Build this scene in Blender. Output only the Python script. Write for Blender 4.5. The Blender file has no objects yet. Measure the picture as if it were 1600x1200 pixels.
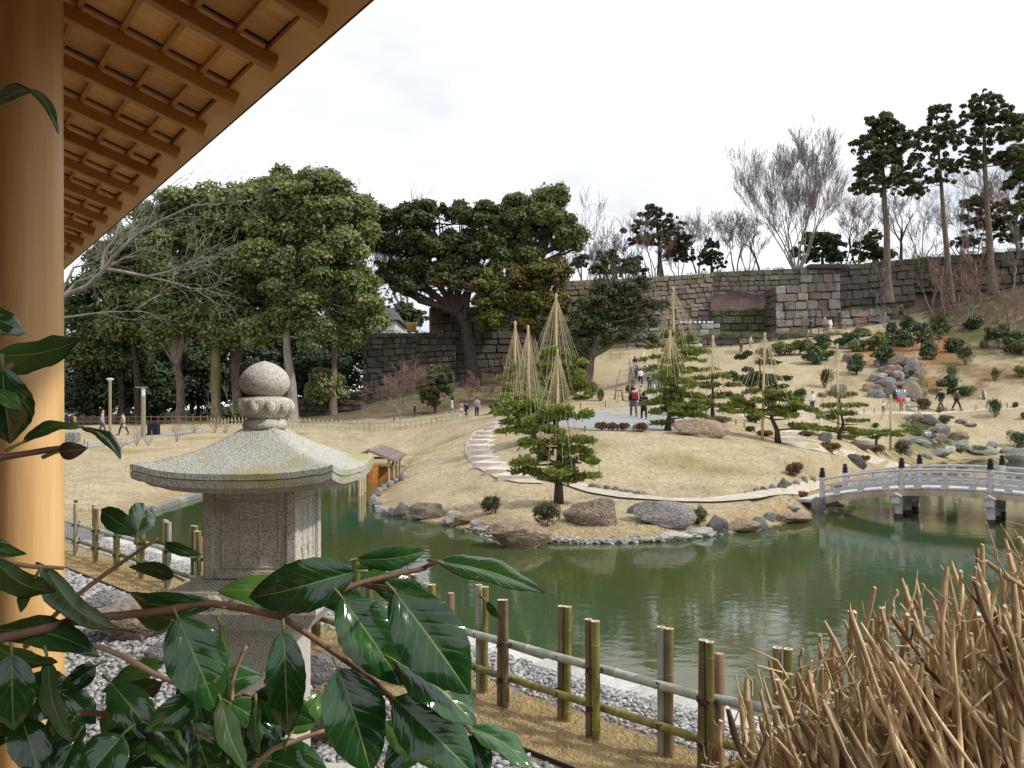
import bpy, bmesh, math, random
import numpy as np
from mathutils import Vector, Matrix, noise as mnoise
R = math.radians
SC = bpy.context.scene
COL = SC.collection
# ------------------------------------------------------------------ camera
F, CX, HZ = 1300.0, 800.0, 648.0            # focal length, centre column and horizon row of the 1600 x 1200 photograph
cam = bpy.data.cameras.new('camera'); camo = bpy.data.objects.new('camera', cam); COL.objects.link(camo)
cam.sensor_width = 36.0; cam.lens = 36.0 * F / 1600.0
cam.shift_y = (HZ - 600.0) / 1600.0
camo.location = (0, 0, 0); camo.rotation_euler = (R(90), 0, 0)
cam.clip_start = 0.05; cam.clip_end = 6000
SC.camera = camo
# ------------------------------------------------------------------ sky, sun, exposure
SUN_EL, SUN_AZ = 44.0, -14.0                # azimuth from +X towards +Y
world = bpy.data.worlds.new('World'); SC.world = world; world.use_nodes = True
nt = world.node_tree; nt.nodes.clear()
def wn(t, **k):
    n = nt.nodes.new(t)
    for a, b in k.items(): setattr(n, a, b)
    return n
sky = wn('ShaderNodeTexSky', sky_type='NISHITA', sun_disc=False)
sky.sun_elevation = R(SUN_EL); sky.sun_rotation = R(90 - SUN_AZ)
tc = wn('ShaderNodeTexCoord'); mp = wn('ShaderNodeMapping'); mp.inputs['Scale'].default_value = (1.0, 1.0, 2.2); mp.inputs['Location'].default_value = (2.7, 1.1, 0)
ns = wn('ShaderNodeTexNoise'); ns.inputs['Scale'].default_value = 1.6; ns.inputs['Detail'].default_value = 5; ns.inputs['Roughness'].default_value = .55
rp = wn('ShaderNodeValToRGB')
rp.color_ramp.elements[0].position = .38; rp.color_ramp.elements[0].color = (6.7, 7.1, 8.0, 1)
rp.color_ramp.elements[1].position = .60; rp.color_ramp.elements[1].color = (12.2, 12.2, 12.4, 1)
mx = wn('ShaderNodeMixRGB'); mx.inputs[0].default_value = .9
bg = wn('ShaderNodeBackground'); bg.inputs[1].default_value = .1
ow = wn('ShaderNodeOutputWorld')
L = nt.links.new
L(tc.outputs['Generated'], mp.inputs[0]); L(mp.outputs[0], ns.inputs['Vector']); L(ns.outputs['Fac'], rp.inputs[0])
L(sky.outputs[0], mx.inputs[1]); L(rp.outputs[0], mx.inputs[2]); L(mx.outputs[0], bg.inputs[0]); L(bg.outputs[0], ow.inputs[0])
sl = bpy.data.lights.new('sun', 'SUN'); sl.energy = 2.9; sl.angle = R(3.0); sl.color = (1, .955, .88)
so = bpy.data.objects.new('sun', sl); COL.objects.link(so)
sd = Vector((math.cos(R(SUN_EL)) * math.cos(R(SUN_AZ)), math.cos(R(SUN_EL)) * math.sin(R(SUN_AZ)), math.sin(R(SUN_EL))))
so.rotation_euler = sd.to_track_quat('Z', 'Y').to_euler()
SC.view_settings.view_transform = 'Standard'; SC.view_settings.look = 'None'
SC.view_settings.exposure = 0.25; SC.view_settings.gamma = 1.0; SC.view_settings.use_curve_mapping = False

# ------------------------------------------------------------------ helpers
def P(px, py, Y): return Vector(((px - CX) / F * Y, Y, (HZ - py) / F * Y))
ORG = {}
def setp(o, label=None, cat=None, group=None, kind=None):
    if label: o['label'] = label
    if cat: o['category'] = cat
    if group: o['group'] = group
    if kind: o['kind'] = kind
    return o
def thing(name, label, cat, loc=(0, 0, 0), rotz=0.0, group=None):
    o = bpy.data.objects.new(name, None); COL.objects.link(o)
    o.location = loc; o.rotation_euler = (0, 0, rotz); o.empty_display_size = .1
    ORG[o.name] = Vector(loc)
    return setp(o, label, cat, group)
def link(name, me, mats, parent=None, loc=None, rot=None, scale=None):
    o = bpy.data.objects.new(name, me); COL.objects.link(o)
    if mats is not None:
        if not isinstance(mats, (list, tuple)): mats = [mats]
        if len(me.materials) == 0:
            for m in mats: me.materials.append(m)
        else:
            for i, m in enumerate(mats):
                if me.materials[i] is not m:
                    o.material_slots[i].link = 'OBJECT'; o.material_slots[i].material = m
    if parent is not None: o.parent = parent; ORG[o.name] = ORG[parent.name]
    if loc is not None: o.location = loc
    if rot is not None: o.rotation_euler = rot
    if scale is not None: o.scale = scale
    return o
def np_mesh(name, verts, faces=None, quads=None, tris=None, smooth=False, tint=None, mi=None):
    me = bpy.data.meshes.new(name)
    verts = np.asarray(verts, dtype=np.float32)
    if faces is not None:
        me.from_pydata([tuple(v) for v in verts], [], faces)
    else:
        arr = quads if quads is not None else tris
        arr = np.asarray(arr, dtype=np.int32); k = arr.shape[1]; n = len(arr)
        me.vertices.add(len(verts)); me.vertices.foreach_set('co', verts.ravel())
        me.loops.add(n * k); me.loops.foreach_set('vertex_index', arr.ravel())
        me.polygons.add(n); me.polygons.foreach_set('loop_start', np.arange(0, n * k, k, dtype=np.int32))
    if mi is not None: me.polygons.foreach_set('material_index', np.asarray(mi, dtype=np.int32))
    if smooth: me.polygons.foreach_set('use_smooth', np.ones(len(me.polygons), dtype=bool))
    if tint is not None:
        at = me.attributes.new('tint', 'FLOAT_COLOR', 'POINT')
        t = np.asarray(tint, dtype=np.float32)
        if t.ndim == 1: t = np.stack([t, t, t, np.ones_like(t)], 1)
        elif t.shape[1] == 3: t = np.concatenate([t, np.ones((len(t), 1), np.float32)], 1)
        at.data.foreach_set('color', t.ravel())
    me.update(calc_edges=True)
    if faces is None: me.validate()
    return me
class MB:
    """collects shapes and links them as one mesh"""
    def __init__(s): s.v = []; s.f = []; s.m = []
    def add(s, vs, fs, m=0):
        b = len(s.v); s.v.extend([Vector(v) for v in vs])
        for f in fs: s.f.append(tuple(i + b for i in f)); s.m.append(m)
        return s
    def box(s, c, d, rot=None, m=0, taper=1.0):
        c = Vector(c); x, y, z = d[0] / 2, d[1] / 2, d[2] / 2
        vs = [Vector((sx * x * (taper if sz > 0 else 1), sy * y * (taper if sz > 0 else 1), sz * z)) for sz in (-1, 1) for sy in (-1, 1) for sx in (-1, 1)]
        if rot is not None:
            M = rot if isinstance(rot, Matrix) else Matrix.Rotation(rot, 3, 'Z')
            vs = [M @ v for v in vs]
        return s.add([c + v for v in vs], [(0, 2, 3, 1), (4, 5, 7, 6), (0, 1, 5, 4), (2, 6, 7, 3), (0, 4, 6, 2), (1, 3, 7, 5)], m)
    def bbox(s, c, d, rot=None, m=0, b=.02):
        """box with chamfered edges"""
        c = Vector(c); h = [d[0] / 2, d[1] / 2, d[2] / 2]; vs = []; idx = {}
        for sx in (-1, 1):
            for sy in (-1, 1):
                for sz in (-1, 1):
                    for ax in range(3):
                        q = [sx * (h[0] - b), sy * (h[1] - b), sz * (h[2] - b)]
                        q[ax] = (sx, sy, sz)[ax] * h[ax]
                        idx[(sx, sy, sz, ax)] = len(vs); vs.append(Vector(q))
        I = lambda sx, sy, sz, a: idx[(sx, sy, sz, a)]
        fs = []
        for ax in range(3):
            o1, o2 = [a for a in range(3) if a != ax]
            for sg in (-1, 1):
                q = []
                for (p, r) in ((-1, -1), (1, -1), (1, 1), (-1, 1)):
                    k = [0, 0, 0]; k[ax] = sg; k[o1] = p; k[o2] = r; q.append(I(*k, ax))
                if (sg > 0) == (ax == 1): q.reverse()
                fs.append(tuple(q))
            for p in (-1, 1):
                for r in (-1, 1):
                    k0 = [0, 0, 0]; k0[ax] = -1; k0[o1] = p; k0[o2] = r
                    k1 = list(k0); k1[ax] = 1
                    q = [I(*k0, o1), I(*k1, o1), I(*k1, o2), I(*k0, o2)]
                    if (p * r > 0) == (ax != 1): q.reverse()
                    fs.append(tuple(q))
        for sx in (-1, 1):
            for sy in (-1, 1):
                for sz in (-1, 1):
                    q = [I(sx, sy, sz, 0), I(sx, sy, sz, 1), I(sx, sy, sz, 2)]
                    if sx * sy * sz < 0: q.reverse()
                    fs.append(tuple(q))
        if rot is not None:
            M = rot if isinstance(rot, Matrix) else Matrix.Rotation(rot, 3, 'Z')
            vs = [M @ v for v in vs]
        return s.add([c + v for v in vs], fs, m)
    def tube(s, pts, rad, n=8, m=0, cap=True, mcap=None):
        pts = [Vector(p) for p in pts]; k = len(pts)
        if not isinstance(rad, (list, tuple)): rad = [rad] * k
        vs = []; prev = None
        for i, p in enumerate(pts):
            t = (pts[min(i + 1, k - 1)] - pts[max(i - 1, 0)])
            t = t.normalized() if t.length > 1e-9 else Vector((0, 0, 1))
            if prev is None:
                a = Vector((1, 0, 0)) if abs(t.x) < .9 else Vector((0, 1, 0)); u = t.cross(a).normalized()
            else:
                u = (prev - t * prev.dot(t)); u = u.normalized() if u.length > 1e-6 else t.orthogonal().normalized()
            prev = u; w = t.cross(u)
            for j in range(n):
                an = 2 * math.pi * j / n; vs.append(p + (u * math.cos(an) + w * math.sin(an)) * rad[i])
        fs = [(i * n + j, i * n + (j + 1) % n, (i + 1) * n + (j + 1) % n, (i + 1) * n + j) for i in range(k - 1) for j in range(n)]
        s.add(vs, fs, m)
        if cap:
            b = len(s.v) - len(vs)
            s.f.append(tuple(b + j for j in reversed(range(n)))); s.m.append(m if mcap is None else mcap)
            s.f.append(tuple(b + (k - 1) * n + j for j in range(n))); s.m.append(m if mcap is None else mcap)
        return s
    def lathe(s, prof, n=24, c=(0, 0, 0), m=0, wob=None):
        c = Vector(c); vs = []
        for (r, z) in prof:
            for j in range(n):
                a = 2 * math.pi * j / n; rr = r * (wob(a, z) if wob else 1); vs.append(c + Vector((rr * math.cos(a), rr * math.sin(a), z)))
        k = len(prof)
        fs = [(i * n + j, i * n + (j + 1) % n, (i + 1) * n + (j + 1) % n, (i + 1) * n + j) for i in range(k - 1) for j in range(n)]
        fs.append(tuple(reversed(range(n)))); fs.append(tuple((k - 1) * n + j for j in range(n)))
        return s.add(vs, fs, m)
    def ell(s, c, r, n=12, k=7, m=0):
        prof = [(max(1e-3, math.sin(math.pi * i / k)) , -math.cos(math.pi * i / k)) for i in range(k + 1)]
        c = Vector(c); vs = []
        for (q, z) in prof:
            for j in range(n):
                a = 2 * math.pi * j / n; vs.append(c + Vector((q * math.cos(a) * r[0], q * math.sin(a) * r[1], z * r[2])))
        fs = [(i * n + j, i * n + (j + 1) % n, (i + 1) * n + (j + 1) % n, (i + 1) * n + j) for i in range(k) for j in range(n)]
        return s.add(vs, fs, m)
    def mesh(s, name, org=None, smooth=False, auto=None):
        o = Vector(org) if org is not None else Vector()
        me = bpy.data.meshes.new(name); me.from_pydata([tuple(v - o) for v in s.v], [], s.f)
        me.polygons.foreach_set('material_index', np.asarray(s.m, dtype=np.int32))
        if smooth: me.polygons.foreach_set('use_smooth', np.ones(len(me.polygons), dtype=bool))
        me.update()
        if smooth and auto: me.set_sharp_from_angle(angle=R(auto))
        return me
    def build(s, name, mats, parent=None, smooth=False, auto=None, local=False):
        """vertices are given in world space unless local"""
        org = None if (parent is None or local) else ORG[parent.name]
        return link(name, s.mesh(name, org, smooth, auto), mats, parent)

# ------------------------------------------------------------------ materials
MATS = {}
def mat(name, c1, c2=None, c3=None, scale=5.0, detail=4.0, rough=.8, bump=0.0, bscale=None, stretch=(1, 1, 1), attr=False, rnd=0.0, spec=.3,
        ramp=(.35, .65), coat=0.0, metal=0.0, bdist=.02, rrange=None, objc=None, transl=0.0, wave=None, vein=False, spots=None, island=0.0):
    if name in MATS: return MATS[name]
    m = bpy.data.materials.new(name); m.use_nodes = True; MATS[name] = m
    t = m.node_tree; N = t.nodes; K = t.links.new
    b = N['Principled BSDF']; out = N['Material Output']
    c2 = c2 or c1
    tc = N.new('ShaderNodeTexCoord'); mp = N.new('ShaderNodeMapping'); mp.inputs['Scale'].default_value = stretch
    K(tc.outputs['Object'], mp.inputs[0]); vec = mp.outputs[0]
    if rnd or objc:
        oi = N.new('ShaderNodeObjectInfo')
        ad = N.new('ShaderNodeVectorMath'); ad.operation = 'ADD'
        sc_ = N.new('ShaderNodeMath'); sc_.operation = 'MULTIPLY'; sc_.inputs[1].default_value = 37.0
        K(oi.outputs['Random'], sc_.inputs[0]); K(vec, ad.inputs[0]); K(sc_.outputs[0], ad.inputs[1]); vec = ad.outputs[0]
    ns = N.new('ShaderNodeTexNoise'); ns.inputs['Scale'].default_value = scale; ns.inputs['Detail'].default_value = detail; ns.inputs['Roughness'].default_value = .6
    K(vec, ns.inputs['Vector'])
    rp = N.new('ShaderNodeValToRGB'); e = rp.color_ramp.elements
    e[0].position = ramp[0]; e[0].color = (*c1, 1); e[1].position = ramp[1]; e[1].color = (*c2, 1)
    if c3:
        q = e.new((ramp[0] + ramp[1]) / 2); q.color = (*c3, 1)
    K(ns.outputs['Fac'], rp.inputs[0]); colr = rp.outputs[0]
    def mul(a, bsock=None, fac=1.0, val=None, mode='MULTIPLY'):
        x = N.new('ShaderNodeMixRGB'); x.blend_type = mode; x.inputs[0].default_value = fac
        K(a, x.inputs[1])
        if bsock is not None: K(bsock, x.inputs[2])
        else: x.inputs[2].default_value = val
        return x.outputs[0]
    if objc:                               # a whole-object colour picked by the object's random number
        r2 = N.new('ShaderNodeValToRGB'); r2.color_ramp.interpolation = 'CONSTANT'; e2 = r2.color_ramp.elements
        for i, c in enumerate(objc):
            if i < 2: q = e2[i]; q.position = i / len(objc)
            else: q = e2.new(i / len(objc))
            q.color = (*c, 1)
        K(oi.outputs['Random'], r2.inputs[0]); colr = mul(r2.outputs[0], colr)
    if rnd:
        mr = N.new('ShaderNodeMapRange'); mr.inputs['To Min'].default_value = 1 - rnd; mr.inputs['To Max'].default_value = 1 + rnd
        wn_ = N.new('ShaderNodeTexWhiteNoise'); wn_.noise_dimensions = '1D'; K(oi.outputs['Random'], wn_.inputs['W'])
        K(wn_.outputs['Value'], mr.inputs['Value']); colr = mul(colr, mr.outputs[0])
    if island:
        ge = N.new('ShaderNodeNewGeometry'); mr = N.new('ShaderNodeMapRange'); mr.inputs['To Min'].default_value = 1 - island; mr.inputs['To Max'].default_value = 1 + island
        K(ge.outputs['Random Per Island'], mr.inputs['Value']); colr = mul(colr, mr.outputs[0])
    if attr:
        an = N.new('ShaderNodeAttribute'); an.attribute_name = 'tint'; colr = mul(colr, an.outputs['Color'])
    if spots:                              # (scale, colour, threshold)
        for (sc2, col2, th, wd) in spots:
            n2 = N.new('ShaderNodeTexNoise'); n2.inputs['Scale'].default_value = sc2; n2.inputs['Detail'].default_value = 3; K(vec, n2.inputs['Vector'])
            r3 = N.new('ShaderNodeValToRGB'); r3.color_ramp.elements[0].position = th; r3.color_ramp.elements[1].position = th + wd
            K(n2.outputs['Fac'], r3.inputs[0])
            x = N.new('ShaderNodeMixRGB'); K(r3.outputs[0], x.inputs[0]); K(colr, x.inputs[1]); x.inputs[2].default_value = (*col2, 1); colr = x.outputs[0]
    if vein:                               # side veins drawn along a blade's own coordinates
        an2 = N.new('ShaderNodeAttribute'); an2.attribute_name = 'leafco'; sx = N.new('ShaderNodeSeparateXYZ'); K(an2.outputs['Vector'], sx.inputs[0])
        def mth(op, a, v2):
            q = N.new('ShaderNodeMath'); q.operation = op; K(a, q.inputs[0])
            if isinstance(v2, (int, float)): q.inputs[1].default_value = v2
            elif v2 is not None: K(v2, q.inputs[1])
            return q.outputs[0]
        ph = mth('SUBTRACT', sx.outputs['Y'], mth('MULTIPLY', sx.outputs['X'], .26))
        vv = mth('POWER', mth('ABSOLUTE', mth('SINE', mth('MULTIPLY', ph, 25.0), None), None), 14.0)
        x = N.new('ShaderNodeMixRGB'); K(mth('MULTIPLY', vv, .15), x.inputs[0]); K(colr, x.inputs[1]); x.inputs[2].default_value = (.09, .17, .05, 1); colr = x.outputs[0]
    K(colr, b.inputs['Base Color'])
    b.inputs['Roughness'].default_value = rough; b.inputs['Specular IOR Level'].default_value = spec
    b.inputs['Coat Weight'].default_value = coat; b.inputs['Coat Roughness'].default_value = .15; b.inputs['Metallic'].default_value = metal
    if rrange:
        mr = N.new('ShaderNodeMapRange'); mr.inputs['To Min'].default_value = rrange[0]; mr.inputs['To Max'].default_value = rrange[1]
        K(ns.outputs['Fac'], mr.inputs['Value']); K(mr.outputs[0], b.inputs['Roughness'])
    if bump:
        nb = N.new('ShaderNodeTexNoise'); nb.inputs['Scale'].default_value = bscale or scale * 4; nb.inputs['Detail'].default_value = 5
        K(vec, nb.inputs['Vector'])
        bp = N.new('ShaderNodeBump'); bp.inputs['Strength'].default_value = bump; bp.inputs['Distance'].default_value = bdist
        if vein: K(mth('SUBTRACT', nb.outputs['Fac'], mth('MULTIPLY', vv, .25)), bp.inputs['Height'])
        else: K(nb.outputs['Fac'], bp.inputs['Height'])
        dummy = 0; K(bp.outputs[0], b.inputs['Normal'])
    if transl:
        tr = N.new('ShaderNodeBsdfTranslucent'); K(colr, tr.inputs['Color'])
        ms = N.new('ShaderNodeMixShader'); ms.inputs[0].default_value = transl
        K(b.outputs[0], ms.inputs[1]); K(tr.outputs[0], ms.inputs[2]); K(ms.outputs[0], out.inputs['Surface'])
    return m
# ------------------------------------------------------------------ terrain
ZW = -3.0                                     # water level; the eye is at 0, the gravel by the tea house at -2.43
ZN = -2.43
def W(px, py): Y = -ZW * F / (py - HZ); return ((px - CX) / F * Y, Y)
POND = [(3.3, 5.2), (1.5, 7.0), (0.1, 8.42), (-2.5, 11.0), (-5.0, 13.5), (-7.6, 16.2), (-9.8, 19.0), (-10.9, 22.5), W(235, 799), W(320, 773), W(420, 758), W(505, 748), W(560, 739), W(602, 732), W(633, 728),
        W(636, 735), W(626, 745), W(612, 756), W(592, 770), W(582, 785), W(600, 799), W(640, 811), W(700, 821), W(745, 832), W(790, 846), W(870, 849), W(960, 849), W(1050, 846),
        W(1120, 836), W(1200, 826), W(1262, 808), W(1290, 786), W(1302, 772), W(1340, 757), W(1400, 738), W(1440, 728), W(1475, 721), W(1530, 716), W(1585, 718), W(1615, 727),
        W(1680, 735), W(1760, 790), (16.5, 20), (13.0, 13.5), (9.5, 9.0), (6.0, 6.0)]
POND = np.array(POND)
def pond_sd(X, Y):
    """signed distance to the shoreline, negative in the pond; index of the nearest edge"""
    X = np.asarray(X, float); Y = np.asarray(Y, float)
    best = np.full(X.shape, 1e9); idx = np.zeros(X.shape, int); ins = np.zeros(X.shape, bool); n = len(POND)
    for i in range(n):
        ax, ay = POND[i]; bx, by = POND[(i + 1) % n]; dx, dy = bx - ax, by - ay
        t = np.clip(((X - ax) * dx + (Y - ay) * dy) / (dx * dx + dy * dy), 0, 1)
        d = np.hypot(X - ax - t * dx, Y - ay - t * dy); mk = d < best
        best = np.where(mk, d, best); idx = np.where(mk, i, idx)
        c = ((ay > Y) != (by > Y)) & (X < (bx - ax) * (Y - ay) / ((by - ay) if by != ay else 1e-9) + ax); ins ^= c
    return np.where(ins, -best, best), idx
CTRL = [ # px, py, Y in the photograph
 (235,790,25.7),(110,740,33),(-100,760,33),(110,700,50),(-150,705,50),(200,680,60),(110,665,75),(-200,668,75),(300,672,62),(400,665,68),(500,662,66),(600,660,64),(700,655,62),(750,654,60),
 (320,762,31.5),(420,748,35),(450,715,44),(540,700,50),(560,733,44.0),(650,717,50),(650,700,54),(660,680,58),(700,660,58),
 (600,781,29.5),(650,770,28),(700,720,34),(740,690,38),(800,660,44),(780,655,48),(700,801,24),(780,785,24),(873,786,23.3),(850,762,26),(830,747,27.5),(725,702,36),(770,668,42),(680,740,31.5),(745,730,31),
 (960,815,21),(1000,777,24.5),(1100,784,24),(1200,780,24.5),(1270,768,25.5),(1280,770,26.5),(900,757,26.5),(1000,730,28.5),(1000,700,31),(1000,678,33.5),(900,676,34),(1100,680,33.5),(1100,730,28.5),(1200,742,28),(1200,702,33),(1250,716,31),
 (900,720,29),(1000,655,43),(1000,638,50),(1060,650,44),(900,640,49),(850,645,50),(930,610,60),(1010,633,60),(1000,572,84),(930,575,82),(900,560,95),(1000,541,99),(850,600,80),
 (1100,642,48),(1150,600,62),(1100,580,76),(1150,552,88),(1240,532,92),(1330,510,98),(1420,492,102),(1300,560,80),(1270,645,64),(1300,600,72),(1200,660,46),(1200,640,56),(1200,690,37),(1350,645,64),(1500,642,67),(1600,635,67),
 (1400,600,72),(1500,580,74),(1600,560,78),(1500,540,84),(1600,500,92),(1600,450,100),(1500,480,98),(1420,520,92),(1760,430,100),(1760,520,86),(1760,620,66),
 (1300,692,42),(1350,702,42),(1400,717,40),(1330,727,34),(1300,747,30),(1450,699,55),(1550,697,60),(1640,697,60),(1500,664,64),(1570,664,64),(1420,652,63),(1420,684,57),(1750,697,58),
 (150,662,85),(300,655,85),(450,640,85),(560,640,78),(650,612,80),(750,600,80),(850,620,75),(850,585,85),(-200,662,95),(0,660,120),(300,645,130),(-400,662,130),
 (1250,690,38),(1150,650,48),(950,655,43),(560,660,66),
]
cp = np.array(CTRL, float)
CU = (cp[:, 0] - CX) / F * 12; CV = np.log(cp[:, 2]) * 12; CZ = (HZ - cp[:, 1]) / F * cp[:, 2]
ext = np.array([[-9, 3.0, ZN], [9, 3.0, ZN], [-12, 12, ZN], [0, 8, ZN], [-4, 12, ZN], [-7, 15, ZN - .05], [8, 6, ZN], [17, 14, -2.4], [24, 20, -2.2], [28, 27, -2.0], [-14, 22, -2.6], [-22, 24, -2.5], [40, 40, -1.0], [-40, 40, -2.2]])
CU = np.concatenate([CU, ext[:, 0] / ext[:, 1] * 12]); CV = np.concatenate([CV, np.log(ext[:, 1]) * 12]); CZ = np.concatenate([CZ, ext[:, 2]])
CC = .5
_A = np.sqrt((CU[:, None] - CU[None]) ** 2 + (CV[:, None] - CV[None]) ** 2 + CC * CC) + np.eye(len(CU)) * .0
_n = len(CU); _M = np.zeros((_n + 1, _n + 1)); _M[:_n, :_n] = _A - np.eye(_n) * .04; _M[:_n, _n] = 1; _M[_n, :_n] = 1
WT = np.linalg.solve(_M, np.concatenate([CZ, [0]]))
def sst(a, b, x): t = np.clip((x - a) / (b - a), 0, 1); return t * t * (3 - 2 * t)
def wall_y(X):                                 # line of the castle walls
    return np.where(X < -6, 84.0, np.where(X < 6.5, 84 + (X + 6) * 16 / 12.5, np.where(X < 24, 100.0, np.where(X < 39, 101.5, 103.5))))
def wall_top(X):
    return np.where(X < 3, 8.2, np.where(X < 6, 8.2 + (X - 3) * 2.6, np.where(X < 40, 16.2 + (X - 6) * .05, 18.2 + (X - 40) * .09)))
def height(X, Y):
    X = np.asarray(X, float); Y = np.asarray(Y, float); sh = X.shape; X = X.ravel(); Y = Y.ravel()
    u = np.clip(X / np.maximum(Y, .5), -1.5, 1.5) * 12; v = np.log(np.clip(Y, 1.5, 140)) * 12
    z = np.empty(len(X))
    for i in range(0, len(X), 20000):
        s = slice(i, i + 20000)
        z[s] = np.sqrt((u[s, None] - CU[None]) ** 2 + (v[s, None] - CV[None]) ** 2 + CC * CC) @ WT[:-1] + WT[-1]
    z = np.where((X + Y < 9.0) & (X < 6), ZN, z)
    b = sst(8.4, 10, X + Y); z = np.where((X < 4) & (Y < 17) & (X + Y < 10), ZN * (1 - b) + z * b, z)
    # castle terraces
    wy = wall_y(X); up = sst(.4, 1.0, Y - wy) * (X > -14.4)
    z = z * (1 - up) + wall_top(X) * up
    # pond
    d, idx = pond_sd(X, Y)
    wid = np.where(idx <= 7, .12, np.where(idx <= 13, .3, np.where((idx >= 32) & (idx <= 38), 2.2, .9)))
    zl = np.maximum(z, ZW + .07)
    out = (ZW + .04) * (1 - sst(0, 1, d / wid)) + zl * sst(0, 1, d / wid)
    inn = ZW + .04 + np.clip(d, -1.2, 0) * .7
    z = np.where(d > 0, out, inn)
    return z.reshape(sh)
def hz(x, y): return float(height(np.array([x]), np.array([y]))[0])
_YS = np.exp(np.linspace(math.log(4.0), math.log(125), 1500))
def hit(px, py, ymin=0.0, water=True):
    """the ground point seen at a pixel"""
    ys = _YS[_YS > ymin]; X = (px - CX) / F * ys; h = height(X, ys)
    if water: h = np.maximum(h, ZW)
    rz = (HZ - py) / F * ys; k = np.nonzero(rz <= h)[0]
    if len(k) == 0: i = len(ys) - 1
    else: i = k[0]
    return Vector((X[i], ys[i], float(h[i])))
def at(px, Y): X = (px - CX) / F * Y; return Vector((X, Y, hz(X, Y)))

# grid: rows and columns widen with distance
us = np.linspace(-1.35, 1.35, 520)
vs = np.concatenate([np.linspace(math.log(1.2), math.log(15), 120, endpoint=False), np.linspace(math.log(15), math.log(140), 330), np.linspace(math.log(150), math.log(420), 20)])
UU, VV = np.meshgrid(us, vs); GY = np.exp(VV); GX = UU * GY
GZ = height(GX, GY)
gd, gi = pond_sd(GX, GY)
far = sst(140, 260, GY); GZ = GZ * (1 - far) + np.minimum(GZ, 6) * far
bumpy = np.array([mnoise.noise((x * .35, y * .35, 0)) for x, y in zip(GX.ravel(), GY.ravel())]).reshape(GX.shape)
GZ += np.where((GY > 18) & (gd > 1.2), bumpy * .09, 0)
# ground cover colours
def blend(c, col, w): w = np.clip(w, 0, 1)[..., None]; return c * (1 - w) + np.array(col) * w
col = np.zeros(GX.shape + (3,)); col[:] = (.44, .37, .25)
n2 = np.array([mnoise.fractal((x * .22, y * .22, 3), 1, 2, 4) for x, y in zip(GX.ravel(), GY.ravel())]).reshape(GX.shape)
n3 = np.array([mnoise.fractal((x * 1.1, y * 1.1, 9), 1, 2, 3) for x, y in zip(GX.ravel(), GY.ravel())]).reshape(GX.shape)
pxg = CX + F * UU; pyg = HZ - F * GZ / GY
col *= (1 + .20 * n2 + .20 * n3)[..., None]
col = blend(col, (.285, .235, .125), np.clip(n2 + .25 * n3 - .10, 0, 1) * 1.5)
isl = sst(1.8, 0.2, gd) * (GY > 17) * (gd > 0)
col = blend(col, (.27, .19, .095), isl * (.5 + .6 * n3))
# forest floor on the west side
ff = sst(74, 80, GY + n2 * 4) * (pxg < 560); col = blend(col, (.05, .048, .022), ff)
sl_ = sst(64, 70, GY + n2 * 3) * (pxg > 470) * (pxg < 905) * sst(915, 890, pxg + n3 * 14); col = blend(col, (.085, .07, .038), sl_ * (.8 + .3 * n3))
# right hillside: bare orange soil and green cover
def blob(cx, cy, rx, ry): return np.clip(1.25 - np.hypot((pxg - cx) / rx, (pyg - cy) / ry) + .55 * n3 + .3 * n2, 0, 1)
hill = (GY > 66) & (GY < 104) & (pxg > 1180)
for (cx, cy, rx, ry) in ((1470, 548, 46, 38), (1390, 552, 52, 18), (1345, 545, 28, 12), (1530, 600, 14, 7), (1455, 600, 20, 14), (1372, 610, 10, 14)): col = blend(col, (.30, .14, .055), np.clip(blob(cx, cy, rx, ry) * 1.2, 0, 1) * (GY > 60) * (GY < 104))
for (cx, cy, rx, ry) in ((1560, 530, 75, 38), (1520, 515, 40, 20)): col = blend(col, (.10, .115, .042), blob(cx, cy, rx, ry) * hill)
for (cx, cy, rx, ry) in ((1560, 585, 90, 18), (1420, 470, 60, 12), (1490, 570, 40, 20), (1400, 590, 50, 26), (1500, 610, 70, 12)): col = blend(col, (.19, .14, .075), blob(cx, cy, rx, ry) * hill)
for (cx, cy, rx, ry) in ((1560, 460, 110, 52), (1620, 520, 60, 40), (1480, 490, 50, 22)): col = blend(col, (.105, .082, .05), np.clip(blob(cx, cy, rx, ry) * 1.5, 0, 1) * hill)  # dark brown growth, with its shade put into the ground colour
for (cx, cy, rx, ry) in ((1430, 690, 36, 40), (1420, 600, 40, 40)): col = blend(col, (.16, .15, .06), blob(cx, cy, rx, ry) * (GY > 45) * (GY < 80) * .8)
for (cx, cy, rx, ry) in ((1405, 598, 34, 26), (1440, 662, 22, 22), (1465, 690, 26, 18)): col = blend(col, (.055, .052, .03), np.clip(blob(cx, cy, rx, ry) * 1.4, 0, 1) * (GY > 45) * (GY < 85))
col = blend(col, (.10, .085, .05), sst(.6, 1.2, GY - wall_y(GX)) * (GX > -17) * .9)
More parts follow.
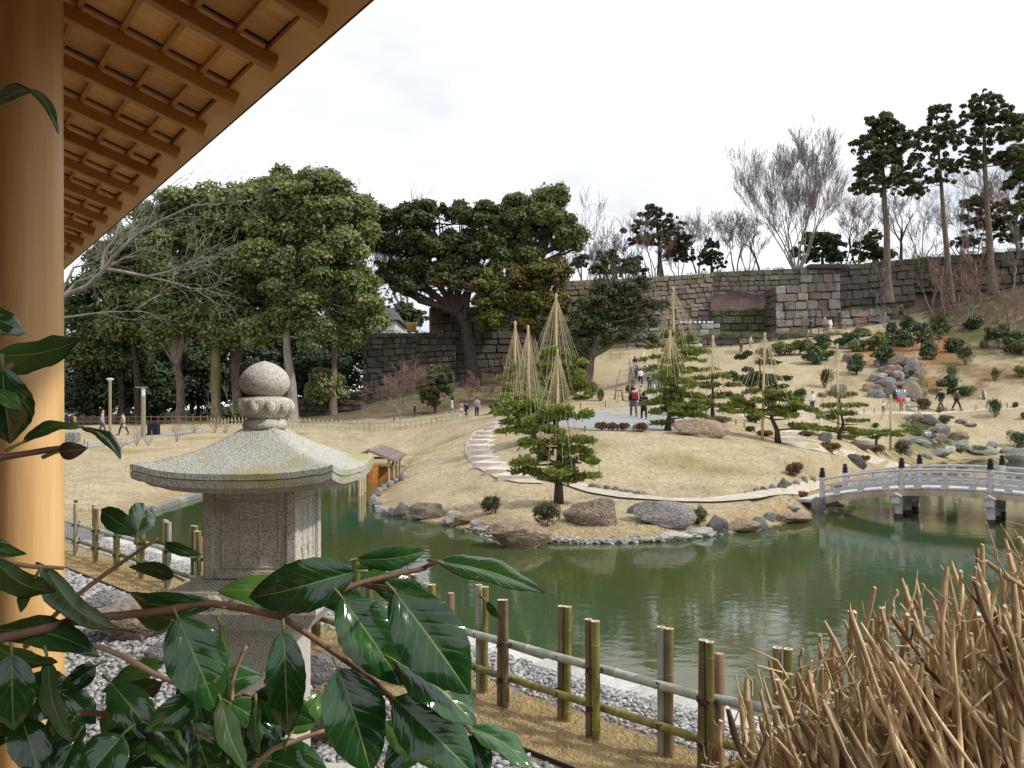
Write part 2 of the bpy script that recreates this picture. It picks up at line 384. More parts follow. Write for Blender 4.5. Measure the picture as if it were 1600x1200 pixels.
# by the tea house: gravel, a strip of dead grass, gravel
s45 = GX + GY
near = (GY < 19) & (gd > 0) & (s45 < 9.5) & (GX < 6)
grav = near & ((s45 < 6.05) | (s45 > 7.35)); col = np.where(grav[..., None], np.array((.20, .20, .195)), col)
strip = near & (s45 >= 6.05) & (s45 <= 7.35); col = np.where(strip[..., None], np.array((.34, .26, .14)) * (1 + .2 * n3)[..., None], col)
col = blend(col, (.06, .065, .03), (gd < 0.0) * 1.0)
nr, nc = GX.shape; ii = np.arange(nr * nc).reshape(nr, nc)
quads = np.stack([ii[:-1, :-1].ravel(), ii[:-1, 1:].ravel(), ii[1:, 1:].ravel(), ii[1:, :-1].ravel()], 1)
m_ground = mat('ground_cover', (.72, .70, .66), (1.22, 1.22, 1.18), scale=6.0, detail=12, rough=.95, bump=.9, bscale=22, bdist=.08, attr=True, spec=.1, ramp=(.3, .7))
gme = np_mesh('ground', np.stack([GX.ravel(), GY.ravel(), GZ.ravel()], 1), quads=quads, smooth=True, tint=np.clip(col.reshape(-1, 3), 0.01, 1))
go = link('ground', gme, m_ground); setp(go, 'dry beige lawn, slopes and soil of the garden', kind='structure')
fb = MB(); fb.lathe([(.1, 0), (5000, 0)], 48, (0, 200, -3.6)); setp(fb.build('terrain', mat('far_terrain', (.07, .08, .04), (.1, .1, .06), scale=.02, rough=1)), 'flat land stretching to the horizon', kind='structure')

# water
mw = bpy.data.materials.new('pond_water'); mw.use_nodes = True
t = mw.node_tree; b = t.nodes['Principled BSDF']
b.inputs['Roughness'].default_value = .035; b.inputs['IOR'].default_value = 1.333
tcn = t.nodes.new('ShaderNodeTexCoord')
n1 = t.nodes.new('ShaderNodeTexNoise'); n1.inputs['Scale'].default_value = .16; n1.inputs['Detail'].default_value = 3; t.links.new(tcn.outputs['Object'], n1.inputs['Vector'])
r1 = t.nodes.new('ShaderNodeValToRGB'); e = r1.color_ramp.elements; e[0].position = .38; e[0].color = (.058, .066, .017, 1); e[1].position = .68; e[1].color = (.032, .072, .038, 1)
t.links.new(n1.outputs['Fac'], r1.inputs[0]); t.links.new(r1.outputs[0], b.inputs['Base Color'])
mpn = t.nodes.new('ShaderNodeMapping'); mpn.inputs['Scale'].default_value = (1.0, 1.5, 1); t.links.new(tcn.outputs['Object'], mpn.inputs[0])
n2_ = t.nodes.new('ShaderNodeTexNoise'); n2_.inputs['Scale'].default_value = 2.6; n2_.inputs['Detail'].default_value = 4; t.links.new(mpn.outputs[0], n2_.inputs['Vector'])
bp = t.nodes.new('ShaderNodeBump'); bp.inputs['Strength'].default_value = .06; bp.inputs['Distance'].default_value = .06
t.links.new(n2_.outputs['Fac'], bp.inputs['Height']); t.links.new(bp.outputs[0], b.inputs['Normal'])
wb = MB(); wb.add([(-25, 4, ZW), (60, 4, ZW), (60, 80, ZW), (-25, 80, ZW)], [(0, 1, 2, 3)])
setp(wb.build('water', mw), 'still green pond water', kind='structure')

# conforming sheets: paths and the gravel plaza
def ribbon(name, A, B, m, label, nA=40, nB=8, lift=.02, kind='structure'):
    """sheet between two pixel polylines laid on the ground"""
    def res(pl, n):
        pts = [hit(*p) if len(p) == 2 else Vector(p) for p in pl]
        p2 = np.array([(p.x, p.y) for p in pts]); d = np.concatenate([[0], np.cumsum(np.hypot(*np.diff(p2, axis=0).T))]); s = np.linspace(0, d[-1], n)
        return np.stack([np.interp(s, d, p2[:, 0]), np.interp(s, d, p2[:, 1])], 1)
    a = res(A, nA); b_ = res(B, nA); w = np.linspace(0, 1, nB)[None, :, None]
    g = a[:, None] * (1 - w) + b_[:, None] * w
    z = height(g[..., 0], g[..., 1]) + lift + np.array([mnoise.noise((x * .35, y * .35, 0)) for x, y in g.reshape(-1, 2)]).reshape(g.shape[:2]) * .09
    for _ in range(8):
        q = z.copy(); q[1:-1] = (z[:-2] + z[2:] + 2 * z[1:-1]) / 4; q[:, 1:-1] = (q[:, :-2] + q[:, 2:] + 2 * q[:, 1:-1]) / 4; z = q
    z = np.maximum(z, ZW + .02)
    v = np.concatenate([g, z[..., None]], 2).reshape(-1, 3); ii = np.arange(nA * nB).reshape(nA, nB)
    q = np.stack([ii[:-1, :-1].ravel(), ii[1:, :-1].ravel(), ii[1:, 1:].ravel(), ii[:-1, 1:].ravel()], 1)
    me = np_mesh(name, v, quads=q, smooth=True); me.flip_normals() if me.polygons[0].normal.z < 0 else None
    return setp(link(name, me, m), label, kind=kind)
m_path = mat('packed_path', (.38, .335, .27), (.50, .45, .37), scale=3, rough=.95, bump=.2, bscale=40, spec=.1)
m_plaza = mat('grey_gravel', (.24, .25, .26), (.34, .35, .355), scale=14, detail=8, rough=.95, bump=.5, bscale=60, spec=.1)
ribbon('path', [(812, 742), (860, 748), (905, 755), (950, 764), (1000, 776), (1050, 783), (1110, 783), (1170, 774), (1230, 763), (1283, 756)],
       [(835, 749), (880, 757), (920, 771), (970, 779), (1020, 783), (1060, 787), (1120, 789), (1190, 784), (1238, 777), (1282, 768)], m_path, 'pale packed earth path curving round the island mound to the bridge', lift=.05)
ribbon('path', [(775, 658), (750, 668), (735, 682), (728, 694), (726, 706), (732, 719), (745, 733), (777, 750), (812, 756)], [(790, 658), (778, 668), (768, 682), (765, 694), (768, 706), (777, 719), (800, 733), (835, 749), (850, 757)], m_path, 'pale earth bed under the curving stone steps', lift=.04)
ribbon('plaza', [(868, 666), (920, 671), (1000, 674), (1085, 671), (1135, 660)], [(880, 650), (930, 641), (985, 637), (1050, 639), (1130, 650)], m_plaza, 'blue grey gravel plaza on top of the island mound', 30, 16)
ribbon('path', [(1130, 660), (1180, 650), (1210, 644)], [(1130, 650), (1165, 646), (1205, 640)], m_path, 'short grey earth path leaving the plaza', 16, 5)
ribbon('path', [(1235, 646), (1300, 649), (1400, 648.5), (1500, 644), (1640, 636)], [(1235, 643.5), (1300, 645), (1400, 644), (1500, 639.5), (1640, 632)], m_path, 'narrow level path crossing in front of the waterfall', 60, 5)
ribbon('path', [(1216, 690), (1240, 698), (1275, 706), (1330, 716), (1375, 727), (1410, 735)], [(1250, 688), (1262, 691), (1290, 697), (1345, 706), (1390, 719), (1422, 728)], m_path, 'pale path running down behind the arched bridge', 30, 5)
ribbon('path', [(60, 706), (115, 702), (190, 694), (235, 684), (330, 674)], [(60, 696), (115, 695), (180, 688), (228, 679), (330, 671)], m_plaza, 'grey gravel walk crossing the far lawn', 30, 5)
# ------------------------------------------------------------------ tea house: pillar and eave
m_wood = mat('cedar', (.58, .34, .125), (.76, .50, .23), scale=2.2, detail=6, rough=.45, stretch=(7, 7, .5), bump=.08, bscale=30, spec=.35, ramp=(.3, .72))
m_raft = mat('rafter_wood', (.47, .22, .06), (.58, .30, .09), scale=6, rough=.6, rnd=.14, stretch=(1, 1, 1), bump=.08, bscale=50)
m_board = mat('board_wood', (.70, .41, .135), (.82, .53, .20), scale=3.0, detail=6, rough=.6, rnd=.16, stretch=(1.0, 9, 9), bump=.06, bscale=30)
m_edge = mat('eave_edge', (.62, .34, .11), (.75, .45, .165), scale=4, rough=.55, rnd=.08)
m_roofd = mat('roof_cover', (.09, .075, .06), (.13, .11, .09), scale=8, rough=.8)
HE = 1.2
E0 = Vector((-215 / F * (HE * F / 648), HE * F / 648, HE))
ev = Vector((-.7385, 1, 0)).normalized(); nv = Vector((ev.y, -ev.x, 0)); PIT = .30
iv = (-nv + Vector((0, 0, PIT))); ivn = iv.normalized(); cv = ev.cross(ivn).normalized()
if cv.z < 0: cv = -cv
RM = Matrix((tuple(ivn), tuple(ev), tuple(cv))).transposed()       # local x = up the slope, y = along the eave, z = roof normal
house = thing('tea_house', 'tea house veranda corner with honey coloured round pillar and slatted cedar eave', 'house', (E0.x - .9, E0.y, ZN))
ho = ORG['tea_house']
def roof_piece(name, m, x0, x1, y0, y1, z0, z1, shared={}):
    key = (name, round(x1 - x0, 3), round(y1 - y0, 3), round(z1 - z0, 3))
    if key not in shared:
        b = MB(); b.bbox((0, 0, 0), (x1 - x0, y1 - y0, z1 - z0), b=min(.003, (z1 - z0) / 4)); shared[key] = b.mesh(name)
    c = E0 + RM @ Vector(((x0 + x1) / 2, (y0 + y1) / 2, (z0 + z1) / 2))
    o = link(name, shared[key], m, house); o.matrix_local = Matrix.Translation(c - ho) @ RM.to_4x4(); return o
SP, A0 = .407, .19; YA, YB = A0 - SP * 7.5, A0 + SP * 22.5
roof_piece('eave_board', m_edge, .004, .108, YA, YB, .002, .03)
roof_piece('fascia', mat('fascia_wood', (.16, .07, .03), (.2, .09, .04), rough=.6), -.004, .002, YA, YB, .004, .045)
for i in range(-7, 23):
    a = A0 + SP * i
    roof_piece('rafter', m_raft, .066, 3.6, a - .019, a + .019, -.05, 0)
    for k in range(2):
        y0 = a + .002 + k * SP / 2; roof_piece('ceiling_board', m_board, .110, 3.6, y0 - .001, y0 + SP / 2 - .008, .0245 + .010 * k, .0345 + .010 * k)
for k in range(22):
    x0 = .205 + .142 * k
    roof_piece('batten', m_raft, x0, x0 + .020, YA, YB, .001, .0235)
roof_piece('roof', m_roofd, -.003, 3.62, YA, YB, .046, .17)
b = MB(); prof = []
for i in range(24):
    z = ZN + i * (1.5 - ZN) / 23; prof.append((.098 - .006 * (z + 1) / 2.5 * .8, z))
b.lathe(prof, 40, (-1.508, 2.6, 0)); b.build('pillar', m_wood, house, smooth=True, auto=50)
for k in range(14):
    b = MB(); b.bbox(Vector((-1.508, 2.6, -1.62)) + nv * (-.10 - .125 * k) + ev * 1.2, (.12, 11.0, .04), rot=math.atan2(ev.y, ev.x) - R(90), b=.004); b.build('floor_board', mat('veranda_wood', (.36, .22, .11), (.46, .30, .16), scale=3, rough=.6, rnd=.15), house)
b = MB(); b.box(E0 - nv * 2.6 + ev * 3.0 + Vector((0, 0, -.55)), (.10, 12.0, 4.2), rot=math.atan2(ev.y, ev.x) - R(90)); b.build('unseen_back_wall', mat('earth_plaster', (.10, .075, .05), (.13, .10, .07), scale=3, rough=1), house)  # unseen house wall, added to darken the reflections in the camellia leaves
b = MB(); b.lathe([(.22, ZN - .05), (.22, ZN + .08), (.17, ZN + .12)], 24, (-1.508, 2.6, 0)); b.build('footing_stone', mat('granite', (.24, .225, .185), (.62, .59, .51), c3=(.45, .425, .36), scale=80, detail=4, rough=.9, bump=.6, bscale=130, bdist=.006, ramp=(.36, .62), spots=[(80, (.09, .08, .07), .62, .04), (5, (.33, .31, .18), .60, .16)]), house)

# ------------------------------------------------------------------ stone lantern
m_gran = MATS['granite']
m_granr = mat('granite_roof', (.27, .265, .23), (.58, .57, .51), c3=(.44, .43, .38), scale=70, detail=5, rough=.92, bump=.9, bscale=110, bdist=.012, ramp=(.36, .62), spots=[(70, (.13, .12, .10), .62, .04), (3.2, (.34, .325, .15), .52, .2)])
LX, LY = -1.50, 5.05
lan = thing('stone_lantern', 'tall pale granite garden lantern with mossy upswept roof and ball finial', 'stone lantern', (LX, LY, ZN), R(-2))
ORG['stone_lantern'] = Vector((0, 0, 0))
def LZ(py, Y=LY): return (HZ - py) / F * Y - ZN       # height above the ground
def ln(name, mb, m, par=None, smooth=False, auto=None):
    return mb.build(name, m, par or lan, smooth=smooth, auto=auto, local=True)
b = MB(); z0 = LZ(657); z1 = LZ(564); H = z1 - z0; zb = LZ(619)
prof = [(.02, zb - .01), (.095, zb)]
for i in range(7):
    a = -1.05 + i * 1.05 / 6; prof.append((.148 * math.cos(a), LZ(599) + .098 * math.sin(a)))
for i in range(1, 12):
    t_ = i / 11; prof.append((max(.003, .148 * (1 - t_ ** 2.25) ** .74), LZ(599) + (z1 - LZ(599)) * t_))
b.lathe(prof, 40, (0, 0, 0)); fin = ln('finial', b, m_gran, smooth=True, auto=70)
b = MB()
def petal(a, z): return 1 + .05 * abs(math.sin(a * 5)) * max(0, min(1, (z - LZ(657)) / .05))
b.lathe([(.09, LZ(655)), (.115, LZ(652)), (.148, LZ(640)), (.158, LZ(628)), (.15, LZ(624)), (.12, LZ(621)), (.08, LZ(619))], 60, (0, 0, 0), wob=petal)
for j in range(10):
    a = 2 * math.pi * j / 10 + .2; b.ell((.145 * math.cos(a), .145 * math.sin(a), LZ(636)), (.035, .035, .045), 10, 6)
ln('lotus_ring', b, m_gran, fin, smooth=True, auto=60)
b = MB(); b.lathe([(.10, LZ(671)), (.126, LZ(669)), (.132, LZ(663)), (.122, LZ(657)), (.10, LZ(654))], 40); ln('neck_ring', b, m_gran, fin, smooth=True, auto=60)
# roof: square plan, concave slopes, lifted corners
def roof_z(x, y, S):
    r = max(abs(x), abs(y)) / S; q = min(abs(x), abs(y)) / S
    base = (1 - r) ** 1.0 * .62 + .38 * (1 - r) ** 2.6
    lift = (r ** 3) * (q / max(r, 1e-6)) ** 3 * .055
    dome = .035 * math.exp(-(r / .35) ** 2)
    return base * .33 + lift
S = .555; n = 36; b = MB(); vs = []; fs = []
for j in range(n + 1):
    for i in range(n + 1):
        x = -S + 2 * S * i / n; y = -S + 2 * S * j / n
        z = LZ(741, 4.5) + roof_z(x, y, S)
        z = min(z, LZ(670) + .012)
        nz = mnoise.noise((x * 9, y * 9, 2)) * .006; vs.append((x, y, z + nz))
for j in range(n):
    for i in range(n): a = j * (n + 1) + i; fs.append((a, a + 1, a + n + 2, a + n + 1))
b.add(vs, fs)
ring = [j * (n + 1) for j in range(n + 1)]
edge = [i for i in range(n + 1)] + [(j + 1) * (n + 1) + n for j in range(n)] + [n * (n + 1) + n - 1 - i for i in range(n)] + [(n - 1 - j) * (n + 1) for j in range(n - 1)]
prev = edge
for (inn, dz) in ((.0, -.032), (.012, -.034), (.012, -.038), (.0, -.040), (.004, -.078), (.03, -.084), (.05, -.098), (.062, -.112), (.14, -.114), (.30, -.108)):
    cur = []
    for e_ in edge:
        v = Vector(vs[e_]); k = 1 - inn / S; cur.append(len(b.v)); b.v.append(Vector((v.x * k, v.y * k, v.z + dz)))
    for i in range(len(edge)):
        j = (i + 1) % len(edge); b.f.append((prev[i], cur[i], cur[j], prev[j])); b.m.append(0)
    prev = cur
b.f.append(tuple(prev)); b.m.append(0)
ln('roof', b, m_granr, smooth=True, auto=38)
# fire box with framed recessed panels
hb = .272; zt, zb_ = LZ(762, 4.76), LZ(908, 4.76); b = MB()
b.bbox((0, 0, (zt + zb_) / 2), (2 * hb - .05, 2 * hb - .05, zt - zb_), b=.006)
for sx in (-1, 1):
    for sy in (-1, 1): b.bbox((sx * (hb - .03), sy * (hb - .03), (zt + zb_) / 2), (.06, .06, zt - zb_ - .004), b=.006)
for s_ in (-1, 1):
    for zc, hh in ((zt - .035, .06), (zb_ + .03, .05)):
        b.bbox((0, s_ * (hb - .03), zc), (2 * hb - .125, .052, hh), b=.005); b.bbox((s_ * (hb - .03), 0, zc), (.052, 2 * hb - .125, hh), b=.005)
box = ln('fire_box', b, m_gran)
b = MB()
for face in range(2):
    M = Matrix.Rotation(R(90) * face, 3, 'Z')
    def add(c, d): b.bbox(M @ Vector(c), d if face == 0 else (d[1], d[0], d[2]), b=.002)
    zc = (zt + zb_) / 2; w = .36
    y = -(hb - .0235)
    for sx in (-1, 1): add((sx * .165, y, zc - .01), (.012, .012, .36))
    for sz in (-1, 1): add((0, y, zc - .01 + sz * .186), (.342, .012, .012))
    for sx in (-.055, .055): add((sx, y, zc - .01), (.012, .010, .358))
    for k in range(7):
        for sx in (-.11, 0, .11): add((sx, y, zc + .14 - .022 * k), (.088, .008, .007))
    for sx in (-.06, .06):                    # carved fern scrolls
        for d_ in (-1, 1):
            pts = [M @ Vector((sx + d_ * .035 * math.sin(t_ * 2.6) * t_, y - .004, zc - .165 + .10 * t_ - .035 * max(0, t_ - .6) ** 1.2 * 3)) for t_ in [q / 8 for q in range(9)]]
            b.tube(pts, .006, 6)
ln('carved_panel', b, m_gran, box, smooth=True, auto=40)
b = MB(); zs = [LZ(912, 4.7), LZ(926, 4.6), LZ(962, 4.6), LZ(984, 4.7)]
prof = [(.30, zs[0] + .004), (.40, zs[1]), (.425, zs[1] - .01), (.43, zs[2]), (.36, zs[3]), (.30, zs[3] - .02)]
k = math.sqrt(2)
for i in range(len(prof) - 1):
    (r0, a0), (r1, a1) = prof[i], prof[i + 1]
    b.add([(-r0, -r0, a0), (r0, -r0, a0), (r0, r0, a0), (-r0, r0, a0), (-r1, -r1, a1), (r1, -r1, a1), (r1, r1, a1), (-r1, r1, a1)], [(0, 4, 5, 1), (1, 5, 6, 2), (2, 6, 7, 3), (3, 7, 4, 0)] + ([(0, 1, 2, 3)] if i == 0 else []) + ([(4, 7, 6, 5)] if i == len(prof) - 2 else []))
pl = ln('platform', b, m_gran)
b = MB()
for face in range(4):
    M = Matrix.Rotation(R(90) * face, 3, 'Z')
    for q in range(5): b.ell(M @ Vector((-.32 + .16 * q, -.422, (zs[1] + zs[2]) / 2)), (.07, .016, .05) if face % 2 == 0 else (.016, .07, .05), 10, 6)
ln('lotus_petals', b, m_gran, pl, smooth=True)
b = MB(); b.bbox((0, 0, (zs[3] - .02 + .12) / 2 + .03), (.45, .45, zs[3] - .02 - .09), b=.03); ln('shaft', b, m_gran)
b = MB(); b.bbox((0, 0, .06), (1.0, 1.0, .14), b=.04); ln('base_slab', b, m_gran)

# ------------------------------------------------------------------ pebbles and dead grass by the fence
rng = np.random.default_rng(7)
def ico():
    bm = bmesh.new(); bmesh.ops.create_icosphere(bm, subdivisions=1, radius=1); v = np.array([x.co[:] for x in bm.verts]); f = np.array([[q.index for q in x.verts] for x in bm.faces]); bm.free(); return v, f
IV, IF = ico()
def pebbles(name, pts, size, m, label, flat=.55):
    n = len(pts); sc = size[:, None] * np.stack([rng.uniform(.7, 1.25, n), rng.uniform(.7, 1.25, n), rng.uniform(.45, .75, n) * flat / .55], 1)
    an = rng.uniform(0, 6.28, n); c, s = np.cos(an), np.sin(an)
    v = IV[None] * (1 + rng.uniform(-.16, .16, (n, len(IV), 1))) * sc[:, None]
    x = v[..., 0] * c[:, None] - v[..., 1] * s[:, None]; y = v[..., 0] * s[:, None] + v[..., 1] * c[:, None]
    tl = rng.uniform(-.35, .35, n)[:, None]; z = v[..., 2] + x * tl
    v = np.stack([x, y, z], 2) + pts[:, None]
    f = IF[None] + (np.arange(n) * len(IV))[:, None, None]
    pal = np.array([(.34, .35, .36), (.46, .46, .45), (.58, .57, .54), (.25, .26, .28), (.44, .38, .31), (.40, .41, .44), (.52, .47, .40), (.64, .64, .62)])
    tint = pal[rng.integers(0, len(pal), n)] * rng.uniform(.60, .82, (n, 1)); tint = np.repeat(tint, len(IV), 0)
    me = np_mesh(name, v.reshape(-1, 3), tris=f.reshape(-1, 3), smooth=True, tint=tint)
    return setp(link(name, me, m), label, kind='stuff')
m_peb = mat('pebble_stone', (.8, .8, .8), (1.1, 1.1, 1.1), scale=30, rough=.75, attr=True, spec=.3)
def scat(n, cond, xr, yr):
    out = []
    while sum(map(len, out)) < n:
        p = rng.uniform((xr[0], yr[0]), (xr[1], yr[1]), (n * 2, 2)); k = cond(p); out.append(p[k])
    return np.concatenate(out)[:n]
u_ok = lambda p: np.abs(p[:, 0] / p[:, 1]) < .72
p = scat(15000, lambda p: (p.sum(1) < 6.03) & (p.sum(1) > 2.6) & u_ok(p) & (p[:, 0] < 1.6), (-9, 1.7), (3.8, 14))
d = np.hypot(p[:, 0], p[:, 1]); pebbles('gravel', np.concatenate([p, np.full((len(p), 1), ZN + .008)], 1), rng.uniform(.018, .034, len(p)) * (1 + np.clip(d - 7, 0, 5) * .06), m_peb, 'loose rounded grey pebbles between the lantern and the bamboo fence')
p = scat(9000, lambda p: (p.sum(1) > 7.37) & (p.sum(1) < 8.35) & u_ok(p) & (p[:, 0] < 3), (-8.5, 3), (4.6, 16))
pebbles('gravel', np.concatenate([p, np.full((len(p), 1), ZN + .006)], 1), rng.uniform(.016, .03, len(p)), m_peb, 'pale pebbles between the bamboo fence and the pond edging')
# dead grass blades of the fence strip
p = scat(26000, lambda p: (p.sum(1) > 6.07) & (p.sum(1) < 7.36) & u_ok(p) & (p[:, 0] < 2.2), (-7.5, 2.2), (4.4, 14)); n = len(p)
an = rng.uniform(0, 6.28, n); ln_ = rng.uniform(.02, .05, n); le = rng.uniform(.3, 1.25, n); w = .0022
dx, dy = np.cos(an), np.sin(an)
base = np.concatenate([p, np.full((n, 1), ZN + .002)], 1); tip = base + np.stack([dx * np.sin(le) * ln_, dy * np.sin(le) * ln_, np.cos(le) * ln_ + .004], 1)
sd_ = np.stack([-dy * w, dx * w, np.zeros(n)], 1)
v = np.stack([base - sd_, base + sd_, tip], 1).reshape(-1, 3); f = np.arange(n * 3).reshape(n, 3)
tint = np.repeat(rng.uniform(.7, 1.25, (n, 1)) * np.array([[1, .95, .85]]), 3, 0)
me = np_mesh('grass', v, tris=f, tint=tint); setp(link('grass', me, mat('dead_grass', (.42, .32, .165), (.52, .41, .23), scale=3, rough=.9, attr=True, spec=.1)), 'short dead straw coloured grass under the bamboo fence', kind='stuff')
# black edging strip of the gravel
b = MB(); b.box((-3.0 + .02, 9.04 + .02, ZN + .012), (15.5, .012, .045), rot=R(-45)); setp(b.build('lawn_edging', mat('black_plastic', (.02, .02, .02), rough=.5)), 'thin black edging strip between the pebbles and the dead grass', 'edging')

# pond edging blocks of pale stone
m_edgest = mat('edging_stone', (.38, .375, .36), (.52, .51, .49), scale=14, rough=.9, bump=.5, bscale=50, bdist=.01, rnd=.15)
ed = thing('pond_edging', 'row of pale grey stone blocks edging the pond by the pebbles', 'edging', (0, 8.42, ZN))
random.seed(3); pl_ = [Vector((3.3, 5.12, 0)), Vector((-7.6, 16.02, 0)), Vector((-9.7, 18.9, 0))]
t_ = 0.0; dvec = (pl_[1] - pl_[0]).normalized(); Lm = (pl_[1] - pl_[0]).length; blk = []
for q in range(5):
    bb = MB(); bb.bbox((0, 0, 0), (1, .34, .62), b=.03)
    for v in bb.v: v += Vector([random.uniform(-.02, .02) for _ in range(3)])
    blk.append(bb.mesh('stone_block'))
while t_ < Lm:
    w = random.uniform(.4, .75); c = pl_[0] + dvec * (t_ + w / 2)
    o = link('stone_block', random.choice(blk), m_edgest, ed); o.location = Vector((c.x, c.y, ZN - .29 + random.uniform(-.02, .02))) - ORG['pond_edging']; o.rotation_euler = (0, 0, R(135) + random.uniform(-.03, .03)); o.scale = (w * .985, 1, 1); t_ += w

ed2 = thing('pond_edging', 'low grey stone kerb along the far lawn side of the pond', 'edging', (-11.2, 25.7, ZW)); t_ = 0
for (p0, p1) in zip(POND[8:12], POND[9:13]):
    a_, b_ = Vector((*p0, 0)), Vector((*p1, 0)); n_ = max(1, round((b_ - a_).length / .8))
    for q in range(n_):
        c = a_.lerp(b_, (q + .5) / n_); o = link('stone_block', random.choice(blk), mat('kerb_stone', (.17, .165, .16), (.27, .265, .25), scale=10, rough=.9, bump=.4, rnd=.15), ed2); o.location = Vector((c.x, c.y, ZW - .14 + random.uniform(-.02, .02))) - ORG[ed2.name]; o.rotation_euler = (0, 0, math.atan2((b_ - a_).y, (b_ - a_).x)); o.scale = ((b_ - a_).length / n_ * .985, .8, 1)
# ------------------------------------------------------------------ bamboo fence by the gravel
m_bg = mat('bamboo_green', (.115, .11, .022), (.22, .19, .05), scale=5, rough=.4, stretch=(3, 3, .8), rnd=.22, spec=.4)
m_bs = mat('bamboo_grey', (.27, .28, .21), (.40, .40, .33), scale=6, rough=.5, stretch=(3, 3, .8), rnd=.15, spec=.4)
m_bd = mat('bamboo_brown', (.10, .075, .04), (.21, .15, .07), scale=6, rough=.45, stretch=(3, 3, .8), rnd=.2, spec=.4)
m_cut = mat('bamboo_cut', (.62, .54, .38), (.72, .65, .50), scale=20, rough=.8)
m_cord = mat('dark_cord', (.028, .02, .016), (.05, .035, .028), scale=60, rough=.9)
m_stake = mat('stake_wood', (.17, .095, .06), (.27, .165, .11), scale=7, rough=.7, stretch=(3, 3, .6), bump=.2)
fen = thing('bamboo_fence', 'knee high bamboo fence of tied double posts and two rails beside the pebbles', 'fence', (-.03, 6.99, ZN)); fo = ORG['bamboo_fence']
def culm(r, h, seed):
    rr = random.Random(seed); b = MB(); z = 0; pts = [(r, 0)]; node = rr.uniform(.05, .25)
    while node < h - .03:
        pts += [(r, node - .008), (r * 1.07, node - .002), (r * 1.08, node + .002), (r * .97, node + .006), (r, node + .014)]; node += rr.uniform(.26, .36)
    pts += [(r, h)]
    b.lathe(pts, 14); b.f.pop(); b.m.pop()
    k = len(b.v) - 14                      # open cut end: rim and a hollow
    b.add([b.v[k + j] * 1 for j in range(14)] + [Vector((b.v[k + j].x * .72, b.v[k + j].y * .72, h)) for j in range(14)] + [Vector((b.v[k + j].x * .70, b.v[k + j].y * .70, h - .03)) for j in range(14)],
          [(j, (j + 1) % 14, 14 + (j + 1) % 14, 14 + j) for j in range(14)] + [(14 + j, 14 + (j + 1) % 14, 28 + (j + 1) % 14, 28 + j) for j in range(14)] + [tuple(28 + j for j in range(14))], 1)
    return b.mesh('post', smooth=True, auto=50)
culms = [culm(.031, .92, 20 + i) for i in range(6)]
fd = Vector((1, -1, 0)).normalized(); fnv = Vector((1, 1, 0)).normalized()
tb = MB()
for dz in (-.012, 0, .012): tb.tube([Vector((.068 * math.cos(a) * 1.0, .10 * math.sin(a) * .62, dz)) for a in [2 * math.pi * q / 12 for q in range(13)]], .007, 6, cap=False)
for q in range(8):
    a = random.uniform(-.8, .8); tb.tube([Vector((0, -.066, 0)), Vector((.02 * a, -.085, .012)), Vector((.05 * a, -.088, random.uniform(-.04, .03)))], .004, 5)
tie_me = tb.mesh('tie', smooth=True)
def fence_pt(xx):
    if xx < 1.32: return Vector((xx, 6.94 - xx, ZN)), fd
    return Vector((xx, 5.62 - (xx - 1.32) * .62, ZN)), Vector((1, -.62, 0)).normalized()
xs = []
x = 1.29; flip = 0
for k in range(-2, 14):
    xs += [(1.33 - .68 * k, 1), (1.05 - .68 * k, -1)]
xs = sorted(xs)
mcyc = [m_bg, m_bd, m_bg, m_bs, m_bg, m_bs, m_bd]
for i, (x, side) in enumerate(xs):
    c, dvc = fence_pt(x); nn = Vector((-dvc.y, dvc.x, 0)) * -1 if side > 0 else Vector((-dvc.y, dvc.x, 0)); h = random.uniform(.97, 1.02)
    for s_ in (-1, 1):
        mm = random.choice(mcyc); o = link('post', random.choice(culms), [mm, m_cut], fen)
        o.location = c + dvc * (.033 * s_) + nn * .062 - fo; o.rotation_euler = (random.uniform(-.012, .012), random.uniform(-.012, .012), random.uniform(0, 6)); o.scale = (random.uniform(.9, 1.08),) * 2 + (h * random.uniform(.985, 1.0),)
    for zr in (.515, .225):
        o = link('tie', tie_me, m_cord, fen); o.location = c + nn * .035 + Vector((0, 0, zr)) - fo; o.rotation_euler = (random.uniform(-.1, .1), random.uniform(-.15, .15), math.atan2(dvc.y, dvc.x) + (0 if side > 0 else math.pi))
for zr, mm, rr in ((.515, m_bs, .033), (.225, m_bg, .031)):
    for (a, b_) in ((fence_pt(-8.0)[0], fence_pt(-4.4)[0]), (fence_pt(-4.5)[0], fence_pt(-1.2)[0]), (fence_pt(-1.3)[0], fence_pt(1.31)[0]), (fence_pt(1.27)[0], fence_pt(3.1)[0])):
        mb = MB(); Lr = (b_ - a).length; nd = (b_ - a) / Lr; pts = []; rad = []; s_ = .1
        pts.append(a); rad.append(rr)
        while s_ < Lr - .05:
            for ds, k_ in ((-.009, 1), (-.003, 1.09), (.003, 1.09), (.008, .96), (.02, 1)): pts.append(a + nd * (s_ + ds)); rad.append(rr * k_)
            s_ += random.uniform(.28, .36)
        pts.append(b_); rad.append(rr)
        mb.tube([p + Vector((0, 0, zr)) for p in pts], rad, 14, mcap=1); mb.build('rail', [mm, m_cut], fen, smooth=True, auto=50)
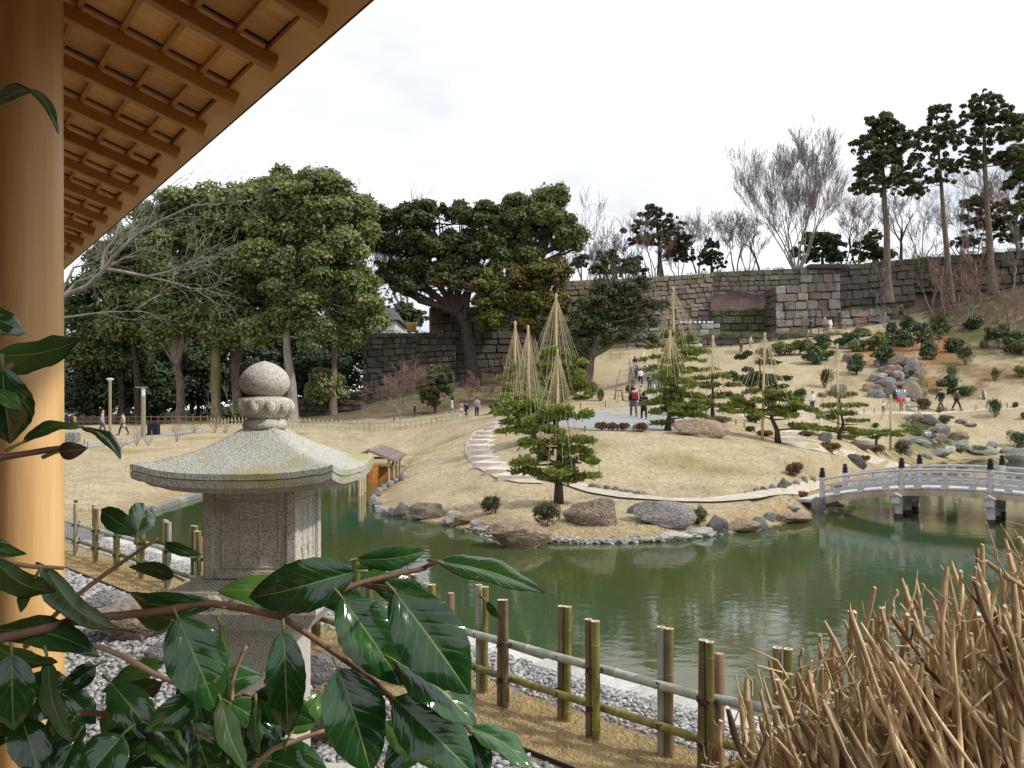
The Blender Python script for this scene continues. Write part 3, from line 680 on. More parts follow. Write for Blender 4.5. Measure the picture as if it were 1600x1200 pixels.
for x, top in ((1.36, .80), (-.62, .80), (-2.4, .78), (-4.3, .78), (-5.7, .8), (2.6, .8)):
    c, dvc = fence_pt(x); b = MB(); c = c + Vector((dvc.y, -dvc.x, 0)) * (-.10 if x > 1 else -.08)
    b.tube([c, c + Vector((0, 0, top * .6)), c + Vector((.004, 0, top - .012)), c + Vector((.004, 0, top))], [.04, .038, .036, .03], 12, mcap=1); b.build('stake', [m_stake, mat('stake_top', (.30, .2, .15), (.42, .3, .24), scale=15, rough=.8)], fen, smooth=True, auto=50)

# ------------------------------------------------------------------ camellia branch in front
def leafmat(name, c1, c2, rough, spec, coat, transl=0):
    return mat(name, c1, c2, scale=18, detail=4, rough=rough, bump=.14, bscale=26, bdist=.006, rnd=.25, spec=spec, coat=coat, transl=transl, vein=True, spots=[(70, (.16, .14, .04), .70, .03)])
m_lt = leafmat('leaf_top', (.012, .046, .013), (.028, .088, .020), .15, .55, .0)
m_lt2 = leafmat('leaf_top_young', (.045, .12, .020), (.08, .17, .03), .22, .5, .0, .15)
m_lu = leafmat('leaf_under', (.034, .075, .014), (.058, .11, .022), .45, .4, 0, .25)
m_lm = mat('leaf_midrib', (.12, .19, .045), (.17, .25, .06), rough=.4)
m_ld = mat('leaf_dry', (.03, .014, .008), (.07, .035, .02), scale=20, rough=.6)
m_twig = mat('camellia_twig', (.10, .05, .028), (.20, .115, .07), scale=14, rough=.6, bump=.15, bscale=60)
m_twig2 = mat('camellia_twig_pale', (.30, .19, .11), (.42, .29, .19), scale=14, rough=.6)
m_twigg = mat('leaf_stalk', (.13, .16, .04), (.2, .2, .06), rough=.5)
cam_t = thing('camellia_bush', 'glossy dark green camellia branches reaching in front of the lantern', 'bush', (-.2, .72, -1.4)); co = ORG['camellia_bush']
US = [-1, -.8, -.55, -.28, -.03, .03, .28, .55, .8, 1]
def leaf(bx, by, tx, ty, wpx, Y0, Y1=None, tilt=0.0, fold=.25, bend=.12, mt=None, seed=0, mu=None, twist=0.0, side=0.0):
    """a blade from stalk to tip; tilt turns the upper face about the midrib, bend arches it"""
    Y1 = Y0 if Y1 is None else Y1; rr = random.Random(seed * 7 + 3)
    A = P(bx, by, Y0); B = P(tx, ty, Y1); Ln = (B - A).length; ax = (B - A).normalized()
    view = -(A + B).normalized(); vb = view + Vector((.42, 0, .38)); nrm = (vb - ax * vb.dot(ax)).normalized()
    nrm = Matrix.Rotation(tilt, 3, ax) @ nrm; wid = ax.cross(nrm)
    hw = wpx * 1.10 / F * (Y0 + Y1) / 2 / 2; nl = 16; vs = []; nu = len(US)
    for k in range(nl + 1):
        s_ = k / nl
        w = hw * (math.sin(math.pi * s_ ** .84) ** .80) * 1.04 if 0 < s_ < 1 else 0
        w *= (1 + (.02 if k % 2 else -.015)); w = max(w, .0004)
        arch = bend * Ln * (math.sin(math.pi * min(1, s_)) - 0) ; drop = -side * Ln * s_ * (1 - s_)
        Mt = Matrix.Rotation(twist * (s_ - .4), 3, ax); n_ = Mt @ nrm; w_ = Mt @ wid
        wav = .07 * hw * math.sin(s_ * 15 + seed)
        for u in US:
            vs.append(A + ax * Ln * s_ + n_ * (arch + (abs(u) * 1.5 - 1.25 * u * u) * w * fold * 1.6 + wav * abs(u)) + w_ * (u * w * (1 - fold * .2) + drop))
    fs = []; ms = []
    for k in range(nl):
        for i in range(nu - 1):
            a = k * nu + i; fs.append((a, a + 1, a + nu + 1, a + nu)); ms.append(2 if i == 4 else 0)
    n0 = len(vs); th = .0007
    vs2 = [v - nrm * th for v in vs]; fs2 = [tuple(reversed([q + n0 for q in f])) for f in fs]
    mb = MB(); mb.v = vs + vs2; mb.f = fs + fs2; mb.m = ms + [1 if m_ == 0 else 2 for m_ in ms]
    o = mb.build('leaf', [mt or m_lt, mu or m_lu, m_lm], cam_t, smooth=True)
    lc = np.array([(abs(u), k / nl * (Ln / .09), seed) for k in range(nl + 1) for u in US] * 2, dtype=np.float32); at_ = o.data.attributes.new('leafco', 'FLOAT_VECTOR', 'POINT'); at_.data.foreach_set('vector', lc.ravel())
    st = MB(); st.tube([A - ax * .010 - Vector((0, 0, .002)), A - ax * .002, A + ax * Ln * .06 + nrm * .001], [.0013, .0010, .0008], 6); st.build('stalk', m_twigg, o, smooth=True)
    return o
LV = [ # base, tip, width, depth base, depth tip, tilt, bend, kind
 (684,877,850,927,60,.72,.70,-.5,.05,'t'),(556,873,664,860,36,.74,.80,.75,.10,'t'),(556,893,388,934,74,.66,.66,-.35,.14,'t'),(484,936,340,922,58,.72,.70,.3,.06,'y'),
 (615,923,734,1085,100,.60,.60,.25,.05,'t'),(532,931,628,1071,84,.63,.63,.2,.05,'t'),(617,1033,744,1134,84,.62,.61,-.3,.08,'t'),(615,1090,742,1212,86,.63,.62,.3,.06,'t'),
 (527,1043,580,1210,94,.60,.60,.1,.04,'t'),(443,983,450,1150,56,.64,.64,.35,.06,'t'),(277,964,338,1114,84,.62,.62,.15,.05,'t'),(455,1146,502,1083,40,.68,.7,.2,.06,'y'),
 (732,1136,832,1206,62,.66,.64,-.5,.10,'t'),(735,1148,762,1215,40,.67,.66,.5,.06,'t'),(600,1128,677,1190,42,.66,.66,.4,.06,'y'),(-12,985,156,1024,62,.60,.62,-.45,.12,'t'),
 (68,884,211,990,66,.66,.60,2.6,.10,'u'),(336,944,203,926,40,.66,.68,-.9,.18,'t'),(256,1034,160,1082,36,.70,.70,.4,.05,'y'),(252,1066,163,1112,40,.68,.68,2.5,.06,'u'),
 (74,1026,110,1160,56,.58,.58,2.4,.08,'u'),(18,1022,22,1142,60,.56,.56,.4,.06,'t'),(34,1122,62,1214,56,.58,.57,.2,.06,'t'),(192,1148,132,1222,66,.6,.58,.3,.06,'t'),
 (312,1084,226,1142,46,.64,.62,-.4,.10,'t'),(345,1094,386,1206,48,.62,.60,2.7,.07,'u'),(400,1100,404,1178,44,.66,.66,2.4,.05,'u'),(344,977,360,1030,32,.68,.69,2.4,.05,'u'),
 (213,834,158,795,32,.62,.64,-.7,.12,'t'),(214,834,224,786,40,.62,.66,.1,.06,'t'),(256,849,314,867,18,.66,.66,.8,.08,'t'),(272,900,202,886,24,.66,.68,2.2,.10,'u'),
 (266,972,212,962,38,.66,.66,2.3,.08,'u'),(-14,168,92,207,34,.52,.50,-.7,.30,'t'),(-12,556,127,532,78,.50,.50,2.5,.08,'u'),(-40,492,40,520,50,.50,.52,-.4,.08,'t'),
 (4,574,16,692,72,.46,.48,.5,.08,'t'),(-20,606,32,642,36,.46,.46,-.3,.08,'y'),(36,692,130,668,34,.50,.53,-.9,.16,'t'),(128,668,189,716,30,.53,.52,-.5,.14,'t'),
 (-22,838,40,866,26,.56,.56,.8,.30,'t'),(-12,872,86,926,56,.58,.56,2.8,.12,'u'),(54,905,32,956,26,.58,.58,2.5,.06,'u'),(-16,1006,90,1034,44,.58,.57,2.7,.12,'u'),
 (560,912,640,905,40,.78,.80,-.4,.08,'t'),(612,892,556,886,30,.80,.80,2.4,.10,'u'),(566,934,488,926,44,.76,.76,-.5,.08,'t'),(670,930,580,915,40,.78,.77,-.6,.08,'t'),
 (760,940,782,968,12,.74,.74,.9,.1,'t'),(690,1040,740,1100,70,.68,.66,2.7,.06,'t'),(420,1190,480,1212,60,.6,.6,-.3,.06,'t'),(660,1140,600,1206,50,.7,.68,-.3,.06,'t'),
 (300,1130,330,1212,58,.66,.66,.4,.06,'t'),(250,1120,262,1216,60,.68,.66,-.2,.06,'t'),(90,1080,150,1130,46,.66,.66,-.3,.08,'t'),(205,1100,160,1160,46,.7,.7,.3,.06,'y'),(60,1090,8,1160,50,.64,.6,.3,.06,'t'),
 (430,1120,380,1190,44,.7,.7,.5,.05,'t'),(520,1130,560,1200,44,.72,.72,-.4,.05,'t'),(120,1150,90,1215,50,.62,.6,.3,.06,'t'),(355,1060,300,1110,40,.72,.72,-.5,.08,'t'),(150,1040,95,1075,34,.68,.66,-.5,.1,'t'),
]
for i, (bx, by, tx, ty, w, y0, y1, ti, be, kd) in enumerate(LV):
    leaf(bx, by, tx, ty, w, y0, y1, tilt=ti, bend=be, fold=.22 if kd != 'u' else .15, mt={'t': m_lt, 'y': m_lt2, 'u': m_lt}[kd], seed=i, twist=random.uniform(-.35, .35))
rl = random.Random(8)
for q in range(26):
    bx, by = rl.uniform(-10, 470), rl.uniform(1050, 1190); a = rl.uniform(.2, 2.9); l_ = rl.uniform(75, 120); Yq = rl.uniform(.64, .86)
    leaf(bx, by, bx + math.cos(a) * l_, by + math.sin(a) * l_, rl.uniform(42, 62), Yq, Yq + rl.uniform(-.04, .04), tilt=rl.uniform(-.7, .7), bend=rl.uniform(.05, .14), mt=m_lt if q % 6 else m_lt2, seed=200 + q, twist=rl.uniform(-.4, .4))
o = leaf(92, 706, 136, 700, 26, .5, .5, .4, bend=.2, mt=m_ld, mu=m_ld, seed=99); o['label'] = 'withered brown leaf'
def twig(pts, r0, r1, m):
    b = MB(); q = [P(*p) for p in pts]; k = len(q)
    # smooth the polyline a little
    sm = []
    for i in range(k - 1):
        for t_ in (0, .34, .67):
            p0, p1, p2, p3 = q[max(i - 1, 0)], q[i], q[i + 1], q[min(i + 2, k - 1)]
            sm.append(.5 * ((2 * p1) + (p2 - p0) * t_ + (2 * p0 - 5 * p1 + 4 * p2 - p3) * t_ ** 2 + (3 * p1 - p0 - 3 * p2 + p3) * t_ ** 3))
    sm.append(q[-1]); n_ = len(sm)
    b.tube(sm, [(r0 + (r1 - r0) * i / (n_ - 1)) * (1.0 + (.14 if i % 5 == 0 else 0)) for i in range(n_)], 8); b.build('twig', m, cam_t, smooth=True)
twig([(-60, 1010, .56), (60, 985, .6), (130, 968, .64), (250, 955, .65), (330, 943, .66), (440, 963, .66)], .0036, .0030, m_twig)
twig([(436, 961, .66), (500, 937, .68), (565, 910, .70), (655, 890, .72), (668, 884, .72), (686, 876, .72)], .0027, .0018, m_twig)
twig([(436, 961, .66), (520, 1018, .65), (600, 1078, .64), (613, 1100, .63)], .0026, .0018, m_twig)
twig([(-40, 868, .58), (40, 884, .62), (72, 886, .65), (100, 888, .66)], .0020, .0014, m_twig2)
twig([(40, 1010, .7), (95, 952, .68), (170, 893, .66), (246, 842, .64)], .0022, .0014, m_twig2)
twig([(60, 1000, .6), (160, 1012, .64), (240, 1052, .66), (290, 1075, .65)], .0026, .0018, m_twig2)
twig([(350, 1260, .7), (412, 1182, .68), (455, 1160, .68), (512, 1140, .68)], .0026, .0016, m_twig2)
twig([(385, 1240, .7), (362, 1090, .7), (372, 1038, .7), (385, 1010, .7)], .0022, .0014, m_twig2)
twig([(-30, 1150, .6), (60, 1120, .64), (160, 1115, .66), (260, 1130, .66), (330, 1150, .66)], .0030, .0018, m_twig)
twig([(-30, 640, .46), (-5, 590, .48), (20, 570, .49)], .0026, .002, m_twig)
twig([(-30, 720, .46), (20, 712, .49), (95, 700, .5)], .0022, .0016, m_twig)
twig([(560, 914, .70), (590, 915, .705), (618, 921, .60)], .0014, .0012, m_twig)
twig([(640, 1240, .7), (700, 1190, .7), (760, 1170, .68)], .0022, .0014, m_twig2)

# ------------------------------------------------------------------ clipped brushwood hedge at the right
m_br = mat('brush_bark', (.24, .145, .066), (.84, .66, .40), scale=5, detail=6, rough=.65, stretch=(4, 4, 1), rnd=.36, bump=.2, bscale=60, spec=.3, ramp=(.3, .7))
m_brc = mat('brush_cut', (.66, .52, .34), (.8, .68, .5), scale=30, rough=.9)
m_br2 = mat('brush_bark_dark', (.07, .042, .026), (.30, .20, .115), scale=6, detail=6, rough=.75, stretch=(4, 4, 1), rnd=.3, bump=.3, bscale=50, spec=.2)
hed = thing('brushwood_hedge', 'clipped leafless brown hedge of cut twigs in the corner by the pond', 'hedge', (.75, 1.2, -1.5)); hco = ORG['brushwood_hedge']
random.seed(11); stems = []
for q in range(14):
    b = MB(); pts = []; rad = []; n_ = 13; x = y = 0; kx, ky = random.uniform(-.03, .03), random.uniform(-.03, .03)
    for i in range(n_):
        z = -i / (n_ - 1); pts.append(Vector((x, y, z))); rad.append(.0130 * (1 + .55 * i / n_) * (1.75 if i % 3 == 1 else 1)); x += kx * .25 + random.uniform(-.022, .022); y += ky * .25 + random.uniform(-.022, .022)
    b.tube(pts, rad, 7, m=0, mcap=1)
    for s_ in range(random.choice((2, 3, 4, 5))):   # snipped side shoots
        i = random.randint(1, 9); a = random.uniform(0, 6.28); l_ = random.uniform(.05, .15); p0 = pts[i]; rz = .35
        b.tube([p0, p0 + Vector((math.cos(a) * l_ * .4, math.sin(a) * l_ * .4, l_ * .25)), p0 + Vector((math.cos(a) * l_ * .65, math.sin(a) * l_ * .65, l_ * .55))], [.0085, .007, .0062], 6, mcap=1)
    stems.append(b.mesh('twig', smooth=True, auto=60))
SIL = [(1060, 1260), (1100, 1200), (1130, 1120), (1180, 1060), (1250, 1015), (1300, 985), (1380, 930), (1450, 925), (1510, 885), (1590, 835), (1680, 790), (1800, 740)]
SX = [p[0] for p in SIL]; SY = [p[1] for p in SIL]; rest = MB(); cand = []
for q in range(1050):
    Y = random.uniform(.92, 1.6); px = random.uniform(1090, 1720); top = np.interp(px, SX, SY)
    dep = 85 + random.expovariate(1 / 110.0) if q > 190 else random.uniform(-34, 105)
    py = top + dep + 8
    cand.append((Y, px, py))
cand.sort(key=lambda c: (c[2] > 1230, c[0]))
for q, (Y, px, py) in enumerate(cand):
    tip = P(px, py, Y); L_ = random.uniform(.30, .55); lean = random.gauss(-.27, .22); ly = random.gauss(0, .25); thin = 1.0
    if random.random() < .14: lean = random.uniform(-1.2, 1.0); L_ = random.uniform(.05, .11); thin = .6
    rt = Matrix.Rotation(lean, 4, 'Y') @ Matrix.Rotation(ly, 4, 'X') @ Matrix.Rotation(random.uniform(0, 6.28), 4, 'Z'); tk = random.uniform(.13, .255) * thin * (1 if q > 300 else .85)
    me = random.choice(stems)
    if q < 300:
        o = link('twig', me, [m_br if q % 6 else m_br2, m_brc], hed); o.matrix_local = Matrix.Translation(tip - hco) @ rt @ Matrix.Diagonal((tk, tk, L_, 1))
    else:
        Mx = Matrix.Translation(tip) @ rt @ Matrix.Diagonal((tk, tk, L_, 1))
        rest.add([Mx @ v.co for v in me.vertices], [tuple(p.vertices) for p in me.polygons]); rest.m[-len(me.polygons):] = [p.material_index for p in me.polygons]
for q in range(260):                      # fine broken sprigs caught between the stems
    Y = random.uniform(.9, 1.5); px = random.uniform(1110, 1700); p0 = P(px, np.interp(px, SX, SY) + random.uniform(20, 260), Y); d_ = Vector((random.gauss(-.3, .8), random.gauss(0, .5), random.gauss(.5, .6))).normalized(); l_ = random.uniform(.02, .06)
    p1 = p0 + d_ * l_ * .5 + Vector((random.uniform(-.01, .01), 0, random.uniform(-.01, .01))); rest.tube([p0, p1, p1 + (d_ + Vector((random.uniform(-.5, .5), 0, random.uniform(-.5, .5)))) * l_ * .5], [.0013, .0011, .0007], 4)
rest.m = [int(x) for x in rest.m]; o = rest.build('undergrowth', [m_br, m_brc], hed, smooth=True, auto=60); o['kind'] = 'stuff'
def small_leaf(par, c, L_, dirv, up, m):
    ax = dirv.normalized(); n_ = (up - ax * up.dot(ax)).normalized(); w_ = ax.cross(n_); b = MB(); vs = []
    for s_, w in ((0, .02), (.25, .3), (.5, .4), (.75, .28), (1, .01)):
        for u in (-1, 0, 1): vs.append(c + ax * L_ * s_ + w_ * L_ * w * u * .5 + n_ * (.08 * L_ * abs(u) * w + .15 * L_ * math.sin(3 * s_)))
    fs = [(k * 3 + i, k * 3 + i + 1, k * 3 + i + 4, k * 3 + i + 3) for k in range(4) for i in range(2)]
    b.add(vs, fs); b.build('leaf', m, par, smooth=True)
for (px, py, Y, l_) in ((1545, 990, 1.3, .05), (1560, 945, 1.3, .045), (1590, 930, 1.25, .05), (1575, 1010, 1.35, .05), (1390, 1095, 1.5, .05), (1480, 1130, 1.5, .05), (1290, 1130, 1.45, .045), (1598, 975, 1.2, .05), (1440, 1165, 1.4, .05)):
    small_leaf(hed, P(px, py, Y), l_, Vector((random.uniform(-1, 1), random.uniform(-.5, .2), random.uniform(-.3, .6))), Vector((0, -.6, .8)), m_lt2)

mb = MB()
for q in range(60):
    a_ = Vector((random.uniform(.35, 1.3), random.uniform(.95, 1.55), -.45)); b_ = Vector((a_.x * .9 + random.uniform(-.1, .1) + .08, a_.y + random.uniform(-.1, .1), ZN - .05)); mb.tube([a_, a_.lerp(b_, .5) + Vector((random.uniform(-.05, .05), 0, 0)), b_], [.005, .008, .011], 6)
o = mb.build('stem', m_br, hed, smooth=True); o['kind'] = 'stuff'
mb = MB(); mb.tube([P(-60, 1010, .56), Vector((-.42, .60, -.6)), Vector((-.36, .66, -1.4)), Vector((-.33, .7, ZN - .05))], [.004, .009, .014, .019], 8); mb.tube([P(350, 1260, .7), Vector((-.28, .7, -.75)), Vector((-.36, .68, -1.5))], [.003, .006, .010], 8); mb.tube([P(640, 1240, .7), Vector((-.16, .7, -.7)), Vector((-.34, .68, -1.7))], [.003, .006, .010], 8); mb.build('trunk', m_twig, cam_t, smooth=True)
# stepping stones and boulders in the gravel
def rock_mesh(seed, sub=3, rough=.30, facet=.5):
    bm = bmesh.new(); bmesh.ops.create_icosphere(bm, subdivisions=sub, radius=1); rr = random.Random(seed); of = Vector((rr.uniform(0, 90), rr.uniform(0, 90), rr.uniform(0, 90)))
    planes = [(Vector((rr.gauss(0, 1), rr.gauss(0, 1), rr.gauss(0, .8))).normalized(), rr.uniform(.50, .88)) for _ in range(13)]
    for v in bm.verts:
        c = v.co.copy()
        for pn, pd in planes:
            d_ = c.dot(pn)
            if d_ > pd: c -= pn * (d_ - pd) * .9
        nn = mnoise.fractal(c * 1.3 + of, 1, 2, 4); rid = 1 - abs(mnoise.noise(c * 2.2 + of * 2)) * 2
        v.co = c * (1.12 + rough * (nn * .8 + .35 * rid - .1)) + Vector((0, 0, .05 * math.sin(c.z * 14 + nn * 5)))
    me = bpy.data.meshes.new('rock'); bm.to_mesh(me); bm.free()
    me.polygons.foreach_set('use_smooth', np.ones(len(me.polygons), dtype=bool)); me.set_sharp_from_angle(angle=R(28)); return me
ROCKS = [rock_mesh(s) for s in range(10)]; ROCKS_LO = [rock_mesh(50 + s, 2) for s in range(8)]
m_rk = {
 'grey': mat('rock_grey', (0.131, 0.123, 0.123), (.36, .35, .34), scale=7, detail=10, rough=.9, bump=1.0, bscale=9, bdist=.09, ramp=(.32, .66), rnd=.18),
 'brown': mat('rock_brown', (0.107, 0.082, 0.061), (.33, .265, .20), scale=7, detail=10, rough=.9, bump=1.0, bscale=9, bdist=.09, ramp=(.32, .66), rnd=.18, spots=[(2.5, (.10, .095, .06), .6, .15)]),
 'tan': mat('rock_tan', (0.156, 0.111, 0.074), (.38, .29, .20), scale=7, detail=10, rough=.9, bump=1.0, bscale=9, bdist=.09, ramp=(.32, .66), rnd=.15, spots=[(3, (.16, .14, .09), .6, .15)]),
 'purple': mat('rock_purple', (.11, .10, .098), (.28, .255, .245), scale=7, detail=10, rough=.9, bump=1.0, bscale=9, bdist=.09, ramp=(.32, .66), rnd=.18),
 'pale': mat('rock_pale', (0.295, 0.279, 0.246), (.58, .56, .51), scale=7, detail=10, rough=.9, bump=1.0, bscale=9, bdist=.09, ramp=(.32, .66), rnd=.15),
 'dark': mat('rock_dark', (0.037, 0.034, 0.033), (.13, .12, .11), scale=7, detail=10, rough=.85, bump=1.0, bscale=9, bdist=.09, ramp=(.32, .66), rnd=.2),
 'green': mat('rock_green', (0.123, 0.135, 0.115), (.32, .345, .30), scale=7, detail=10, rough=.88, bump=1.0, bscale=9, bdist=.09, ramp=(.32, .66), rnd=.15),
}
_rk = 0
ORDN = 'first second third fourth fifth sixth seventh eighth ninth tenth eleventh twelfth thirteenth fourteenth fifteenth sixteenth'.split()
def rock(px, pyb, wpx, hpx, col_, label=None, group=None, cat='rock', name='rock', lo=False, yaw=None, depth=.8, sink=.25, Y=None, parent=None):
    """a stone whose foot shows at (px, pyb) and that covers wpx by hpx"""
    global _rk; _rk += 1
    g = hit(px, pyb) if Y is None else P(px, pyb, Y)
    g.z = max(g.z, ZW - .02); k = g.y / F; w = wpx * k; h = hpx * k
    me = (ROCKS_LO if lo else ROCKS)[_rk % (8 if lo else 10)]
    o = link(name, me, m_rk[col_], parent)
    c = Vector((g.x, g.y + w * depth * .35, g.z + h * (.5 - sink / 2)))
    o.location = c - (ORG[parent.name] if parent else Vector()); o.scale = (w * .56, w * depth * .5, h * (.60 + sink * .3)); o.rotation_euler = (0, 0, (_rk * 1.7) % 6.28 if yaw is None else yaw)
    if yaw is None: o.rotation_euler = (0, 0, [0, 3.14][_rk % 2] + ((_rk * 37) % 10 - 5) * .06)
    if label: setp(o, label, cat, group)
    return o
rock(190, 1008, 130, 50, 'brown', 'flat brown stepping stone in the pebbles behind the camellia', sink=.1, depth=1.0)
rock(250, 1040, 62, 34, 'grey', 'low dark grey stone beside the brown stepping stone', depth=.9)
rock(512, 1165, 110, 80, 'brown', 'brown boulder at the foot of the lantern shaft', depth=.8)
rock(500, 1075, 70, 40, 'grey', 'flat grey stone behind the lantern shaft', depth=.9)
rock(150, 975, 90, 40, 'grey', 'grey slab in the pebbles beside the house pillar', depth=.8)
# ------------------------------------------------------------------ foliage and branch builders
def quad_cloud(name, c, nrm, size, tint, aspect=1.6, rngs=None):
    """leaf-sized faces at the points c with the given normals"""
    n = len(c); rg = rngs or np.random.default_rng(1)
    nrm = nrm / np.linalg.norm(nrm, axis=1, keepdims=True)
    a = rg.normal(size=(n, 3)); t1 = np.cross(nrm, a); t1 /= np.linalg.norm(t1, axis=1, keepdims=True) + 1e-9; t2 = np.cross(nrm, t1)
    h = size[:, None]; w = h / aspect
    bend = nrm * h * .18
    v = np.stack([c - t1 * h, c - t2 * w + bend * .6, c + t1 * h, c + t2 * w + bend * .6], 1).reshape(-1, 3)
    return v, np.arange(n * 4).reshape(n, 4), np.repeat(tint, 4, 0)
def puffs_in(ells, per, rg, pr):
    """ellipsoids (centre, radii) -> smaller puffs spread through their outer shell"""
    out = []
    for (c, r) in ells:
        for k in range(per):
            d_ = rg.normal(size=3); d_ /= np.linalg.norm(d_)
            if d_[2] < -.35 and rg.random() < .6: d_[2] *= -1
            q = rg.uniform(.15, 1.0) ** .5; s_ = rg.uniform(.5, 1.35) * pr
            out.append((*(np.array(c) + d_ * np.array(r) * q * rg.uniform(.75, 1.12)), s_ * rg.uniform(.8, 1.4), s_ * 1.1, s_ * rg.uniform(.6, 1.1)))
    return np.array(out)
def crown(name, puffs, n, leaf, m, parent, org, seed=0, up=.45, jit=.65, under=.35, aspect=1.6, huev=.22, shell=.55):
    rg = np.random.default_rng(seed); n = int(n * 2); leaf = leaf * .62
    A = (puffs[:, 3] * puffs[:, 4]) ; k = rg.choice(len(puffs), n, p=A / A.sum())
    d_ = rg.normal(size=(n, 3)); d_ /= np.linalg.norm(d_, axis=1, keepdims=True)
    fl = (d_[:, 2] < -.2) & (rg.random(n) > under); d_[fl, 2] *= -1
    q = rg.uniform(shell, 1.1, n) ** .7 * rg.uniform(.85, 1.15, n); q = np.where(rg.random(n) < .09, q * rg.uniform(1.0, 1.38, n), q)
    c = puffs[k, :3] + d_ * puffs[k, 3:6] * q[:, None]
    nr = d_ + rg.normal(size=(n, 3)) * jit + np.array([0, 0, up])
    pt = rg.uniform(1 - huev, 1 + huev, (len(puffs), 3)); pt[:] = pt[:, :1]; pt[:, 0] *= rg.uniform(.88, 1.12, len(puffs)); pt[:, 2] *= rg.uniform(.75, 1.05, len(puffs))
    tint = pt[k] * rg.uniform(.75, 1.25, (n, 1))
    v, f, t_ = quad_cloud(name, c, nr, leaf * rg.uniform(.6, 1.35, n), tint, aspect, rg)
    me = np_mesh(name, v - np.array(org), quads=f, tint=t_)
    return link(name, me, m, parent)
def tubes_mesh(name, polys, org, m, parent, n=5):
    """many tapered tubes (list of (points, radii)) as one mesh"""
    V = []; Q = []; b = 0; ang = np.arange(n) * 2 * np.pi / n; ca, sa = np.cos(ang), np.sin(ang)
    for pts, rad in polys:
        p = np.asarray(pts, float); k = len(p); r = np.asarray(rad, float)
        t_ = np.gradient(p, axis=0); t_ /= np.linalg.norm(t_, axis=1, keepdims=True) + 1e-9
        ref = np.array([0.0, 0, 1.0]) if abs(t_[0, 2]) < .8 else np.array([1.0, 0, 0])
        u = np.cross(t_, ref); u /= np.linalg.norm(u, axis=1, keepdims=True) + 1e-9; w = np.cross(t_, u)
        V.append((p[:, None] + (u[:, None] * ca[None, :, None] + w[:, None] * sa[None, :, None]) * r[:, None, None]).reshape(-1, 3))
        i = np.arange(k - 1)[:, None] * n + np.arange(n)[None]; j = np.arange(k - 1)[:, None] * n + (np.arange(n)[None] + 1) % n
        Q.append(np.stack([i, j, j + n, i + n], 2).reshape(-1, 4) + b); b += k * n
    me = np_mesh(name, np.concatenate(V) - np.array(org), quads=np.concatenate(Q), smooth=True)
    return link(name, me, m, parent)
def grow(p, d, L_, r, depth, rg, out, spread=.5, up=.25, nb=(2, 4), seg=5, curl=.22, ratio=.68, minr=.004, thick=None):
    p = np.array(p, float); d = np.array(d, float) / np.linalg.norm(d); pts = [p]; rad = [r]; kids = []
    for i in range(seg):
        d = d + rg.normal(size=3) * curl * .5 + np.array([0, 0, up * .16]); d /= np.linalg.norm(d)
        p = p + d * L_ / seg; pts.append(p); rad.append(max(minr, r * (1 - .62 * (i + 1) / seg)))
        if depth > 0 and i >= 1: kids.append((p, d, rad[-1]))
    out.append((pts, rad, depth))
    if depth > 0:
        nk = rg.integers(nb[0], nb[1] + 1)
        for j in range(nk):
            q, dd, rr = kids[rg.integers(0, len(kids))] if j < nk - 1 else kids[-1]
            a = rg.normal(size=3); a -= dd * a.dot(dd); a /= np.linalg.norm(a) + 1e-9
            nd = dd + a * spread * rg.uniform(.6, 1.3) + np.array([0, 0, up * .4])
            grow(q, nd, L_ * ratio * rg.uniform(.75, 1.2), max(minr, rr * .8), depth - 1, rg, out, spread, up, nb, seg, curl, ratio, minr)
m_leafd = mat('foliage_dark', (.066, .096, .036), (.118, .154, .060), scale=2, rough=.55, attr=True, spec=.4, transl=.28)
m_leafo = mat('foliage_olive', (.135, .170, .052), (.215, .245, .098), scale=2, rough=.55, attr=True, spec=.4, transl=.28)
m_leafy = mat('foliage_rust', (.10, .105, .026), (.17, .145, .038), scale=2, rough=.6, attr=True, spec=.3, transl=.12)
m_leafb = mat('foliage_blue', (.045, .078, .033), (.088, .128, .055), scale=2, rough=.6, attr=True, spec=.3, transl=.08)
m_pine = mat('pine_needles', (.135, .178, .032), (.225, .27, .062), scale=2, rough=.6, attr=True, spec=.3, transl=.15)
m_azal = mat('azalea_leaves', (.10, .058, .032), (.18, .11, .06), scale=4, rough=.7, attr=True, spec=.2, transl=.1)
m_azalg = mat('azalea_green', (.06, .065, .03), (.115, .10, .05), scale=4, rough=.7, attr=True, spec=.2, transl=.1)
m_bark = mat('bark', (.085, .066, .048), (.21, .175, .135), scale=2.5, detail=7, rough=.95, stretch=(3, 3, .6), bump=.7, bscale=10, bdist=.06)
m_barkd = mat('bark_dark', (.030, .024, .019), (.085, .066, .05), scale=2.5, detail=7, rough=.95, stretch=(3, 3, .6), bump=.6, bscale=10, bdist=.05)
m_barkm = mat('bark_mossy', (.12, .115, .03), (.20, .18, .09), scale=1.2, detail=7, rough=.95, stretch=(3, 3, .5), bump=.6, bscale=10, bdist=.05)
m_barkg = mat('bark_grey', (.17, .15, .13), (.33, .30, .265), scale=2, detail=6, rough=.95, stretch=(3, 3, .6), bump=.4, bscale=12)
m_tw = mat('twigs_grey', (.16, .135, .12), (.25, .215, .19), scale=2, rough=.95)
m_twr = mat('twigs_red', (.17, .105, .085), (.26, .17, .14), scale=2, rough=.95)

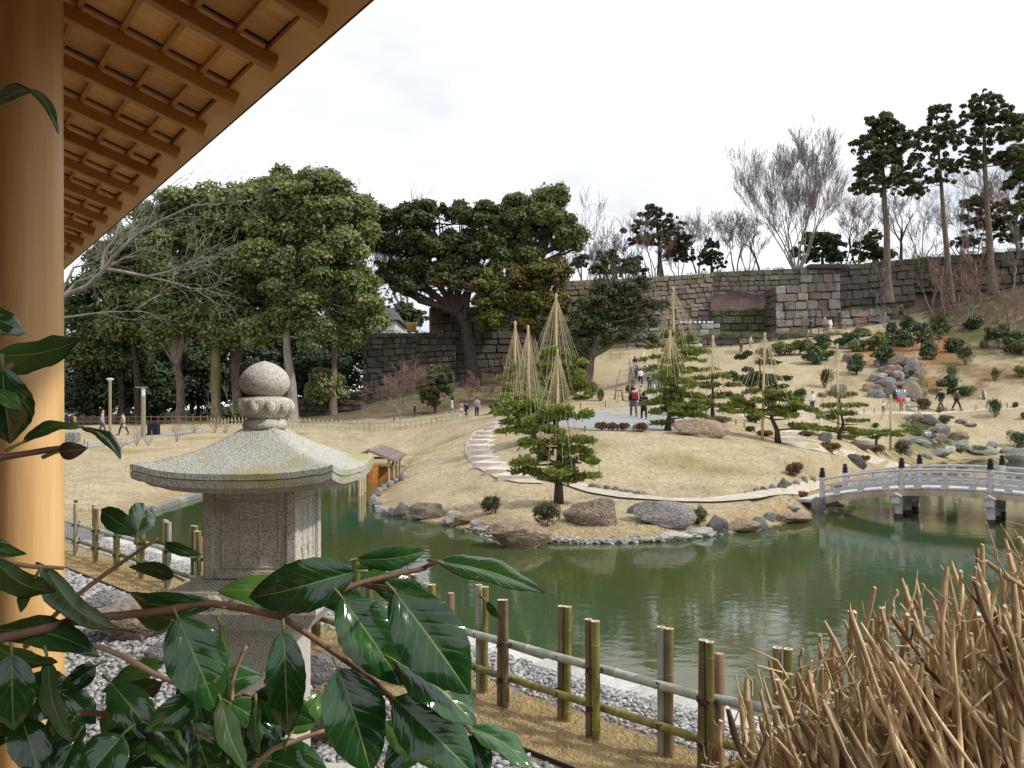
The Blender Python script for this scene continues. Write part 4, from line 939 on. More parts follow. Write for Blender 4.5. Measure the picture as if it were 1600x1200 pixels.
# ------------------------------------------------------------------ pines with rope cones on the island
m_strawpole = mat('bamboo_pole', (.42, .33, .17), (.56, .46, .27), scale=6, rough=.7)
m_straw = mat('straw_rope', (.40, .33, .20), (.54, .46, .30), scale=8, rough=.95)
rope_me = MB().tube([(0, 0, 0), (0, 0, 1)], 1.0, 5, cap=False).mesh('rope')
def needles(name, pads, n, ln, m, parent, org, seed, wd=.2):
    rg = np.random.default_rng(seed); A = pads[:, 3] * pads[:, 4]; k = rg.choice(len(pads), n, p=A / A.sum())
    d_ = rg.normal(size=(n, 3)); d_ /= np.linalg.norm(d_, axis=1, keepdims=True); d_[:, 2] = np.where(d_[:, 2] < 0, d_[:, 2] * np.where(rg.random(n) < .75, -1, .5), d_[:, 2])
    q = rg.uniform(.2, 1.05, n) ** .5; q = np.where(rg.random(n) < .2, q * rg.uniform(1, 1.5, n), q); c = pads[k, :3] + d_ * pads[k, 3:6] * q[:, None]
    dr = d_ * np.array([.8, .8, .35]) + rg.normal(size=(n, 3)) * .55 + np.array([0, 0, .75]); dr /= np.linalg.norm(dr, axis=1, keepdims=True)
    sd_ = np.cross(dr, rg.normal(size=(n, 3))); sd_ /= np.linalg.norm(sd_, axis=1, keepdims=True)
    L_ = (ln * rg.uniform(.6, 1.3, n))[:, None]
    v = np.stack([c - sd_ * L_ * wd * .5, c + sd_ * L_ * wd * .5, c + dr * L_ + sd_ * L_ * wd * .9, c + dr * L_ - sd_ * L_ * wd * .9], 1).reshape(-1, 3)
    tint = np.repeat(rg.uniform(.8, 1.2, (len(pads), 1))[k] * rg.uniform(.7, 1.3, (n, 1)) * np.array([[1, 1, 1]]), 4, 0)
    me = np_mesh(name, v - np.array(org), quads=np.arange(n * 4).reshape(n, 4), tint=tint)
    return link(name, me, m, parent)
def pine(label, base, trunk, pads, trad=.13, n=9000, ln=.14, seed=0, m=None, Y=None, group=None, wd=.2):
    g = hit(*base) if Y is None else at(base[0], Y); Y = g.y; rg = random.Random(seed)
    t = thing('pine_tree', label, 'tree', g, group=group)
    pts = [g - Vector((0, 0, .1))] + [P(a, b_, Y + (c if len(tr) > 2 else 0)) for tr in trunk for (a, b_, c) in [(*tr, 0)[:3]]]
    mb = MB(); k = len(pts); mb.tube(pts, [trad * (1.25 if i == 0 else 1) * (1 - .75 * i / (k - 1)) for i in range(k)], 9)
    PD = []
    for (px, py, w, h, *dy) in pads:
        dy = dy[0] if dy else 0; c = P(px, py, Y + dy); rx = w / 2 / F * Y; rz_ = h / 2 / F * Y
        # a branch from the nearest trunk height
        tp = min(pts[1:], key=lambda q: abs(q.z - (c.z - .1)) + .15 * (q - c).length)
        md = tp.lerp(c, .5) + Vector((0, 0, -.05)); mb.tube([tp, md, c - Vector((0, 0, rz_ * .5))], [trad * .32, trad * .22, trad * .1], 6)
        nsub = max(4, int(w / 9))
        for q in range(nsub):
            f = (q + .5) / nsub * 2 - 1
            if rg.random() < .12: continue
            PD.append((c.x + (f + rg.uniform(-.2, .2)) * rx * .95, c.y + rg.uniform(-.8, .8) * rx * .8, c.z + rg.uniform(-.55, .4) * rz_ - abs(f) * rz_ * .3, (rx / nsub * 1.5 + .04) * rg.uniform(.6, 1.3), rx / nsub * 1.7 + .08, rz_ * rg.uniform(.25, .6)))
    mb.build('trunk', m_barkd, t, smooth=True)
    needles('crown', np.array(PD), int(n * .7), ln, m or m_pine, t, g, seed + 5, wd)
    return t, g
def cone(label, g, apex, rpx, bottoms, n=22, dX=0.0, seed=0, pole_base=None):
    """the pole above a pine and the straw ropes that hold its branches"""
    rg = random.Random(seed); Y = g.y; ap = P(apex[0], apex[1], Y); foot = Vector((ap.x + dX, Y + .06, g.z - .1)) if pole_base is None else hit(*pole_base)
    t = thing('rope_cone', label, 'rope support', foot)
    b = MB(); b.tube([foot, foot.lerp(ap, .5), ap], [.05 * Y / 30, .043 * Y / 30, .03 * Y / 30], 8); b.build('pole', m_strawpole, t, smooth=True)
    b = MB(); b.lathe([(.02, -.02), (.045 * Y / 30, -.04), (.05 * Y / 30, .10 * Y / 30), (.02, .16 * Y / 30)], 10, ap - Vector((0, 0, .12))); b.build('straw_knot', m_straw, t)
    for i in range(n):
        a = 2 * math.pi * (i + rg.uniform(-.3, .3)) / n; rr = rpx / F * Y * rg.uniform(.7, 1.08); zb = P(0, rg.uniform(*bottoms), Y).z
        e_ = Vector((ap.x + math.cos(a) * rr, Y + math.sin(a) * rr, zb)); s_ = ap - Vector((0, 0, rg.uniform(.03, .14))); d_ = e_ - s_
        o = link('rope', rope_me, m_straw, t); rd = .0048 * Y / 30 + .0015
        o.matrix_local = Matrix.Translation(s_ - foot) @ d_.to_track_quat('Z', 'Y').to_matrix().to_4x4() @ Matrix.Diagonal((rd, rd, d_.length, 1))
    return t
# front pine
t_, g = pine('clipped pine with cloud layers at the front tip of the island', (873, 785), [(873, 752), (872, 725), (878, 700), (868, 675), (866, 655), (868, 640)],
     [(868, 641, 44, 16), (845, 655, 46, 22), (890, 650, 62, 22, .2), (850, 673, 54, 14), (895, 685, 60, 22), (835, 693, 46, 14, -.2), (848, 708, 28, 10), (897, 706, 48, 18), (905, 718, 50, 18, -.2), (828, 722, 56, 22), (820, 736, 34, 14, .2), (884, 733, 26, 16), (855, 742, 70, 16, -.2), (880, 747, 60, 18, .1), (908, 746, 38, 20)], .125, 12000, .14, 1)
cone('straw rope cone over the front pine at the island tip', g, (871, 545), 42, (640, 735), 26, .02, 1)
# pair behind at the left of the plaza
t_, g = pine('bushy pine beside the stone steps, directly left of the front pine', (838, 690), [(832, 672), (822, 655), (815, 640), (812, 620)],
     [(812, 628, 50, 16), (835, 640, 46, 18), (800, 645, 44, 16), (850, 652, 44, 16, .5), (792, 660, 30, 14), (815, 662, 54, 16), (845, 668, 40, 14), (800, 674, 40, 12), (860, 640, 50, 20, 1.0)], .10, 8000, .16, 2)
cone('tall slim rope cone over the bushy pine beside the stone steps', g, (825, 510), 30, (610, 665), 22, .1, 2)
t_, g = pine('dense pine standing behind the bushy pine of the stone steps', (806, 668), [(806, 650), (806, 630), (806, 605)],
     [(806, 578, 30, 14), (800, 594, 44, 16), (815, 608, 50, 18), (795, 620, 40, 16), (822, 628, 50, 18), (800, 640, 50, 18), (826, 646, 40, 16)], .10, 7000, .2, 3, Y=50)
cone('slim rope cone leaning behind the others, farthest to the west', g, (805, 505), 30, (590, 650), 22, 0, 3)
t_, g = pine('large pine in the middle, behind the front pine', (872, 640), [(872, 610), (870, 580), (870, 550)],
     [(868, 552, 54, 18), (892, 566, 50, 20), (850, 575, 50, 20), (880, 588, 74, 22), (900, 600, 50, 20), (858, 604, 54, 22), (885, 618, 70, 20), (850, 626, 50, 18)], .14, 9000, .22, 4, Y=56)
cone('largest rope cone, rising behind the front pine', g, (869, 462), 46, (555, 620), 28, 0, 4)
# right of the plaza
t_, g = pine('leaning dense pine at the corner of the gravel plaza', (1042, 672), [(1045, 655), (1049, 640), (1052, 620), (1054, 595), (1054, 570)],
     [(1050, 568, 30, 14), (1056, 580, 46, 16), (1044, 592, 42, 16), (1060, 601, 50, 16), (1042, 612, 46, 16), (1064, 618, 56, 16), (1040, 628, 52, 16), (1070, 634, 56, 14), (1048, 643, 66, 16), (1074, 648, 44, 12), (1036, 662, 30, 12)], .12, 10000, .16, 5)
cone('rope cone over the leaning pine at the plaza corner', g, (1047, 518), 34, (575, 660), 24, .02, 5)
t_, g = pine('layered pine behind the plaza beside the wooden stairway', (1058, 600), [(1058, 575), (1055, 555), (1052, 535)],
     [(1055, 524, 60, 12), (1078, 532, 44, 12), (1035, 545, 56, 14), (1085, 548, 60, 14), (1060, 553, 60, 14), (1030, 560, 54, 12), (1080, 562, 66, 12), (1030, 577, 44, 12), (1092, 578, 40, 8)], .15, 7000, .26, 6, Y=72)
cone('broad tall rope cone over the layered pine beside the wooden stairway', g, (1052, 453), 44, (525, 575), 26, 0, 6)
t_, g = pine('thin pine with open branches behind the flat boulder', (1114, 652), [(1113, 635), (1114, 615), (1112, 595)],
     [(1112, 588, 44, 14), (1095, 602, 34, 12), (1125, 604, 54, 12), (1100, 618, 40, 14), (1135, 620, 44, 14), (1112, 632, 60, 14), (1092, 640, 30, 10)], .11, 5500, .17, 7, m=mat('pine_brownish', (.12, .14, .035), (.19, .20, .06), scale=2, rough=.6, attr=True, transl=.1))
cone('small narrow rope cone on a tall pole over the thin pine', g, (1114, 527), 24, (560, 640), 16, 0, 7)
t_, g = pine('curved trunk pine with broad flat crown on the east slope', (1216, 692), [(1214, 672), (1207, 656), (1202, 640), (1200, 622)],
     [(1198, 612, 70, 20), (1228, 622, 50, 16), (1175, 626, 56, 16), (1210, 634, 80, 18), (1155, 643, 50, 12), (1245, 640, 50, 14), (1190, 646, 60, 12), (1236, 651, 44, 12), (1255, 665, 40, 12, -.3), (1145, 634, 30, 10)], .13, 10000, .15, 8)
cone('broad rope cone over the curved trunk pine', g, (1195, 522), 42, (590, 640), 26, -.1, 8)
t_, g = pine('three layered pine with dark short trunk before the waterfall lawn', (1311, 688), [(1312, 676), (1318, 664), (1314, 645), (1312, 625)],
     [(1312, 618, 44, 14), (1300, 634, 46, 12), (1326, 634, 44, 12), (1312, 646, 60, 12), (1292, 653, 34, 12), (1340, 660, 36, 14, .3), (1300, 670, 60, 14), (1270, 668, 40, 10), (1335, 674, 50, 12)], .12, 9000, .14, 9)
cone('thin rope cone over the three layered pine before the waterfall lawn', g, (1308, 540), 34, (615, 662), 20, .1, 9)
t_, g = pine('low spreading pine trained sideways on a prop', (1370, 702), [(1369, 690), (1372, 682), (1390, 678)],
     [(1345, 681, 50, 14), (1378, 680, 60, 16), (1410, 676, 50, 14), (1425, 666, 34, 10), (1355, 676, 40, 10, .4), (1330, 672, 34, 10, .3)], .09, 6000, .13, 10)
cone('lowest rope cone over the sideways trained pine', g, (1392, 620), 32, (655, 680), 18, 0, 10)
# cloud-pruned dark pine on the lawn
t_, g = pine('dark cloud pruned pine on the bare lawn slope', (1190, 622), [(1188, 605), (1188, 580), (1186, 560)],
     [(1178, 556, 48, 22), (1206, 566, 34, 16), (1168, 584, 56, 24), (1208, 588, 44, 18), (1180, 596, 60, 22), (1212, 604, 36, 14)], .13, 8000, .22, 11, m=m_leafb, Y=66, wd=.3)

# short dead turf standing on the lawns
rg_ = np.random.default_rng(31); N_ = 70000; N_ = 45000; yy = np.exp(rg_.uniform(math.log(18.5), math.log(62), N_)); uu = rg_.uniform(-.60, .64, N_); xx = uu * yy
d_, i_ = pond_sd(xx, yy); hh = height(xx, yy); pz = np.array([mnoise.noise((a * .9, b_ * .9, 4)) for a, b_ in zip(xx, yy)])
ok = (d_ > .3) & (xx + yy > 9.5) & (pz > -.25) & (hh > ZW + .1); xx, yy, hh = xx[ok], yy[ok], hh[ok]; hh = hh + np.array([mnoise.noise((a * .35, b_ * .35, 0)) for a, b_ in zip(xx, yy)]) * .09
n_ = len(xx); sc_ = (yy / 24) ** .5; a_ = rg_.uniform(0, 6.28, n_); ca, sa = np.cos(a_), np.sin(a_); w_ = .022 * sc_; h_ = rg_.uniform(.012, .045, n_) * sc_; lx = rg_.normal(0, .03, n_); ly = rg_.normal(0, .03, n_)
v = np.stack([np.stack([xx - ca * w_, yy - sa * w_, hh - .02], 1), np.stack([xx + ca * w_, yy + sa * w_, hh - .02], 1), np.stack([xx + lx, yy + ly, hh + h_], 1)], 1).reshape(-1, 3)
tg = rg_.uniform(.78, 1.18, (n_, 1)) * np.where(rg_.random((n_, 1)) < .06, np.array([[.62, .80, .50]]), np.array([[1, 1, 1]]))
me = np_mesh('grass', v, tris=np.arange(n_ * 3).reshape(n_, 3), tint=np.repeat(tg, 3, 0)); setp(link('grass', me, mat('turf_blades', (.38, .315, .20), (.46, .385, .25), scale=2, rough=.95, attr=True, spec=.05)), 'short dormant turf standing on the lawns of the island', kind='stuff')

# ------------------------------------------------------------------ arched bridge
m_brg = mat('bridge_wood', (.36, .345, .355), (.50, .485, .495), scale=5, detail=6, rough=.75, stretch=(1, 1, 3), bump=.15, bscale=30, rnd=.08)
m_brd = mat('bridge_deck', (.40, .385, .375), (.53, .51, .495), scale=5, rough=.8, rnd=.10)
m_brb = mat('bridge_beam', (.27, .20, .13), (.42, .36, .29), scale=3, detail=6, rough=.8, rnd=.1)
m_blk = mat('black_metal', (.008, .008, .010), (.012, .012, .015), rough=.5, spec=.25)
m_pilef = mat('pile_foot', (.075, .04, .025), (.12, .07, .045), rough=.7)
bd = Vector((.8, -.6, 0)); bn = Vector((.6, .8, 0)); B0 = Vector((9.51, 25.5, 0)); BW = 2.5
def bz(s_): return -2.055 - (.0335 if s_ < 3.6 else .0203) * (s_ - 3.6) ** 2
def BP(s_, w, z=0): p = B0 + bd * s_ + bn * w; return Vector((p.x, p.y, bz(s_) + z))
br = thing('arched_bridge', 'pale grey arched wooden bridge with black capped posts over the pond', 'bridge', (9.51, 25.5, -2.5))
def curved(name, s0, s1, w, z, ww, hh, m, n=10):
    mb = MB(); vs = []; fs = []
    for i in range(n + 1):
        s_ = s0 + (s1 - s0) * i / n; c = BP(s_, w, z)
        for a, b_ in ((-1, -1), (1, -1), (1, 1), (-1, 1)): vs.append(c + bn * (a * ww / 2) + Vector((0, 0, b_ * hh / 2)))
    for i in range(n):
        for j in range(4): fs.append((i * 4 + j, i * 4 + (j + 1) % 4, (i + 1) * 4 + (j + 1) % 4, (i + 1) * 4 + j))
    fs += [(3, 2, 1, 0), tuple(n * 4 + j for j in range(4))]
    mb.add(vs, fs); return mb.build(name, m, br)
SPB = 2.25
for i in range(42):                              # deck planks across
    s_ = -.1 + i * .222; sl = (bz(s_ + .1) - bz(s_ - .1)) / .2
    mb = MB(); mb.bbox((0, 0, 0), (.212, BW + .16, .05), b=.008); o = link('plank', mb.mesh('plank') if i == 0 else plank_me, m_brd, br)
    if i == 0: plank_me = o.data
    o.location = BP(s_ + .11, BW / 2, -.025) - ORG['arched_bridge']; o.rotation_euler = (0, -math.atan(sl), math.atan2(bd.y, bd.x))
for w in (-.02, BW + .02):
    curved('beam', .0, 9.0, w, -.15, .14, .18, m_brb, 24)
curved('beam', .0, 9.0, BW / 2, -.15, .16, .18, m_brb, 24)
fin_prof = [(.082, -.30), (.09, -.295), (.09, -.24), (.078, -.235), (.078, -.15), (.088, -.145), (.088, -.12), (.05, -.105), (.045, -.085), (.072, -.065), (.075, -.04), (.055, -.015), (.014, .0), (.006, .02)]
for w in (0, BW):
    for k in range(5):
        s_ = SPB * k; c = BP(s_, w, 0)
        mb = MB(); mb.tube([c - Vector((0, 0, .14)), c + Vector((0, 0, .585))], .082, 12); po = mb.build('post', m_brg, br, smooth=True, auto=50)
        mb = MB(); mb.lathe([(r * .98, z) for r, z in fin_prof], 16, c + Vector((0, 0, .87))); mb.build('finial', m_blk, po, smooth=True, auto=45)
    for k in range(4):
        s0, s1 = SPB * k + .08, SPB * (k + 1) - .08
        mb = MB(); mb.tube([BP(s0 + (s1 - s0) * i / 8, w, .50) for i in range(9)], .034, 10); mb.build('handrail', m_brg, br, smooth=True, auto=60)
        curved('rail', s0, s1, w, .305, .06, .055, m_brg); curved('rail', s0, s1, w, .115, .10, .105, m_brg)
        for q in range(5):
            s_ = s0 + (s1 - s0) * (q + .5) / 5; mb = MB(); mb.box(BP(s_, w, .222), (.10, .07, .112), rot=math.atan2(bd.y, bd.x)); mb.build('baluster', m_brg, br)
        for q in (1, 2):
            s_ = s0 + (s1 - s0) * q / 3; mb = MB(); mb.box(BP(s_, w, .40), (.055, .05, .136), rot=math.atan2(bd.y, bd.x)); mb.build('baluster', m_brg, br)
        for q in range(3):
            s_ = s0 + (s1 - s0) * (q + .5) / 3; mb = MB(); mb.box(BP(s_, w, .031), (.18, .12, .058), rot=math.atan2(bd.y, bd.x)); mb.build('rail_block', m_brg, br)
for s_ in (2.15, 4.5, 6.8):
    ang = math.atan2(bd.y, bd.x)
    mb = MB(); c = BP(s_, BW / 2, -.33); mb.bbox(c, (.24, BW + .75, .20), rot=ang, b=.01); cb = mb.build('cross_beam', m_brg, br)
    for e_ in (-.34, BW + .34):
        c = BP(s_, e_, -.20); mb = MB()
        for sg in (-1, 1): mb.box(c + bd * (.085 * sg) + Vector((0, 0, .03)), (.20, .22, .03), rot=Matrix.Rotation(ang, 3, 'Z') @ Matrix.Rotation(.5 * sg, 3, 'Y'))
        mb.build('beam_cap', m_brg, cb)
    for w in (.08, BW / 2, BW - .08):
        p = BP(s_, w, 0); mb = MB(); mb.tube([Vector((p.x, p.y, ZW + .12)), Vector((p.x, p.y, p.z - .42))], .115, 12); po = mb.build('pile', m_brg, br, smooth=True, auto=50)
        mb = MB(); mb.tube([Vector((p.x, p.y, ZW - .6)), Vector((p.x, p.y, ZW + .125))], .120, 12); mb.build('pile_foot', m_pilef, po, smooth=True, auto=50)
    for w in (.7, BW - .7):
        mb = MB(); p = BP(s_, w, -.50); mb.box(p, (.10, 1.0, .13), rot=ang); mb.build('brace', m_brg, br)
mb = MB(); mb.bbox(BP(-.42, BW / 2, -.06), (.62, BW + .2, .10), rot=math.atan2(bd.y, bd.x), b=.01); mb.build('threshold', m_brd, br)

# ------------------------------------------------------------------ boat house and boat
m_cedl = mat('shelter_wood', (.42, .31, .18), (.56, .44, .28), scale=5, rough=.75, stretch=(3, 3, .6), rnd=.1)
m_shing = mat('shingle', (.19, .14, .12), (.30, .24, .215), scale=6, rough=.85, rnd=.14)
bs = thing('boat_shelter', 'small open wooden boat shelter with ribbed brown roof at the inlet', 'shelter', P(590, 758, 37.0)); SB = ORG['boat_shelter']
K = 34.5 / F                                   # metres per pixel there
bu = Vector((1, .05, 0)).normalized()         # across the front gable, away to the right
bl = Vector((-.05, 1, 0)).normalized()        # along the ridge, into the inlet
wz = ZW
fc = P(577, 757, 37.0); fc.z = wz; halfw = .98; lenb = 6.0; hp = .93; rz_ = 1.40
for a in (-1, 1):
    for q in range(4):
        p = fc + bu * (a * (halfw - .12)) + bl * (q * lenb / 3); mb = MB(); mb.tube([p - Vector((0, 0, .5)), p + Vector((0, 0, hp))], .05, 10); mb.build('post', m_cedl, bs, smooth=True, auto=50)
ang = math.atan2(bu.y, bu.x)
for q in (0, 3):
    p = fc + bl * (q * lenb / 3) + Vector((0, 0, hp - .16)); mb = MB(); mb.box(p, (2 * halfw, .09, .12), rot=ang); mb.build('tie_beam', m_cedl, bs)
    mb = MB(); mb.box(fc + bl * (q * lenb / 3) + Vector((0, 0, (hp + rz_) / 2 - .1)), (.09, .08, rz_ - hp - .1), rot=ang); mb.build('king_post', m_cedl, bs)
for a in (-1, 1):
    mb = MB(); mb.box(fc + bu * (a * (halfw - .12)) + bl * lenb / 2 + Vector((0, 0, hp + .04)), (.09, lenb + .3, .09), rot=ang); mb.build('wall_plate', m_cedl, bs)
    ew = halfw + .18; ridge = fc + Vector((0, 0, rz_)); eave = fc + bu * (a * ew) + Vector((0, 0, hp + .0))
    mb = MB(); q0, q1 = ridge - bl * .28, ridge + bl * (lenb + .25); e0, e1 = eave - bl * .28, eave + bl * (lenb + .25); dn = Vector((0, 0, -.05))
    mb.add([q0, q1, e1, e0, q0 + dn, q1 + dn, e1 + dn, e0 + dn], [(0, 1, 2, 3), (7, 6, 5, 4), (0, 3, 7, 4), (1, 5, 6, 2), (3, 2, 6, 7), (0, 4, 5, 1)]); rf = mb.build('roof_slope', m_shing, bs)
    for k in range(10):                          # battens running down the slope
        f = (k + .5) / 10; r0 = q0.lerp(e0, f); r1 = q1.lerp(e1, f); mb = MB(); mb.tube([r0 + Vector((0, 0, .03)), r1 + Vector((0, 0, .03))], .05, 6); mb.build('roof_batten', m_shing, rf)
mb = MB(); mb.tube([fc + Vector((0, 0, rz_ + .05)) - bl * .3, fc + Vector((0, 0, rz_ + .05)) + bl * (lenb + .27)], .06, 8); mb.build('ridge_cap', m_shing, bs)
m_boat = mat('boat_wood', (.32, .12, .025), (.45, .19, .05), scale=4, rough=.45, stretch=(1, 1, 4))
m_boati = mat('boat_inside', (.10, .045, .015), (.16, .08, .03), scale=4, rough=.6)
bt = thing('wooden_boat', 'orange brown varnished rowing boat moored under the shelter roof', 'boat', (fc.x, fc.y, wz)); mb = MB(); vs = []; fs = []; ns_ = 12
for i in range(ns_ + 1):
    s_ = i / ns_; w = .62 * math.sin(math.pi * min(1, .12 + .88 * s_) * .55) ** .6 if s_ > 0 else .10; zt_ = .58 + .20 * (1 - s_) ** 2; c = fc + bu * .12 + bl * (-.55 + 4.6 * s_)
    for (a, z) in ((-1, zt_), (-.72, -.10), (.72, -.10), (1, zt_)): vs.append(c + bu * (a * w) + Vector((0, 0, z)))
for i in range(ns_):
    for j in range(3): fs.append((i * 4 + j, i * 4 + j + 1, i * 4 + j + 5, i * 4 + j + 4))
fs += [(0, 3, 2, 1), (ns_ * 4, ns_ * 4 + 1, ns_ * 4 + 2, ns_ * 4 + 3)]
mb.add(vs, fs); mb.build('hull', m_boat, bt)
mb = MB(); vi = [v + Vector((0, 0, .08 if k % 4 in (1, 2) else -.02)) + bu * ([.05, .04, -.04, -.05][k % 4]) + bl * .03 for k, v in enumerate(vs)]
mb.add(vi, [tuple(reversed(f)) for f in fs]); mb.build('hull_inside', m_boati, bt)
for a in (0, 3):
    mb = MB(); mb.tube([vs[i * 4 + a] for i in range(ns_ + 1)], .035, 6); mb.build('gunwale', m_boat, bt)
mb = MB(); mb.box(fc + bu * .12 + bl * 1.4 + Vector((0, 0, .38)), (1.0, .2, .04), rot=ang); mb.build('bench', m_boat, bt)
for i, (px, top, bot) in enumerate(((562, 738, 776), (566, 733, 774), (570, 731, 768))):
    p = hit(px, bot); tz = (HZ - top) / F * p.y; mb = MB(); mb.tube([Vector((p.x, p.y, ZW - .6)), Vector((p.x, p.y, tz))], .055, 10)
    setp(mb.build('mooring_post', m_cedl, None, smooth=True, auto=50), ORDN[i] + ' weathered mooring post from the lantern before the boat shelter', 'post', 'mooring posts before the boat shelter')

# ------------------------------------------------------------------ stone steps up the island, stairways
m_step = mat('step_stone', (.50, .43, .37), (.64, .57, .50), scale=5, rough=.9, bump=.3, bscale=30, rnd=.08)
m_stepw = mat('step_timber', (.52, .45, .34), (.66, .58, .46), scale=5, rough=.85, rnd=.1)
def stairs(name, label, rows, m, thick=.17, depth=None):
    g0 = hit((rows[0][0] + rows[0][1]) / 2, rows[0][2]); t = thing(name, label, 'stairway', g0); prevc = None
    cs = []
    for (a, b_, y) in rows: l_, r_ = hit(a, y), hit(b_, y); cs.append(((l_ + r_) / 2, (r_ - l_)))
    for i, (c, wv) in enumerate(cs):
        nx = cs[i - 1][0] if i > 0 else c + (c - cs[i + 1][0])
        dirv = (nx - c); dirv.z = 0; dd = min(max(dirv.length * .92, .35), 2.2) if depth is None else depth; dirv.normalize()
        w = abs(wv.x); mb = MB(); wd_ = Vector((wv.x, wv.y * .35, 0)).normalized(); ang = math.atan2(wd_.y, wd_.x)
        back = Vector((-wd_.y, wd_.x, 0)); z = c.z + thick * .5
        mb.bbox(c + back * (dd / 2) + Vector((0, 0, thick * .30)), (w, dd, thick * 1.5), rot=ang, b=.025); mb.build('step', m, t)
    return t
stairs('stone_stairway', 'curving flight of pale stone steps climbing the west side of the island mound',
       [(775, 788, 659), (761, 780, 665), (750, 779, 672.5), (741, 772, 679.5), (735, 767, 686.5), (730, 765, 693.5), (727, 766, 702), (727, 771, 711), (732, 777, 720.5), (739, 789, 730), (757, 810, 741), (777, 837, 751)], m_step)
m_stairgap = mat('stair_gap_dark', (.15, .115, .075), (.21, .165, .11), scale=4, rough=1)  # dark strip added under the timber steps to make their gaps dark
ribbon('path', [(984, 576), (984, 605), (984, 634)], [(1028, 576), (1028, 605), (1027, 634)], m_stairgap, 'dark strip under the long timber stairway that darkens its gaps', 24, 6, lift=.08)
rows = [(986 + i * .4, 1026 - i * .2, 578 + i * 4.15) for i in range(14)]
stairs('timber_stairway', 'long straight timber stairway climbing from the plaza to the castle wall', rows, m_stepw, .34)
stairs('stone_stairway', 'short flight of pale steps going down east behind the curved trunk pine', [(1240, 1262, 652), (1238, 1262, 658), (1235, 1262, 664), (1231, 1262, 671), (1226, 1262, 679), (1216, 1250, 689)], m_step)
for k, (px0, py0, px1, py1) in enumerate(((984, 577, 984, 632), (1028, 580, 1032, 632))):
    hr = thing('handrail', ['dark post and rail handrail on the west side of the timber stairway', 'dark post and rail handrail on the east side of the timber stairway'][k], 'railing', hit(px0, py1)); tops = []
    for q in range(6):
        p = hit(px0 + (px1 - px0) * q / 5, py0 + (py1 - py0) * q / 5); mb = MB(); mb.tube([p, p + Vector((0, 0, 1.0))], .05, 8); mb.build('post', m_stake, hr); tops.append(p + Vector((0, 0, .95)))
    mb = MB(); mb.tube(tops, .035, 6); mb.build('rail', m_stake, hr)

# ------------------------------------------------------------------ shoreline and garden rocks
RL = [
 (625, 808, 23, 20, 'grey', 'pointed grey rock standing at the water below the west lawn of the island'), (667, 812, 62, 22, 'brown', 'long flat topped brown rock on the west shore of the island'),
 (707, 817, 30, 16, 'pale', 'small pale rock at the water beside the long flat topped rock'), (722, 821, 36, 16, 'tan', 'brown mossy rock between the flat rock and the white pebbles'), (744, 827, 24, 14, 'pale', 'pale angular rock at the start of the white pebbles'),
 (818, 858, 98, 42, 'tan', 'large rounded tan boulder half in the water at the island tip'), (926, 822, 78, 40, 'brown', 'tall folded grey brown boulder on the slope behind the pebbles'),
 (1000, 806, 34, 16, 'grey', 'low grey rock touching the west end of the broad purple boulder'), (1040, 823, 86, 32, 'purple', 'broad purple grey boulder beside the green shrub'), (1120, 836, 36, 24, 'purple', 'blocky purple rock at the water east of the green shrub'),
 (1160, 832, 58, 18, 'tan', 'flat reddish brown rock on the east shore'), (1190, 826, 26, 16, 'grey', 'round grey rock beside the flat reddish rock'), (1205, 815, 22, 12, 'green', 'small greenish rock in the grass near the bridge end'),
 (1236, 818, 58, 16, 'tan', 'long low rock on the shore before the bridge end'), (1279, 802, 22, 24, 'grey', 'rounded grey rock under the first bridge post'), (1062, 846, 52, 12, 'pale', 'flat pale slab lying in the pebbles at the waterline'),
 (1095, 838, 44, 11, 'pale', 'flat cream slab at the waterline beside the blocky purple rock'), (1240, 800, 26, 10, 'pale', 'pale flat stone in the grass beside the bridge approach'),
 (1098, 683, 74, 24, 'tan', 'long low boulder on the edge of the gravel plaza'), (1078, 680, 40, 14, 'tan', 'low stone at the foot of the leaning pine'), (1224, 764, 14, 15, 'green', 'upright greenish stone by the path near the bridge'),
 (1341, 730, 34, 18, 'dark', 'dark tilted slab of rock in the grass behind the bridge'), (1292, 691, 24, 14, 'purple', 'purple rock at the foot of the three layered pine'), (1345, 702, 40, 14, 'purple', 'long purple rock beside the low brown azalea'),
 (1418, 713, 16, 12, 'green', 'pale green stone behind the second bridge post'),
]
for r_ in RL: rock(*r_)
for i in range(8):
    x = 927 + i * 11.5; rock(x, 764 + i * 1.7 + (i > 5) * 1, 13, 8, ['grey', 'pale', 'tan'][i % 3], ORDN[i] + ' small stone from the west in the row above the pale path', 'stones edging the pale path', lo=True)
for i in range(10):
    x = 1170 + i * 12.5; rock(x, 773 - i * 2.6 + (0 if i % 2 else 1), 12, 8, ['pale', 'grey', 'tan'][i % 3], ORDN[i] + ' small stone from the west edging the bridge approach', 'stones edging the path to the bridge', lo=True)
for i, (x, y) in enumerate([(632, 746), (626, 750), (619, 754), (612, 757), (605, 761), (599, 765), (593, 769), (588, 774), (584, 780), (583, 787), (587, 793), (594, 799), (603, 803), (611, 806), (642, 811), (697, 820)]):
    rock(x, y + 2, 11 + (i > 8) * 6, 9 + (i > 8) * 3, ['pale', 'grey', 'pale'][i % 3], ORDN[i] + ' pale stone counted from the boat shelter along the inlet shore', 'stones along the inlet shore', lo=True, sink=.2)
